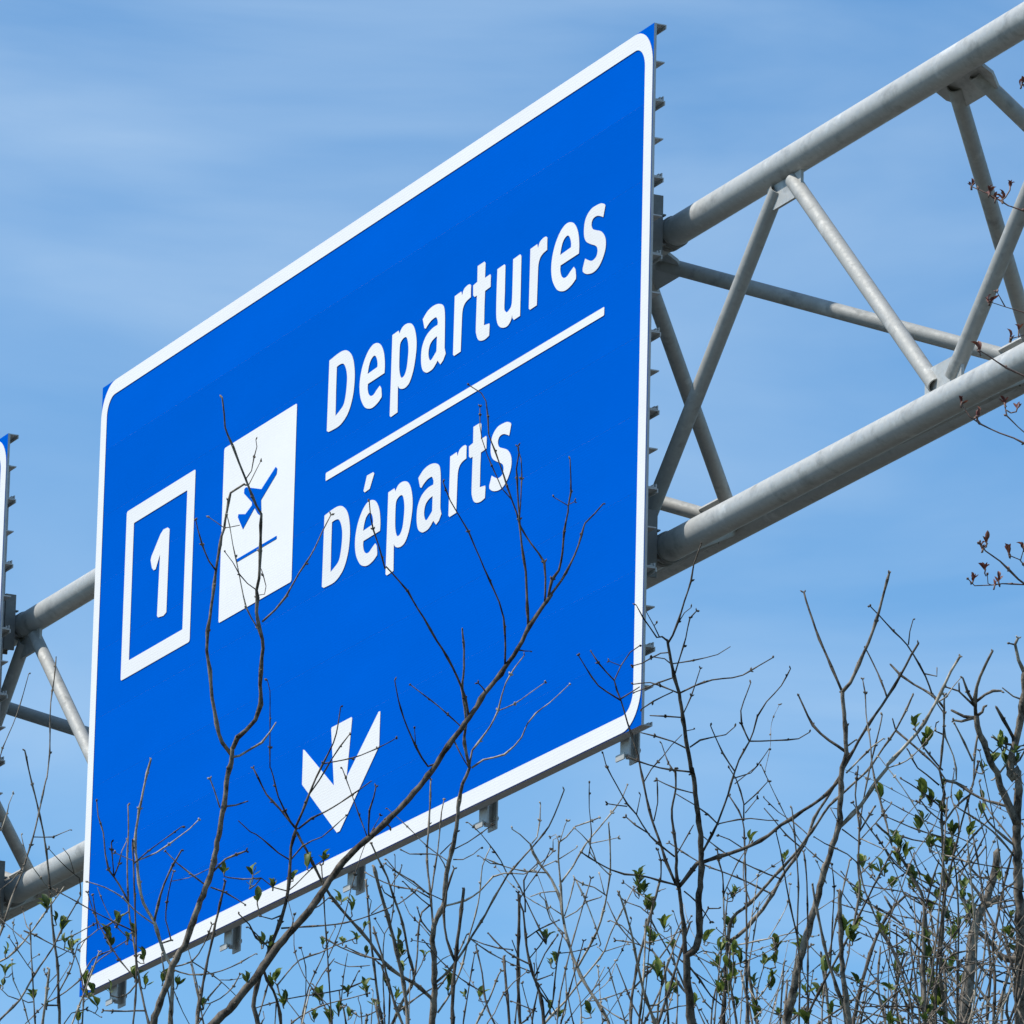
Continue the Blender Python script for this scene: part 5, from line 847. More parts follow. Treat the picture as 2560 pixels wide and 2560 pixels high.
('greening',(0.7172, 12.0354, 4.4628),(0.7187, 12.0352, 4.4636)),
('greening',(0.6942, 11.8747, 4.5301),(0.6949, 11.8754, 4.5273)),
('greening',(0.7384, 11.9002, 4.4616),(0.7418, 11.9018, 4.4558)),
('greening',(0.72, 11.881, 4.5106),(0.7199, 11.8825, 4.5055)),
('gnarled',(0.7506, 11.7982, 4.4697),(0.7564, 11.7979, 4.4711)),
('greening',(0.6652, 11.8463, 4.2711),(0.664, 11.8462, 4.2715)),
('greening',(0.6434, 11.8298, 4.2712),(0.6412, 11.8292, 4.2731)),
('greening',(0.6713, 11.8201, 4.3594),(0.6737, 11.8204, 4.3583)),
('greening',(0.6867, 11.998, 4.2667),(0.6862, 11.9983, 4.2654)),
('stump',(0.767, 12.9619, 4.4722),(0.7733, 12.9621, 4.4716)),
('stump',(0.7941, 12.9547, 4.4457),(0.7912, 12.9552, 4.4441)),
('greening',(0.6929, 12.0264, 4.2213),(0.6909, 12.0269, 4.2195)),
('greening',(0.6969, 12.023, 4.2249),(0.6906, 12.0225, 4.2265)),
('greening',(0.689, 12.0309, 4.2135),(0.6912, 12.0313, 4.2124)),
('greening',(0.6606, 11.8623, 4.1743),(0.667, 11.8613, 4.178)),
('greening',(0.6698, 11.8502, 4.2443),(0.6638, 11.851, 4.2415)),
('stump',(0.7986, 12.9276, 4.5493),(0.8042, 12.9264, 4.5537)),
('greening',(0.7319, 12.0895, 4.3556),(0.7341, 12.09, 4.3536)),
('greening',(0.7262, 12.0989, 4.3357),(0.7343, 12.0989, 4.3357)),
('cane',(0.6479, 12.4942, 4.513),(0.6502, 12.4963, 4.5056)),
('cane',(0.6236, 12.4849, 4.4561),(0.6326, 12.4869, 4.4491)),
('stump',(0.8065, 12.9131, 4.5882),(0.7941, 12.9143, 4.5841)),
('greening',(0.7055, 11.9394, 4.3836),(0.7006, 11.9388, 4.3856)),
('greening',(0.7184, 12.0512, 4.4316),(0.7269, 12.0512, 4.4318)),
('greening',(0.7217, 12.0392, 4.4551),(0.7205, 12.0388, 4.4565)),
('greening',(0.6899, 12.0139, 4.2401),(0.6899, 12.0138, 4.2407)),
('greening',(0.7011, 12.0189, 4.2069),(0.7064, 12.0193, 4.2053)),
('greening',(0.7074, 11.936, 4.3915),(0.7001, 11.9356, 4.3928)),
('greening',(0.7041, 11.921, 4.4224),(0.7062, 11.9207, 4.4235)),
('greening',(0.6468, 11.8305, 4.3698),(0.6468, 11.8311, 4.3678)),
('greening',(0.6336, 11.8249, 4.4067),(0.6274, 11.8261, 4.4026)),
('greening',(0.6905, 12.0219, 4.2289),(0.6906, 12.0225, 4.2265)),
('greening',(0.6733, 11.8639, 4.1622),(0.6679, 11.8637, 4.1631)),
('greening',(0.7016, 12.0257, 4.1911),(0.7082, 12.0257, 4.191)),
('stump',(0.803, 12.9257, 4.556),(0.8042, 12.9264, 4.5537)),
('ysapling',(0.6298, 11.5199, 4.5386),(0.6367, 11.5208, 4.5355)),
('greening',(0.6692, 11.8523, 4.6022),(0.6573, 11.8531, 4.5993)),
('greening',(0.6631, 11.8542, 4.5939),(0.661, 11.8548, 4.5918)),
('gnarled',(0.7503, 11.7669, 4.5332),(0.7367, 11.7662, 4.5357)),
('gnarled',(0.7678, 11.7804, 4.5499),(0.7673, 11.7813, 4.5464)),
('gnarled',(0.7776, 11.7736, 4.5807),(0.7776, 11.7736, 4.5807)),
('gnarled',(0.7892, 11.7879, 4.5458),(0.7891, 11.7868, 4.5498)),
('gnarled',(0.7788, 11.7583, 4.5683),(0.7825, 11.7578, 4.57)),
('gnarled',(0.7998, 11.7894, 4.5464),(0.7967, 11.7894, 4.5463)),
('gnarled',(0.7994, 11.7551, 4.5594),(0.7974, 11.7551, 4.5593)),
('gnarled',(0.7883, 11.7765, 4.5774),(0.7862, 11.7759, 4.5798)),
('gnarled',(0.8057, 11.7848, 4.554),(0.8032, 11.7857, 4.551)),
]
BUD_SPOTS = [
((0.6518, 10.1664, 4.4563),(0.6452, 10.1675, 4.4526)),
((0.6467, 10.1708, 4.4479),(0.6479, 10.1703, 4.4497)),
((0.6844, 10.2044, 4.4525),(0.6873, 10.2054, 4.4491)),
((0.6522, 10.1971, 4.427),(0.6551, 10.1991, 4.4201)),
((0.6361, 10.2012, 4.4127),(0.6319, 10.2018, 4.4105)),
((0.666, 10.2109, 4.4066),(0.6659, 10.2103, 4.4088)),
((0.6714, 10.2104, 4.4141),(0.6733, 10.2115, 4.4102)),
((0.7039, 10.1964, 4.4583),(0.7052, 10.1964, 4.4584)),
((0.6313, 10.0541, 4.6041),(0.6294, 10.0549, 4.6011)),
((0.61, 10.0567, 4.6224),(0.6101, 10.0573, 4.6204)),
((0.667, 10.0426, 4.6196),(0.6671, 10.0432, 4.6176)),
((0.6845, 10.0442, 4.6131),(0.6688, 10.045, 4.6103)),
((0.6249, 9.9124, 4.6509),(0.6249, 9.9118, 4.6528)),
((0.6695, 10.1542, 4.948),(0.6684, 10.1549, 4.9458)),
((0.6606, 10.1589, 4.9493),(0.6606, 10.1584, 4.9508)),
((0.6276, 10.1664, 4.9704),(0.6265, 10.1664, 4.9703)),
((0.6806, 10.1491, 4.966),(0.6684, 10.1549, 4.9458)),
((0.6767, 10.0746, 4.7217),(0.6789, 10.0746, 4.7217)),
((0.6878, 10.073, 4.7333),(0.6889, 10.0753, 4.725)),
((0.6632, 10.2933, 4.8422),(0.6632, 10.2933, 4.8422)),
((0.6913, 10.0806, 5.0907),(0.6913, 10.08, 5.0929)),
((0.6537, 10.1598, 4.9592),(0.6515, 10.1605, 4.9569)),
]
GLYPHS = {
 'D': [[[0.0053,0.3062],[0.0183,0.3074],[0.037,0.3091],[0.0575,0.3109],[0.076,0.3122],[0.0917,0.3129],[0.1066,0.3133],[0.1208,0.3133],[0.1343,0.3125],[0.1468,0.3112],[0.1584,0.3094],[0.1696,0.3068],[0.1807,0.303],[0.1921,0.2977],[0.2035,0.2912],[0.2144,0.2839],[0.224,0.2762],[0.2322,0.2682],[0.2393,0.2599],[0.2456,0.2507],[0.2513,0.2406],[0.2564,0.2291],[0.2608,0.2163],[0.2644,0.2032],[0.2671,0.1906],[0.2688,0.1789],[0.2696,0.1677],[0.2695,0.1563],[0.2686,0.1444],[0.2672,0.1314],[0.265,0.1178],[0.2618,0.1042],[0.2575,0.091],[0.2516,0.078],[0.2444,0.0652],[0.2363,0.053],[0.2278,0.0424],[0.2192,0.0337],[0.2103,0.0263],[0.2003,0.0199],[0.1884,0.0139],[0.1749,0.0082],[0.1599,0.0029],[0.143,-0.0015],[0.1233,-0.0045],[0.0976,-0.0055],[0.0671,-0.0049],[0.0387,-0.0037],[0.0191,-0.003],[0.0,0.0061]],[[0.0839,0.2586],[0.0899,0.2591],[0.0984,0.2599],[0.108,0.2605],[0.1171,0.2604],[0.1258,0.2597],[0.1347,0.2586],[0.1432,0.2568],[0.1509,0.2539],[0.1574,0.2499],[0.1632,0.2449],[0.1684,0.2392],[0.1731,0.2332],[0.1775,0.2267],[0.1814,0.2197],[0.1848,0.2122],[0.1875,0.2046],[0.1897,0.1971],[0.1913,0.1895],[0.1922,0.1812],[0.1923,0.1716],[0.1916,0.1598],[0.1901,0.1465],[0.1879,0.133],[0.1851,0.1205],[0.1817,0.109],[0.1777,0.0978],[0.173,0.0877],[0.1673,0.0793],[0.1607,0.0735],[0.1534,0.0695],[0.145,0.0664],[0.1352,0.063],[0.1222,0.0588],[0.1067,0.0544],[0.0922,0.0505],[0.0822,0.0478]]],
 'e': [[[0.2462,0.104],[0.2468,0.1098],[0.2477,0.1181],[0.2483,0.1278],[0.248,0.1378],[0.2467,0.1484],[0.2446,0.1601],[0.2419,0.1717],[0.2386,0.1822],[0.2348,0.1915],[0.2305,0.1999],[0.2256,0.2078],[0.2202,0.2152],[0.2144,0.2221],[0.2081,0.2286],[0.2014,0.2344],[0.1942,0.2397],[0.1865,0.2442],[0.1783,0.2482],[0.1697,0.2514],[0.1606,0.2539],[0.1509,0.2557],[0.1405,0.2568],[0.13,0.257],[0.1197,0.2562],[0.1094,0.254],[0.099,0.2508],[0.089,0.2468],[0.0797,0.2423],[0.0711,0.2373],[0.0632,0.2317],[0.0557,0.2256],[0.0484,0.219],[0.0412,0.2119],[0.0343,0.2043],[0.0277,0.1961],[0.0218,0.1874],[0.0164,0.1778],[0.0115,0.1675],[0.0073,0.1568],[0.0041,0.1464],[0.0018,0.136],[0.0005,0.1255],[0.0,0.1152],[0.0003,0.1052],[0.0015,0.0953],[0.0035,0.0857],[0.0062,0.0764],[0.0094,0.0676],[0.0131,0.0597],[0.0173,0.0524],[0.0222,0.0454],[0.0279,0.0383],[0.0345,0.0307],[0.042,0.0229],[0.0501,0.0156],[0.0585,0.0092],[0.0674,0.004],[0.0768,-0.0003],[0.0866,-0.0039],[0.0964,-0.0069],[0.1063,-0.0095],[0.1164,-0.0115],[0.1268,-0.0127],[0.1377,-0.0131],[0.1495,-0.0126],[0.1621,-0.0111],[0.1746,-0.009],[0.1861,-0.0065],[0.1972,-0.0031],[0.2081,0.0011],[0.2175,0.0052],[0.2241,0.0079],[0.2251,0.0182],[0.2174,0.0481],[0.2019,0.062],[0.197,0.0603],[0.1899,0.058],[0.1819,0.0553],[0.174,0.0525],[0.1663,0.0492],[0.1582,0.0454],[0.1501,0.042],[0.1423,0.0399],[0.1347,0.0391],[0.1273,0.0393],[0.1202,0.0404],[0.1136,0.0421],[0.1074,0.0447],[0.1017,0.048],[0.0965,0.052],[0.0922,0.0565],[0.0887,0.0618],[0.0859,0.0679],[0.0838,0.0742],[0.0824,0.0801],[0.0819,0.086],[0.0823,0.0919],[0.083,0.0972],[0.0835,0.1008]],[[0.0781,0.1444],[0.0798,0.1497],[0.0823,0.1575],[0.0852,0.1659],[0.0884,0.1732],[0.0916,0.1791],[0.0951,0.1846],[0.0989,0.1895],[0.1034,0.1938],[0.1088,0.1975],[0.1149,0.2008],[0.1212,0.2033],[0.1272,0.205],[0.1326,0.2059],[0.1378,0.2061],[0.1428,0.2054],[0.1477,0.2037],[0.1524,0.201],[0.157,0.1972],[0.1613,0.1927],[0.165,0.1879],[0.1683,0.1823],[0.1711,0.176],[0.1733,0.1698],[0.1748,0.1643],[0.1751,0.1595],[0.1746,0.1551],[0.1738,0.1515],[0.1733,0.1489]]],
 'p': [[[0.0047,0.2459],[0.0626,0.2484],[0.0734,0.2316],[0.077,0.2351],[0.0821,0.2401],[0.0882,0.2454],[0.0948,0.2495],[0.1018,0.2523],[0.1094,0.2545],[0.1177,0.2559],[0.1265,0.2566],[0.1362,0.2565],[0.1466,0.2557],[0.1571,0.2541],[0.1669,0.2519],[0.1758,0.2492],[0.1843,0.2459],[0.1923,0.2418],[0.1999,0.2367],[0.2071,0.2306],[0.2138,0.2237],[0.2201,0.2158],[0.2257,0.2071],[0.2309,0.1974],[0.2357,0.1866],[0.2397,0.1753],[0.2428,0.1644],[0.2448,0.1539],[0.2459,0.1436],[0.2461,0.1331],[0.2454,0.1221],[0.2437,0.1101],[0.241,0.0975],[0.2377,0.0849],[0.2341,0.0731],[0.2305,0.0623],[0.2266,0.052],[0.2221,0.0422],[0.2167,0.0327],[0.2102,0.0233],[0.2029,0.0141],[0.195,0.0058],[0.1869,-0.0009],[0.1785,-0.0057],[0.1696,-0.009],[0.1606,-0.0111],[0.1516,-0.0124],[0.1424,-0.013],[0.1331,-0.0126],[0.1239,-0.0114],[0.1154,-0.0099],[0.1073,-0.0078],[0.0995,-0.005],[0.0925,-0.002],[0.0866,0.0012],[0.0819,0.0048],[0.0783,0.0088],[0.0756,0.0125],[0.0736,0.015],[0.0768,-0.0976],[0.0127,-0.101],[0.0,-0.0926]],[[0.0829,0.183],[0.0865,0.19],[0.0912,0.194],[0.0966,0.1965],[0.102,0.1988],[0.1077,0.201],[0.1139,0.2025],[0.12,0.2033],[0.1259,0.2035],[0.1314,0.2031],[0.1367,0.202],[0.1418,0.2001],[0.1463,0.1973],[0.1503,0.1934],[0.1538,0.1885],[0.1569,0.1828],[0.1597,0.1763],[0.1623,0.1689],[0.1646,0.1607],[0.1664,0.1519],[0.1674,0.143],[0.1675,0.134],[0.1668,0.1247],[0.1657,0.1152],[0.1641,0.1056],[0.1624,0.0956],[0.1603,0.0852],[0.1578,0.0752],[0.1546,0.0665],[0.1507,0.0593],[0.1462,0.053],[0.1412,0.0478],[0.136,0.0437],[0.1303,0.0407],[0.1241,0.0387],[0.1179,0.0378],[0.1123,0.0378],[0.1076,0.0386],[0.1033,0.0403],[0.0994,0.0431],[0.0957,0.0474],[0.092,0.0533],[0.0886,0.0605],[0.0856,0.0689],[0.0832,0.0785],[0.0816,0.0895],[0.0807,0.1018],[0.0802,0.1149],[0.08,0.1281],[0.0799,0.1423],[0.0801,0.1577],[0.0809,0.1719]]],
 'a': [[[0.0066,0.2328],[0.0144,0.2369],[0.0256,0.2429],[0.0384,0.2491],[0.0512,0.2539],[0.0638,0.257],[0.077,0.2593],[0.0905,0.2607],[0.104,0.2613],[0.1175,0.2612],[0.1313,0.2601],[0.1447,0.2583],[0.1574,0.2557],[0.1696,0.2522],[0.1813,0.248],[0.192,0.2429],[0.2009,0.2368],[0.2075,0.2298],[0.2123,0.222],[0.2158,0.2129],[0.2188,0.2024],[0.2209,0.1907],[0.222,0.1779],[0.2226,0.1633],[0.2232,0.1461],[0.224,0.1234],[0.2247,0.0965],[0.2252,0.0712],[0.2256,0.0538],[0.2377,0.0279],[0.2148,0.0051],[0.189,-0.0046],[0.1612,0.0183],[0.1538,0.0141],[0.1433,0.0079],[0.1314,0.0017],[0.1201,-0.0028],[0.1093,-0.0051],[0.0981,-0.0062],[0.0874,-0.0064],[0.0779,-0.0063],[0.0702,-0.0061],[0.0639,-0.0056],[0.0578,-0.0044],[0.051,-0.002],[0.0428,0.0014],[0.0338,0.0058],[0.0251,0.0112],[0.0179,0.0176],[0.0122,0.0253],[0.0077,0.0341],[0.0042,0.0437],[0.0017,0.0538],[0.0003,0.0651],[0.0,0.0773],[0.0006,0.0894],[0.0021,0.0999],[0.0043,0.1084],[0.0073,0.1156],[0.0113,0.1222],[0.0163,0.1287],[0.0222,0.1354],[0.0291,0.1419],[0.0372,0.148],[0.0467,0.1534],[0.0583,0.1581],[0.0715,0.1622],[0.0854,0.1655],[0.0991,0.168],[0.1135,0.1693],[0.1288,0.1697],[0.1425,0.1695],[0.152,0.1695],[0.1526,0.1721],[0.1535,0.1757],[0.154,0.18],[0.1532,0.1844],[0.151,0.1893],[0.1477,0.1949],[0.1437,0.2001],[0.1393,0.204],[0.1347,0.2061],[0.1297,0.207],[0.1242,0.2072],[0.1179,0.2071],[0.1107,0.2068],[0.1027,0.2061],[0.0944,0.205],[0.0862,0.2035],[0.078,0.2013],[0.0696,0.1985],[0.0617,0.1956],[0.055,0.1929],[0.0496,0.1904],[0.0453,0.1879],[0.0419,0.1858],[0.0395,0.1843],[0.0253,0.1902]],[[0.1495,0.1232],[0.1428,0.1226],[0.1331,0.1218],[0.1224,0.1206],[0.1127,0.1185],[0.1041,0.1158],[0.0956,0.1124],[0.088,0.1083],[0.0818,0.1032],[0.0772,0.0968],[0.0739,0.0892],[0.0718,0.0812],[0.0708,0.0737],[0.0713,0.0663],[0.0731,0.0587],[0.0758,0.0518],[0.0789,0.0464],[0.0823,0.0423],[0.0862,0.0394],[0.0909,0.0377],[0.0964,0.0374],[0.1035,0.0392],[0.1118,0.0427],[0.1201,0.0469],[0.1275,0.0505],[0.1338,0.0536],[0.1397,0.0568],[0.1445,0.0596],[0.148,0.0615]]],
 'r': [[[0.0027,0.2454],[0.0625,0.2481],[0.0711,0.2262],[0.0735,0.2306],[0.0769,0.237],[0.0812,0.2436],[0.0864,0.2488],[0.0928,0.2522],[0.1004,0.2546],[0.1083,0.2562],[0.1158,0.2574],[0.1229,0.258],[0.1299,0.2581],[0.1364,0.2577],[0.1419,0.2567],[0.1464,0.2549],[0.1501,0.2523],[0.153,0.2498],[0.155,0.248],[0.156,0.199],[0.149,0.1983],[0.139,0.1973],[0.1283,0.196],[0.119,0.1942],[0.1115,0.1921],[0.1047,0.1897],[0.0987,0.1867],[0.0934,0.1829],[0.0889,0.1783],[0.0851,0.1731],[0.0821,0.167],[0.0796,0.1598],[0.078,0.1501],[0.0772,0.1386],[0.0767,0.1278],[0.0764,0.1203],[0.0729,-0.0024],[0.0109,-0.0042],[0.0,0.0041]]],
 't': [[[0.0378,0.3121],[0.1002,0.3129],[0.1107,0.3045],[0.108,0.2431],[0.157,0.2448],[0.1644,0.2359],[0.1646,0.1916],[0.1141,0.1885],[0.1116,0.1363],[0.1104,0.0481],[0.159,0.0424],[0.1642,0.0318],[0.1618,-0.0083],[0.155,-0.0094],[0.1452,-0.0111],[0.1342,-0.0126],[0.1237,-0.0133],[0.1139,-0.0131],[0.1038,-0.0122],[0.094,-0.0107],[0.0851,-0.0087],[0.0771,-0.0063],[0.0699,-0.0034],[0.0633,0.0002],[0.0574,0.0045],[0.0522,0.0098],[0.0476,0.016],[0.0438,0.0227],[0.0406,0.0295],[0.0382,0.034],[0.0367,0.0371],[0.0357,0.0437],[0.0351,0.0582],[0.0353,0.0872],[0.0361,0.1263],[0.037,0.1645],[0.0377,0.1907],[0.0161,0.1905],[0.0024,0.2004],[0.0,0.2421],[0.0384,0.2469]]],
 'u': [[[0.003,0.2472],[0.0662,0.2493],[0.0758,0.2412],[0.0776,0.1354],[0.0771,0.1221],[0.0762,0.1028],[0.0757,0.0829],[0.0759,0.0681],[0.0771,0.0604],[0.079,0.0565],[0.0815,0.0545],[0.0843,0.0523],[0.0876,0.0494],[0.0913,0.0468],[0.0954,0.045],[0.1,0.044],[0.1052,0.0441],[0.111,0.045],[0.117,0.0467],[0.1225,0.0487],[0.1276,0.0505],[0.1327,0.0525],[0.1372,0.0555],[0.1408,0.0606],[0.1431,0.0659],[0.1446,0.0716],[0.1455,0.0816],[0.1463,0.0996],[0.1469,0.1324],[0.1472,0.1761],[0.1474,0.2185],[0.1475,0.2476],[0.2102,0.2501],[0.2221,0.2393],[0.224,0.1289],[0.2234,-0.0042],[0.1669,-0.0057],[0.1527,0.0066],[0.1505,0.019],[0.1484,0.0149],[0.1454,0.009],[0.1415,0.0027],[0.1365,-0.0025],[0.1305,-0.0066],[0.1235,-0.0102],[0.1155,-0.0131],[0.1069,-0.0147],[0.0971,-0.015],[0.0862,-0.0142],[0.0752,-0.0125],[0.0649,-0.0101],[0.0553,-0.0071],[0.046,-0.0033],[0.0374,0.0011],[0.0298,0.0062],[0.0234,0.0116],[0.0179,0.0176],[0.0133,0.0244],[0.0093,0.032],[0.0063,0.0399],[0.004,0.0481],[0.0023,0.0582],[0.0011,0.0716],[0.0003,0.0896],[0.0,0.111],[0.0001,0.134],[0.0003,0.1567],[0.0008,0.1811],[0.0016,0.2073],[0.0024,0.2308]]],
 's': [[[0.1904,0.2316],[0.1828,0.24],[0.1778,0.2423],[0.1706,0.2455],[0.1622,0.2489],[0.1534,0.2515],[0.1442,0.2531],[0.1343,0.2541],[0.1239,0.2548],[0.1134,0.2553],[0.1026,0.2557],[0.0914,0.2559],[0.0803,0.2556],[0.0699,0.2544],[0.06,0.2522],[0.0506,0.2491],[0.0418,0.2454],[0.0341,0.2413],[0.0275,0.2369],[0.0219,0.2321],[0.0171,0.2267],[0.0132,0.2207],[0.01,0.2136],[0.0076,0.2058],[0.006,0.1976],[0.0051,0.1896],[0.0048,0.1817],[0.0052,0.1738],[0.0064,0.166],[0.0087,0.1586],[0.012,0.1518],[0.0161,0.1453],[0.0214,0.1392],[0.0281,0.1332],[0.0369,0.1274],[0.0475,0.1218],[0.0586,0.1166],[0.0691,0.1117],[0.079,0.1074],[0.089,0.1035],[0.0982,0.0999],[0.106,0.0963],[0.1123,0.0929],[0.1174,0.0897],[0.1215,0.0864],[0.1248,0.0828],[0.1272,0.0786],[0.1288,0.0741],[0.1294,0.0695],[0.1292,0.065],[0.128,0.0604],[0.126,0.0557],[0.123,0.0514],[0.1191,0.0479],[0.1138,0.0454],[0.1073,0.0436],[0.1004,0.0424],[0.094,0.0417],[0.0885,0.0414],[0.0834,0.0416],[0.0781,0.0424],[0.0722,0.0438],[0.0651,0.0462],[0.0574,0.0494],[0.0496,0.0528],[0.0425,0.0561],[0.0359,0.0592],[0.0295,0.0624],[0.024,0.0653],[0.0202,0.0673],[0.0,0.0314],[0.002,0.0202],[0.0055,0.0177],[0.0106,0.0141],[0.0166,0.0102],[0.023,0.0068],[0.0294,0.0039],[0.0363,0.0013],[0.0439,-0.001],[0.0525,-0.0031],[0.0625,-0.0051],[0.0736,-0.007],[0.0851,-0.0083],[0.0963,-0.0086],[0.1073,-0.008],[0.1184,-0.0065],[0.1292,-0.0041],[0.1393,-0.0008],[0.1489,0.0038],[0.1581,0.0093],[0.1666,0.0157],[0.1744,0.0225],[0.1816,0.0301],[0.1883,0.0385],[0.194,0.0471],[0.1982,0.0555],[0.2006,0.0638],[0.2017,0.0721],[0.2016,0.0802],[0.2003,0.088],[0.198,0.0953],[0.1945,0.1023],[0.19,0.1091],[0.1847,0.1156],[0.1786,0.1218],[0.1715,0.1279],[0.1636,0.1336],[0.1548,0.1389],[0.1443,0.1439],[0.1324,0.1485],[0.1207,0.1527],[0.1106,0.1564],[0.1025,0.1595],[0.0956,0.162],[0.0898,0.1644],[0.0847,0.1671],[0.0806,0.1701],[0.0774,0.1733],[0.075,0.1767],[0.0732,0.1803],[0.0719,0.1843],[0.0713,0.1887],[0.0714,0.1931],[0.0725,0.1971],[0.0746,0.2008],[0.0776,0.2044],[0.0815,0.2075],[0.0864,0.2098],[0.0926,0.2112],[0.0999,0.212],[0.1078,0.212],[0.1154,0.2115],[0.1227,0.2102],[0.13,0.2082],[0.1374,0.2058],[0.1447,0.2031],[0.1528,0.2],[0.1613,0.1963],[0.1689,0.1928],[0.1742,0.1904]]],
 "'": [[[0.1005,0.3708],[0.161,0.3701],[0.1726,0.3611],[0.1322,0.3079],[0.084,0.3044],[0.0702,0.314]]],
 '1': [[[0.8185,1.9027],[0.8418,1.8901],[0.842,1.8297],[0.8397,1.5212],[0.8078,1.513],[0.7484,1.5196],[0.7357,1.5299],[0.7452,1.8006],[0.7017,1.7453],[0.6793,1.7454],[0.6581,1.761],[0.6401,1.7996],[0.6492,1.8159],[0.7409,1.8911],[0.7725,1.9045]]],
}

# ---------------------------------------------------------------- sign gantry: three-chord tubular truss on end columns
ZT, ZB = SIGN_BR.z + 2.005, SIGN_BR.z + 0.762
ZR = (ZT+ZB)/2
TF, TR_ = 0.21, 1.288
RC, RB = 0.0572, 0.0302
gan = empty('sign_gantry', (SIGN_BR.x, SIGN_BR.y, 0), RZ)
tag(gan, 'galvanised three-tube truss gantry with zigzag braces carrying the blue signs', 'sign gantry')
S0, S1 = -8.6, 16.4
AX = {'T': (TF, ZT), 'F': (TF, ZB), 'R': (TR_, ZR)}
def L(s, t, z): return Vector((-s, t, z))        # gantry local
for k in 'TFR':
    t, z = AX[k]
    m = MB(); m.tube(L(S0, t, z), L(S1, t, z), RC, 40)
    o = m.build('chord', M['galv'], gan, True)
    for s in (S0, S1):
        c = MB(); c.tube(L(s-0.02*(1 if s < 0 else -1), t, z), L(s, t, z), RC+0.05, 28); c.build('end_flange', M['galv'], o, True)
def face_dir(a, b):
    v = Vector((0, AX[b][0]-AX[a][0], AX[b][1]-AX[a][1])); return v.normalized(), v.length
def gusset(k, s, b, half=0.135, deep=0.105):
    e, _ = face_dir(k, b)
    c = L(s, *AX[k])
    x = Vector((1, 0, 0)); nrm = x.cross(e).normalized()*0.006
    r0 = RC-0.01
    poly = [c + x*u + e*v - nrm for u, v in ((-half, r0), (half, r0), (half, r0+0.06), (half-0.05, r0+deep), (-half+0.05, r0+deep), (-half, r0+0.06))]
    m = MB(); m.prism(poly, nrm*2); return m.build('gusset_plate', M['galv'], gan)
def brace(k, s, b, s2, off=0.062, gap=0.078):
    e, ln = face_dir(k, b)
    sg = 1 if s2 > s else (-1 if s2 < s else 0)
    p = L(s+sg*off, *AX[k]) + e*gap
    q = L(s2-sg*off, *AX[b]) - e*gap
    m = MB(); m.tube(p, q, RB, 24, wall=0.005); return m.build('brace', M['brace'], gan, True)
PN = 1.25
nodes = [(k, -0.70+PN*k) for k in range(-6, 14)]
NS = dict(nodes)
for k, s in nodes:
    if k % 2 == 0:                                   # top node of the front face; node of the rear chord
        gusset('T', s, 'F')
        for j in (k-1, k+1):
            if j in NS: brace('T', s, 'F', NS[j])
        gusset('R', s, 'T'); gusset('R', s, 'F')
    else:
        gusset('F', s, 'T'); gusset('F', s, 'R')
        gusset('T', s, 'R', 0.17, 0.12)
        for j in (k-1, k+1):
            if j not in NS: continue
            brace('F', s, 'R', NS[j])
            if k == -1 and j == -2: brace('T', s+0.0, 'R', s-0.001, 0.09)
            else: brace('T', s, 'R', NS[j])
# end columns
for s in (S0-0.16, S1+0.16):
    for t in (TF, TR_):
        m = MB(); m.tube(L(s, t, 0.25), L(s, t, ZT+0.35), 0.136, 32)
        col = m.build('column', M['galv'], gan, True)
        m = MB(); m.box(-s-0.28, -s+0.28, t-0.28, t+0.28, 0.25, 0.29); m.build('base_plate', M['galv'], col)
        m = MB(); m.tube(L(s, t, -0.4), L(s, t, 0.25), 0.45, 32); m.build('footing', M['concrete'], col, True)
    for z in (1.5, 3.6, 5.7, 7.8):
        m = MB(); m.tube(L(s, TF, z), L(s, TR_, z+1.0), 0.045, 20); m.build('column_tie', M['galv'], gan, True)

# ---------------------------------------------------------------- lettering and symbol outlines (metres on the sign face)
def flat(name, loops, m, parent, y=-0.0022, dx=0.0, dz=0.0, th=0.0007):
    cu = bpy.data.curves.new(name, 'CURVE'); cu.dimensions = '2D'; cu.fill_mode = 'BOTH'; cu.extrude = th
    for lp in loops:
        sp = cu.splines.new('POLY'); sp.points.add(len(lp)-1); sp.use_cyclic_u = True
        for i, (a, b) in enumerate(lp): sp.points[i].co = (a+dx, b+dz, 0, 1)
    tmp = bpy.data.objects.new('outline', cu)
    me = bpy.data.meshes.new_from_object(tmp)
    bpy.data.objects.remove(tmp); bpy.data.curves.remove(cu)
    me.transform(Matrix(((1, 0, 0, 0), (0, 0, -1, y), (0, 1, 0, 0), (0, 0, 0, 1))))
    me.name = name; me.materials.clear(); me.materials.append(m)
    return inst(name, me, parent)
def rrect(x0, x1, z0, z1, r, n=10):
    o = []
    for cx, cz, a in ((x1-r, z1-r, 0), (x0+r, z1-r, 90), (x0+r, z0+r, 180), (x1-r, z0+r, 270)):
        for i in range(n+1):
            t = math.radians(a + 90*i/n); o.append((cx+r*math.cos(t), cz+r*math.sin(t)))
    return o
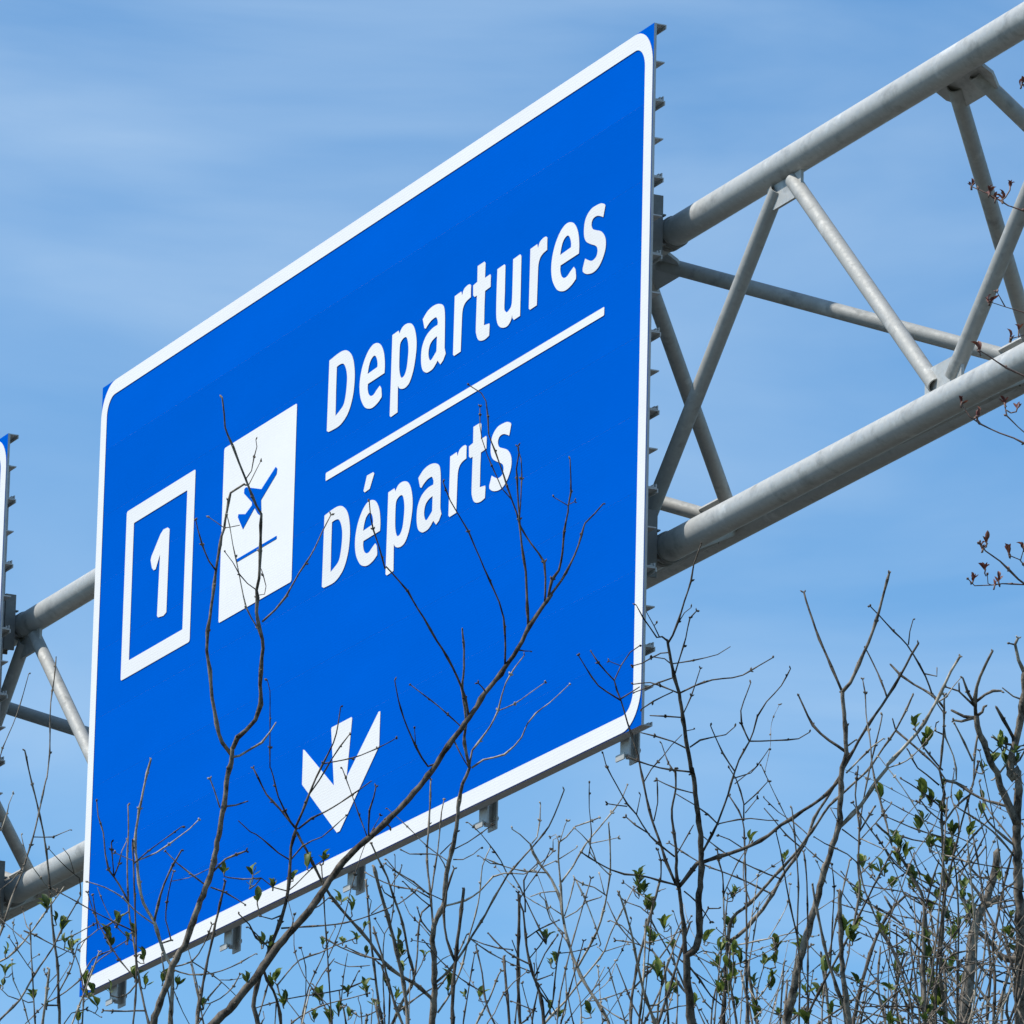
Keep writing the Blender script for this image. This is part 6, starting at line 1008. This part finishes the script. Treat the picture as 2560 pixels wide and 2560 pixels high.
def make_sign(name, origin, width, label, posts, npan=9, rise=0.0):
    sg = empty(name, origin, RZ)
    tag(sg, label, 'road sign', 'overhead signs on the gantry')
    ph = SH/npan
    # one extruded panel: face plate, stiffening rib and two joint flanges with lips
    m = MB()
    m.box(0, width, 0, 0.011, 0.0001, ph-0.0001, 1, front=0)
    m.box(0, width, 0.0112, 0.046, 0.0005, 0.0045, 1)
    m.box(0, width, 0.0112, 0.052, ph-0.0045, ph-0.0005, 1)
    m.box(0, width, 0.042, 0.046, 0.0047, 0.017, 1)
    m.box(0, width, 0.048, 0.052, ph-0.017, ph-0.0047, 1)
    m.box(0, width, 0.030, 0.0335, 0.0047, 0.013, 1)
    m.box(0, width, 0.0112, 0.047, ph/2-0.0025, ph/2+0.0025, 1)
    first = None
    for i in range(npan):
        if first is None: first = m.build('panel', [M['blue'], M['alu']], sg); o = first
        else: o = inst('panel', first.data, sg)
        o.location = (0, (0.0001, 0.0, 0.0002, 0.0001)[i % 4], i*ph)
    b, R = 0.068, 0.155
    flat('border', [rrect(0.002, width-0.002, 0.003, SH-0.003, R), rrect(b, width-b, b, SH-b, R-b)[::-1]], M['white'], sg)
    for s in posts:                                # mounting posts behind the face, ends showing under the sign
        x = width-s
        m = MB()
        m.box(x-0.078, x, 0.056, 0.062, -0.062, 2.66)
        m.box(x-0.042, x-0.036, 0.062, 0.094, -0.068, 2.66)
        m.box(x-0.078, x, 0.094, 0.100, -0.080, 2.66)
        p = m.build('post', M['alu'], sg)
        c = MB(); c.box(x-0.084, x-0.012, 0.040, 0.046, -0.074, -0.050); c.box(x-0.080, x-0.016, 0.0462, 0.0558, -0.060, -0.054); c.build('edge_clip', M['galv'], p)
        c = MB()
        c.tube((x-0.018, 0.088, -0.035), (x-0.018, 0.108, -0.035), 0.010, 8)
        c.build('bolt', M['brace'], p)
        for zc in (2.005-rise, 0.762-rise):                  # saddle that clamps the post to a chord, with its two U-bolts
            c = MB()
            c.box(x-0.080, x+0.012, 0.1003, 0.112, zc-0.13, zc+0.13)
            c.box(x-0.080, x-0.070, 0.112, 0.150, zc-0.13, zc+0.13)
            c.box(x+0.002, x+0.012, 0.112, 0.150, zc-0.13, zc+0.13)
            sd = c.build('saddle', M['shade_dark'], p)
            for ux in (x-0.066, x-0.022):          # bands round the chord
                c = MB(); c.tube((ux, 0.21, zc), (ux+0.024, 0.21, zc), 0.0625, 32, wall=0.0045)
                c.box(ux, ux+0.024, 0.1503, 0.168, zc+0.056, zc+0.0615); c.box(ux, ux+0.024, 0.1503, 0.168, zc-0.0615, zc-0.056)
                c.build('clamp_band', M['shade_dark'], sd, True)
    return sg
main = make_sign('airport_sign', SIGN_BR + D_*SW, SW, 'large blue overhead sign reading Departures and Départs with a white down arrow', (0.213, 1.457, 2.705, 3.960, 5.205))
def word(txt, x0s, zb):
    for ch, x in zip(txt, x0s):
        g_ = 'e' if ch == 'é' else ch
        o = flat('letter', GLYPHS[g_], M['white'], main, dx=x, dz=zb)
        if ch == 'é': flat('accent', GLYPHS["'"], M['white'], o, y=0.0, dx=x, dz=zb).location = (0, -0.0022, 0)
word('Departures', (2.503, 2.824, 3.134, 3.427, 3.735, 3.911, 4.133, 4.435, 4.632, 4.914), 1.894)
word('Départs', (2.501, 2.824, 3.137, 3.426, 3.731, 3.909, 4.108), 1.233)
flat('divider_line', [rrect(2.506, 5.113, 1.686, 1.720, 0.006, 3)], M['white'], main)
flat('number_frame', [rrect(0.346, 1.111, 1.329, 2.089, 0.012, 3), rrect(0.433, 1.027, 1.402, 2.017, 0.004, 2)[::-1]], M['white'], main)
flat('number_one', GLYPHS['1'], M['white'], main)
pic = flat('pictogram', [rrect(1.421, 2.185, 1.337, 2.102, 0.012, 3)], M['white'], main)
flat('plane_symbol', [[(1.985,1.878),(2.001,1.866),(1.996,1.846),(1.840,1.772),(1.846,1.722),(1.831,1.708),(1.806,1.722),(1.773,1.754),(1.655,1.690),(1.597,1.756),(1.603,1.768),(1.677,1.750),(1.744,1.772),(1.744,1.785),(1.655,1.846),(1.657,1.864),(1.674,1.868),(1.841,1.818)]], M['blue'], pic, y=-0.0040)
flat('runway_line', [rrect(1.595, 2.018, 1.560, 1.573, 0.004, 3)], M['blue'], pic, y=-0.0040)
flat('down_arrow', [[(2.360,0.586),(2.372,0.582),(2.684,0.366),(2.640,0.610),(2.645,0.617),(2.838,0.617),(2.846,0.610),(2.806,0.374),(3.108,0.580),(3.122,0.578),(3.122,0.437),(2.756,0.164),(2.726,0.164),(2.360,0.440)]], M['white'], main)
W2 = 4.6
make_sign('guide_sign', SIGN_BR + D_*(6.635+W2) + Vector((0, 0, 2.828-SH)), W2, 'blue sign with white border cut off by the left edge of the picture', (0.213, 1.46, 2.70, 3.95), rise=2.828-SH)

# ---------------------------------------------------------------- bare shrubs and saplings in front of the sign
rng = random.Random(11)
def catmull(pts, step):
    """smooth a list of (Vector, radius) and resample it"""
    out = []
    n = len(pts)
    for i in range(n-1):
        p0, p1, p2, p3 = pts[max(i-1, 0)], pts[i], pts[i+1], pts[min(i+2, n-1)]
        ln = (p2[0]-p1[0]).length
        k = max(1, int(ln/step))
        for j in range(k):
            t = j/k
            a = p1[0]; m1 = (p2[0]-p0[0])*0.5; m2 = (p3[0]-p1[0])*0.5
            lim = ln*1.0
            if m1.length > lim: m1 = m1.normalized()*lim
            if m2.length > lim: m2 = m2.normalized()*lim
            h = (2*t**3-3*t*t+1, t**3-2*t*t+t, -2*t**3+3*t*t, t**3-t*t)
            out.append((a*h[0] + m1*h[1] + p2[0]*h[2] + m2*h[3], p1[1]+(p2[1]-p1[1])*t))
    out.append(pts[-1])
    return out
def limb_mesh(pts, r, seg, node=0.05, buds=True):
    """tapered tube through the points with swollen nodes, small kinks and opposite buds"""
    vs, fs = [], []
    acc, nxt = 0.0, r.uniform(0.3, 1.0)*node
    a = None; rings = []
    nb = []
    for i, (p, rad) in enumerate(pts):
        if i: acc += (p-pts[i-1][0]).length
        tan = (pts[min(i+1, len(pts)-1)][0]-pts[max(i-1, 0)][0])
        if tan.length < 1e-7: tan = Vector((0, 0, 1))
        tan.normalize()
        if a is None: a = tan.orthogonal().normalized()
        a = (a - tan*a.dot(tan))
        a = a.normalized() if a.length > 1e-5 else tan.orthogonal().normalized()
        b = tan.cross(a)
        rr = rad
        if acc >= nxt and 0 < i < len(pts)-1:
            rr = rad*(1 + 0.36*min(1.0, (0.0026/rad)**1.5)) + 0.0001; nxt = acc + node*r.uniform(0.7, 1.4)
            nb.append((p, tan.copy(), rad, a.copy(), b.copy()))
        elif rad > 0.004: rr = rad*r.uniform(0.92, 1.08)
        j = Vector((r.uniform(-1, 1), r.uniform(-1, 1), r.uniform(-1, 1)))*min(rad*0.22, 0.0016)
        rings.append(len(vs))
        for q in range(seg):
            th = 2*math.pi*q/seg
            rk = rr*(r.uniform(0.9, 1.1) if rad > 0.003 else 1.0)
            vs.append(p + j + (a*math.cos(th)+b*math.sin(th))*rk)
    for i in range(len(rings)-1):
        for q in range(seg):
            fs.append((rings[i]+q, rings[i]+(q+1) % seg, rings[i+1]+(q+1) % seg, rings[i+1]+q))
    fs.append(tuple(rings[0]+q for q in range(seg))[::-1])
    # bud at the tip
    p, rad = pts[-1]; tan = (p-pts[-2][0]).normalized() if (p-pts[-2][0]).length > 1e-7 else Vector((0, 0, 1))
    if rad < 0.0042 and buds: nb.append((p, tan, rad, a, b)); tip = True
    t0 = len(vs); vs.append(p + tan*rad*1.5)
    for q in range(seg): fs.append((rings[-1]+q, rings[-1]+(q+1) % seg, t0))
    if buds:
        for p, tan, rad, a_, b_ in nb:
            if rad > 0.0075: continue
            th = r.uniform(0, 6.28)
            for sgn in (1, -1):
                if r.random() < 0.35: continue
                side = (a_*math.cos(th)+b_*math.sin(th))*sgn
                dr = (side*0.75 + tan*0.8).normalized()
                ln = r.uniform(0.003, 0.0065); w = r.uniform(0.0010, 0.0017)
                c = p + side*rad*0.7
                x = dr.orthogonal().normalized()*w; y = dr.cross(x)
                k = len(vs)
                vs.extend([c+x, c+y, c-x, c-y, c+dr*ln*0.5+x*1.4, c+dr*ln*0.5+y*1.4, c+dr*ln*0.5-x*1.4, c+dr*ln*0.5-y*1.4, c+dr*ln])
                for q in range(4):
                    fs.append((k+q, k+(q+1) % 4, k+4+(q+1) % 4, k+4+q)); fs.append((k+4+q, k+4+(q+1) % 4, k+8))
    return vs, fs
def add_limb(name, pts, parent, m, r, seg=6, node=0.05, step=0.02, buds=True):
    loc = Vector(parent.location) if parent.parent is None else Vector(parent.parent.location)
    sm = catmull([(Vector(p)-loc, q) for p, q in pts], step)
    vs, fs = limb_mesh(sm, r, seg, node, buds)
    o = obj(name, vs, fs, m, parent, True)
    return o, sm, loc
LABEL = {
 'fork': ('sapling', 'grey forked sapling with two upright limbs crossing the white plane pictogram', 'bark'),
 'leftfork': ('bare_shrub', 'twiggy bare shrub reaching over the lower left corner of the blue sign', 'bark'),
 'leftedge': ('bare_shrub', 'bare shrub at the left edge with two long twigs crossing before the truss', 'bark'),
 'diagonal': ('sapling', 'leaning bare sapling whose thick stem slants across the sign beside the arrow', 'bark_dark'),
 'slender': ('sapling', 'slender bare sapling under the middle of the sign with a tip before its face', 'bark'),
 'crossing': ('sapling', 'bare sapling with a starburst of twigs left of the white down arrow', 'bark_dark'),
 'thicket': ('bare_shrub', 'fine bare shrub with scattered green sprouts below the white down arrow', 'bark'),
 'pale': ('bare_shrub', 'pale twigged bare shrub below the right part of the sign', 'bark_pale'),
 'dark': ('bare_shrub', 'small dark stemmed shrub between the pale shrub and the slender sapling', 'bark_dark'),
 'sprouting': ('bare_shrub', 'shrub with fresh green leaf tufts left of the tall dark sapling', 'bark'),
 'tall': ('sapling', 'tall dark sapling right of the sign with evenly spaced side twigs', 'bark_dark'),
 'leafy': ('bare_shrub', 'shrub with a leafy base and two long canes sweeping up to the right', 'bark'),
 'ysapling': ('sapling', 'Y-topped sapling standing clear against the sky on the right', 'bark'),
 'cane': ('bare_shrub', 'low bare shrub with a crooked cane right of the Y-topped sapling', 'bark'),
 'greening': ('bare_shrub', 'shrub with the thickest green leaves, near the right edge', 'bark'),
 'stump': ('small_tree', 'grey broken topped tree stem behind the leafy shrub near the right edge', 'bark'),
 'gnarled': ('small_tree', 'gnarled dark tree with knobby cut branch ends at the right edge', 'bark'),
 'maple': ('maple_tree', 'budding tree at the far right, only red bud twigs reaching into view', 'twig_red'),
}
CATS = {'sapling': 'sapling', 'bare_shrub': 'shrub', 'small_tree': 'tree', 'maple_tree': 'tree'}
ROOTS = {}
EXTRA = {'leftedge': (5, -.82, -.60, 4.28, 4.46), 'leftfork': (6, -.64, -.38, 4.24, 4.36), 'crossing': (4, -.46, -.25, 4.24, 4.38), 'thicket': (7, -.36, -.05, 4.24, 4.38),
 'slender': (3, -.1, .1, 4.30, 4.42), 'pale': (6, 0, .25, 4.30, 4.46), 'dark': (3, -.05, .15, 4.28, 4.38), 'sprouting': (5, .2, .38, 4.30, 4.44), 'leafy': (6, .36, .50, 4.32, 4.50),
 'cane': (9, .50, .68, 4.34, 4.56), 'greening': (14, .58, .80, 4.34, 4.62), 'stump': (9, .64, .84, 4.34, 4.60), 'gnarled': (15, .70, .88, 4.34, 4.60)}   # thin canes per plant: count, x and top height ranges
THIN = 0.70                                          # measured widths include the blur of the photograph
ZF = 4.78                                            # below this height the undergrowth is dense
nfill = 0
tip_leaves = []
TIPS = {'greening': 0.5, 'gnarled': 0.28, 'stump': 0.36, 'cane': 0.2, 'leafy': 0.3, 'sprouting': 0.2, 'ysapling': 0.0, 'tall': 0.04, 'fork': 0.0, 'diagonal': 0.0, 'pale': 0.03}   # share of side twigs that end in leaves
for key, (dist, lines) in PLANTS.items():
    nm, lab, mk = LABEL[key]
    r = random.Random(key)
    gl = [p[0] for g_, par, p in lines if g_]
    bx = sum(p[0] for p in gl)/len(gl); by = sum(p[1] for p in gl)/len(gl)
    if key == 'maple': bx, by = 1.35, by+0.1
    root = empty(nm, (bx, by, 0))
    tag(root, lab, CATS[nm], 'bare plants in front of the sign')
    ROOTS[key] = root
    if key == 'maple':
        trunk_pts = [(Vector((bx, by, 0)), 0.075), (Vector((bx+0.02, by, 1.8)), 0.062), (Vector((bx-0.01, by+0.03, 3.6)), 0.05), (Vector((bx+0.03, by, 5.4)), 0.03), (Vector((bx, by, 6.6)), 0.012)]
        add_limb('trunk', trunk_pts, root, M['bark_dark'], r, 10, 0.4, 0.08, False)
    objs = []
    for g_, par, pl in lines:
        pts = [(Vector(p[:3]), p[3]/1000*{'gnarled': 0.78, 'stump': 0.85, 'greening': 0.8}.get(key, THIN)) for p in pl]
        r0 = pts[0][1]
        if g_:
            p0 = pts[0][0]
            if key == 'maple':
                q = Vector((bx, by, p0.z-r.uniform(0.25, 0.8)))
                pts = [(q, r.uniform(0.010, 0.017)), (q.lerp(p0, 0.3)+Vector((0, r.uniform(-.08, .08), r.uniform(-0.02, 0.05))), 0.0095), (q.lerp(p0, 0.65)+Vector((0, r.uniform(-.06, .06), r.uniform(-0.04, 0.02))), 0.006)] + pts
            else:
                w = r.uniform(-0.12, 0.12)
                b0 = Vector((bx + (p0.x-bx)*0.35 + w, by + (p0.y-by)*0.5 + r.uniform(-0.15, 0.15), -0.05))
                pts = [(b0, r0*1.9), (b0.lerp(p0, 0.35)+Vector((r.uniform(-.06, .06), r.uniform(-.06, .06), 0)), r0*1.6), (b0.lerp(p0, 0.72)+Vector((r.uniform(-.04, .04), r.uniform(-.04, .04), 0)), r0*1.25)] + pts
        part = 'stem' if r0 > 0.0036 else ('branch' if r0 > 0.0019 else 'twig')
        seg = 10 if r0 > 0.005 else (7 if r0 > 0.0024 else 5)
        mm = M[mk]
        if mk == 'bark' and r.random() < 0.25: mm = M['bark_pale'] if r.random() < 0.4 else M['bark_dark']
        pobj = root
        if part == 'twig' and par >= 0 and objs[par][0].parent is root and objs[par][0].name.split('.')[0] != 'twig': pobj = objs[par][0]
        o, sm, loc = add_limb(part, pts, pobj, mm, r, seg, 0.055 if r0 < 0.004 else 0.07, 0.014 if r0 < 0.004 else 0.010)
        objs.append((o, sm, loc, mm, part))
    if key == 'maple':                               # the rest of its crown, right of the picture
        for i in range(20):
            az = math.radians(r.uniform(-95, 95)); z = r.uniform(3.3, 6.3)
            cur = Vector((0.0, 0.0, z)); dr = Vector((math.cos(az), math.sin(az), r.uniform(0.5, 1.1))).normalized()
            ln = r.uniform(0.5, 1.1)*(7.4-z)/3.2; rr = 0.016*(7.6-z)/4
            q = [(cur.copy(), rr)]
            for k in range(5):
                cur = cur + dr*ln/5; q.append((cur.copy(), rr*(1-0.16*(k+1))))
                dr = (dr + Vector((r.uniform(-.22, .22), r.uniform(-.22, .22), r.uniform(-.1, .2)))).normalized()
            sm = catmull(q, 0.03)
            vs, fs = limb_mesh(sm, r, 6, 0.08, False)
            lo_ = obj('branch', vs, fs, M['bark_dark'], root, True)
            for j in range(r.randint(4, 7)):
                a_, ra = sm[int(len(sm)*r.uniform(0.3, 0.98))]
                d2 = Vector((math.cos(az)+r.uniform(-.9, .9), math.sin(az)+r.uniform(-.9, .9), r.uniform(-.1, .9))).normalized()
                if a_.x + d2.x*0.35 + bx < 0.85: continue
                l2 = r.uniform(0.12, 0.32); e_ = a_ + d2*l2 + Vector((0, 0, 0.03))
                vs, fs = limb_mesh(catmull([(a_, min(ra*0.7, 0.004)), (a_+d2*l2*0.5, 0.0022), (e_, 0.0015)], 0.03), r, 5, 0.05, False)
                obj('twig', vs, fs, M['twig_red'], lo_, True)
                BUD_SPOTS.append((tuple(e_+Vector(root.location)), tuple(a_+d2*l2*0.9+Vector(root.location))))
        continue
    # further thin canes of the same clump, hidden between the measured ones
    for c_ in range(EXTRA.get(key, (0,))[0]):
        n_, x0, x1, z0, z1 = EXTRA[key]
        top = Vector((r.uniform(x0, x1), by + r.uniform(-0.45, 0.7), r.uniform(z0, z1)))
        b0 = Vector((bx + (top.x-bx)*0.4 + r.uniform(-.15, .15), by + r.uniform(-.3, .4), -0.05))
        ro = r.uniform(0.0014, 0.0028) if r.random() < 0.75 else r.uniform(0.003, 0.005)
        lean = Vector((r.uniform(-0.42, 0.42), r.uniform(-0.3, 0.3), 0))
        pts = [(b0, ro*2.4)]
        for t in (0.3, 0.55, 0.75, 0.84, 0.90, 0.95, 1.0):
            pts.append((b0.lerp(top, t) + lean*(math.sin(t*math.pi)*(1-t)*1.6) + lean*max(0.0, t-0.75)*1.5 + Vector((r.uniform(-1, 1), r.uniform(-1, 1), 0))*(0.03 if t < 0.7 else 0.05), ro*(2.2-1.7*t)))
        mm = M[mk] if r.random() < 0.6 else M[r.choice(('bark_pale', 'bark', 'bark_dark'))]
        o, sm, loc = add_limb('cane', pts, root, mm, r, 6, 0.05, 0.016)
        for f_ in range(r.randint(3, 5)):                # side branches
            i = int(len(sm)*r.uniform(0.80, 0.97))
            p, rad = sm[i]
            tan = (sm[i][0]-sm[i-2][0]).normalized()
            sd = Vector((r.choice((-1, 1))*r.uniform(0.5, 1.1), r.uniform(-0.8, 0.8), r.uniform(0, 0.3)))
            dr = (tan + sd).normalized(); cur = p.copy(); ln = r.uniform(0.10, 0.30); q = [(cur.copy(), rad*0.75)]
            for k in range(4):
                cur = cur + dr*ln/4; q.append((cur.copy(), rad*(0.72-0.08*k)))
                dr = (dr + Vector((r.uniform(-.3, .3), r.uniform(-.3, .3), r.uniform(-.1, .3)))).normalized()
            sm2 = catmull(q, 0.014)
            vs, fs = limb_mesh(sm2, r, 5, 0.05, True)
            o2 = obj('branch', vs, fs, mm, o, True)
            objs.append((o2, sm2, loc, mm, 'twig'))
        objs.append((o, sm, loc, mm, 'cane'))
    # finer side twigs in the dense lower growth
    dens = {'greening': 3.6, 'gnarled': 2.8, 'stump': 2.8, 'cane': 2.4, 'leafy': 2.2, 'pale': 1.3, 'dark': 1.4, 'ysapling': 0.7, 'fork': 0.12, 'diagonal': 0.10, 'tall': 0.4, 'crossing': 0.6}.get(key, 1.2)
    for o, sm, loc, mm, part in list(objs):
        if len(sm) < 6: continue
        for i in range(3, len(sm)-1, 2):
            z = sm[i][0].z
            if z > ZF - 0.05 or z < 3.85: continue
            fade = 1.0 if z < ZF-0.25 else (ZF-z)/0.25
            if r.random() > 0.075*dens*fade*(0.5 if part == 'twig' else 1.0): continue
            p, rad = sm[i]
            tan = (sm[i+1][0]-sm[i-1][0]).normalized()
            side = Vector((r.uniform(-1, 1), r.uniform(-0.7, 0.7), r.uniform(-0.2, 0.5)))
            side = (side - tan*side.dot(tan)).normalized()
            wild = key in ('greening', 'gnarled', 'stump', 'cane', 'leafy')
            dr = (tan*r.uniform(-0.1 if wild else 0.3, 0.9) + side*r.uniform(0.6, 1.2)).normalized()
            ln = r.uniform(0.05, 0.24) if wild else r.uniform(0.04, 0.15)
            rr = min(rad*0.7, r.uniform(0.0008, 0.0014))
            q = [(p, rr*1.2)]
            cur = p.copy()
            for k in range(3):
                cur = cur + dr*ln/3
                q.append((cur.copy(), rr*(1-0.22*(k+1)/3)))
                dr = (dr + Vector((r.uniform(-.3, .3), r.uniform(-.3, .3), r.uniform(-0.15, 0.25) if wild else 0.16))).normalized()
            par_o = o if (o.parent is root) else root
            vs, fs = limb_mesh(catmull(q, 0.014), r, 5, 0.04, True)
            obj('twig', vs, fs, mm, par_o, True); nfill += 1
            if r.random() < TIPS.get(key, 0.03): tip_leaves.append((key, cur + loc, cur + loc - dr*0.008))
# leaves: one blade mesh, copied into tufts
def blade(L_, W_, fold, curl):
    vs, fs = [], []
    prof = (0.0, 0.55, 0.95, 1.0, 0.7, 0.0)
    for i, w in enumerate(prof):
        t = i/(len(prof)-1)
        y = t*L_; zc = curl*math.sin(t*math.pi*0.8)*L_
        hw = w*W_/2
        vs += [(-hw, y, zc+fold*hw), (0, y, zc), (hw, y, zc+fold*hw)]
    for i in range(len(prof)-1):
        b = i*3
        fs += [(b, b+1, b+4, b+3), (b+1, b+2, b+5, b+4)]
    return vs, fs
def blade_mesh(name, m, *a):
    vs, fs = blade(*a)
    me = bpy.data.meshes.new(name); me.from_pydata(vs, [], fs); me.materials.append(m)
    me.polygons.foreach_set('use_smooth', [True]*len(me.polygons)); me.update()
    return me
LEAVES = [blade_mesh('leaf', M['leaf'], 0.021, 0.0085, 0.5, 0.18), blade_mesh('leaf', M['leaf'], 0.017, 0.0080, 0.35, -0.12), blade_mesh('leaf', M['leaf'], 0.025, 0.0095, 0.6, 0.22)]
BUDS = [blade_mesh('bud_scale', M['bud'], 0.015, 0.0055, 0.9, 0.25), blade_mesh('bud_scale', M['bud'], 0.012, 0.005, 0.8, -0.1)]
def tuft(parent, loc, pos, anchor, meshes, n, size, r, stalkmat, name, piece):
    pos, anchor = Vector(pos), Vector(anchor)
    d = pos-anchor
    if d.length > 0.06: anchor = pos - d.normalized()*0.05
    stalk_dir = Vector((r.uniform(-.4, .4), r.uniform(-.4, .4), 1)).normalized()
    base = pos - stalk_dir*0.006
    vs, fs = limb_mesh(catmull([(anchor-loc, 0.0010), ((anchor+base)/2-loc+Vector((0, 0, -0.003)), 0.0010), (base-loc, 0.0011), (pos-loc, 0.0012)], 0.008), r, 5, 0.04, False)
    c = obj(name, vs, fs, stalkmat, parent, True)
    for k in range(n):
        th = 2*math.pi*k/n + r.uniform(-.5, .5)
        tilt = math.radians(r.uniform(10, 55)) if k < n-1 else math.radians(r.uniform(0, 20))
        dr = (stalk_dir*math.cos(tilt) + (Vector((math.cos(th), math.sin(th), 0)))*math.sin(tilt)).normalized()
        x = dr.cross(Vector((0, 0, 1)));  x = x.normalized() if x.length > 1e-3 else Vector((1, 0, 0))
        x = (Matrix.Rotation(r.uniform(-.6, .6), 3, dr) @ x)
        z = x.cross(dr)
        s = size*r.uniform(0.7, 1.25)
        o = inst(piece, meshes[r.randrange(len(meshes))], c)
        pp = pos-loc + stalk_dir*r.uniform(-0.004, 0.002)
        o.matrix_local = Matrix(((x.x*s, dr.x*s, z.x*s, pp.x), (x.y*s, dr.y*s, z.y*s, pp.y), (x.z*s, dr.z*s, z.z*s, pp.z), (0, 0, 0, 1)))
    return c
for key, pos, anc in LEAF_SPOTS + tip_leaves:
    root = ROOTS[key]
    tuft(root, Vector(root.location), pos, anc, LEAVES, rng.randint(4, 7), rng.uniform(0.65, 1.12), rng, M['bark'], 'leaf_cluster', 'leaf')
root = ROOTS['maple']
for pos, anc in BUD_SPOTS:
    tuft(root, Vector(root.location), pos, anc, BUDS, rng.randint(4, 6), rng.uniform(0.75, 1.05), rng, M['twig_red'], 'bud_cluster', 'bud_scale')
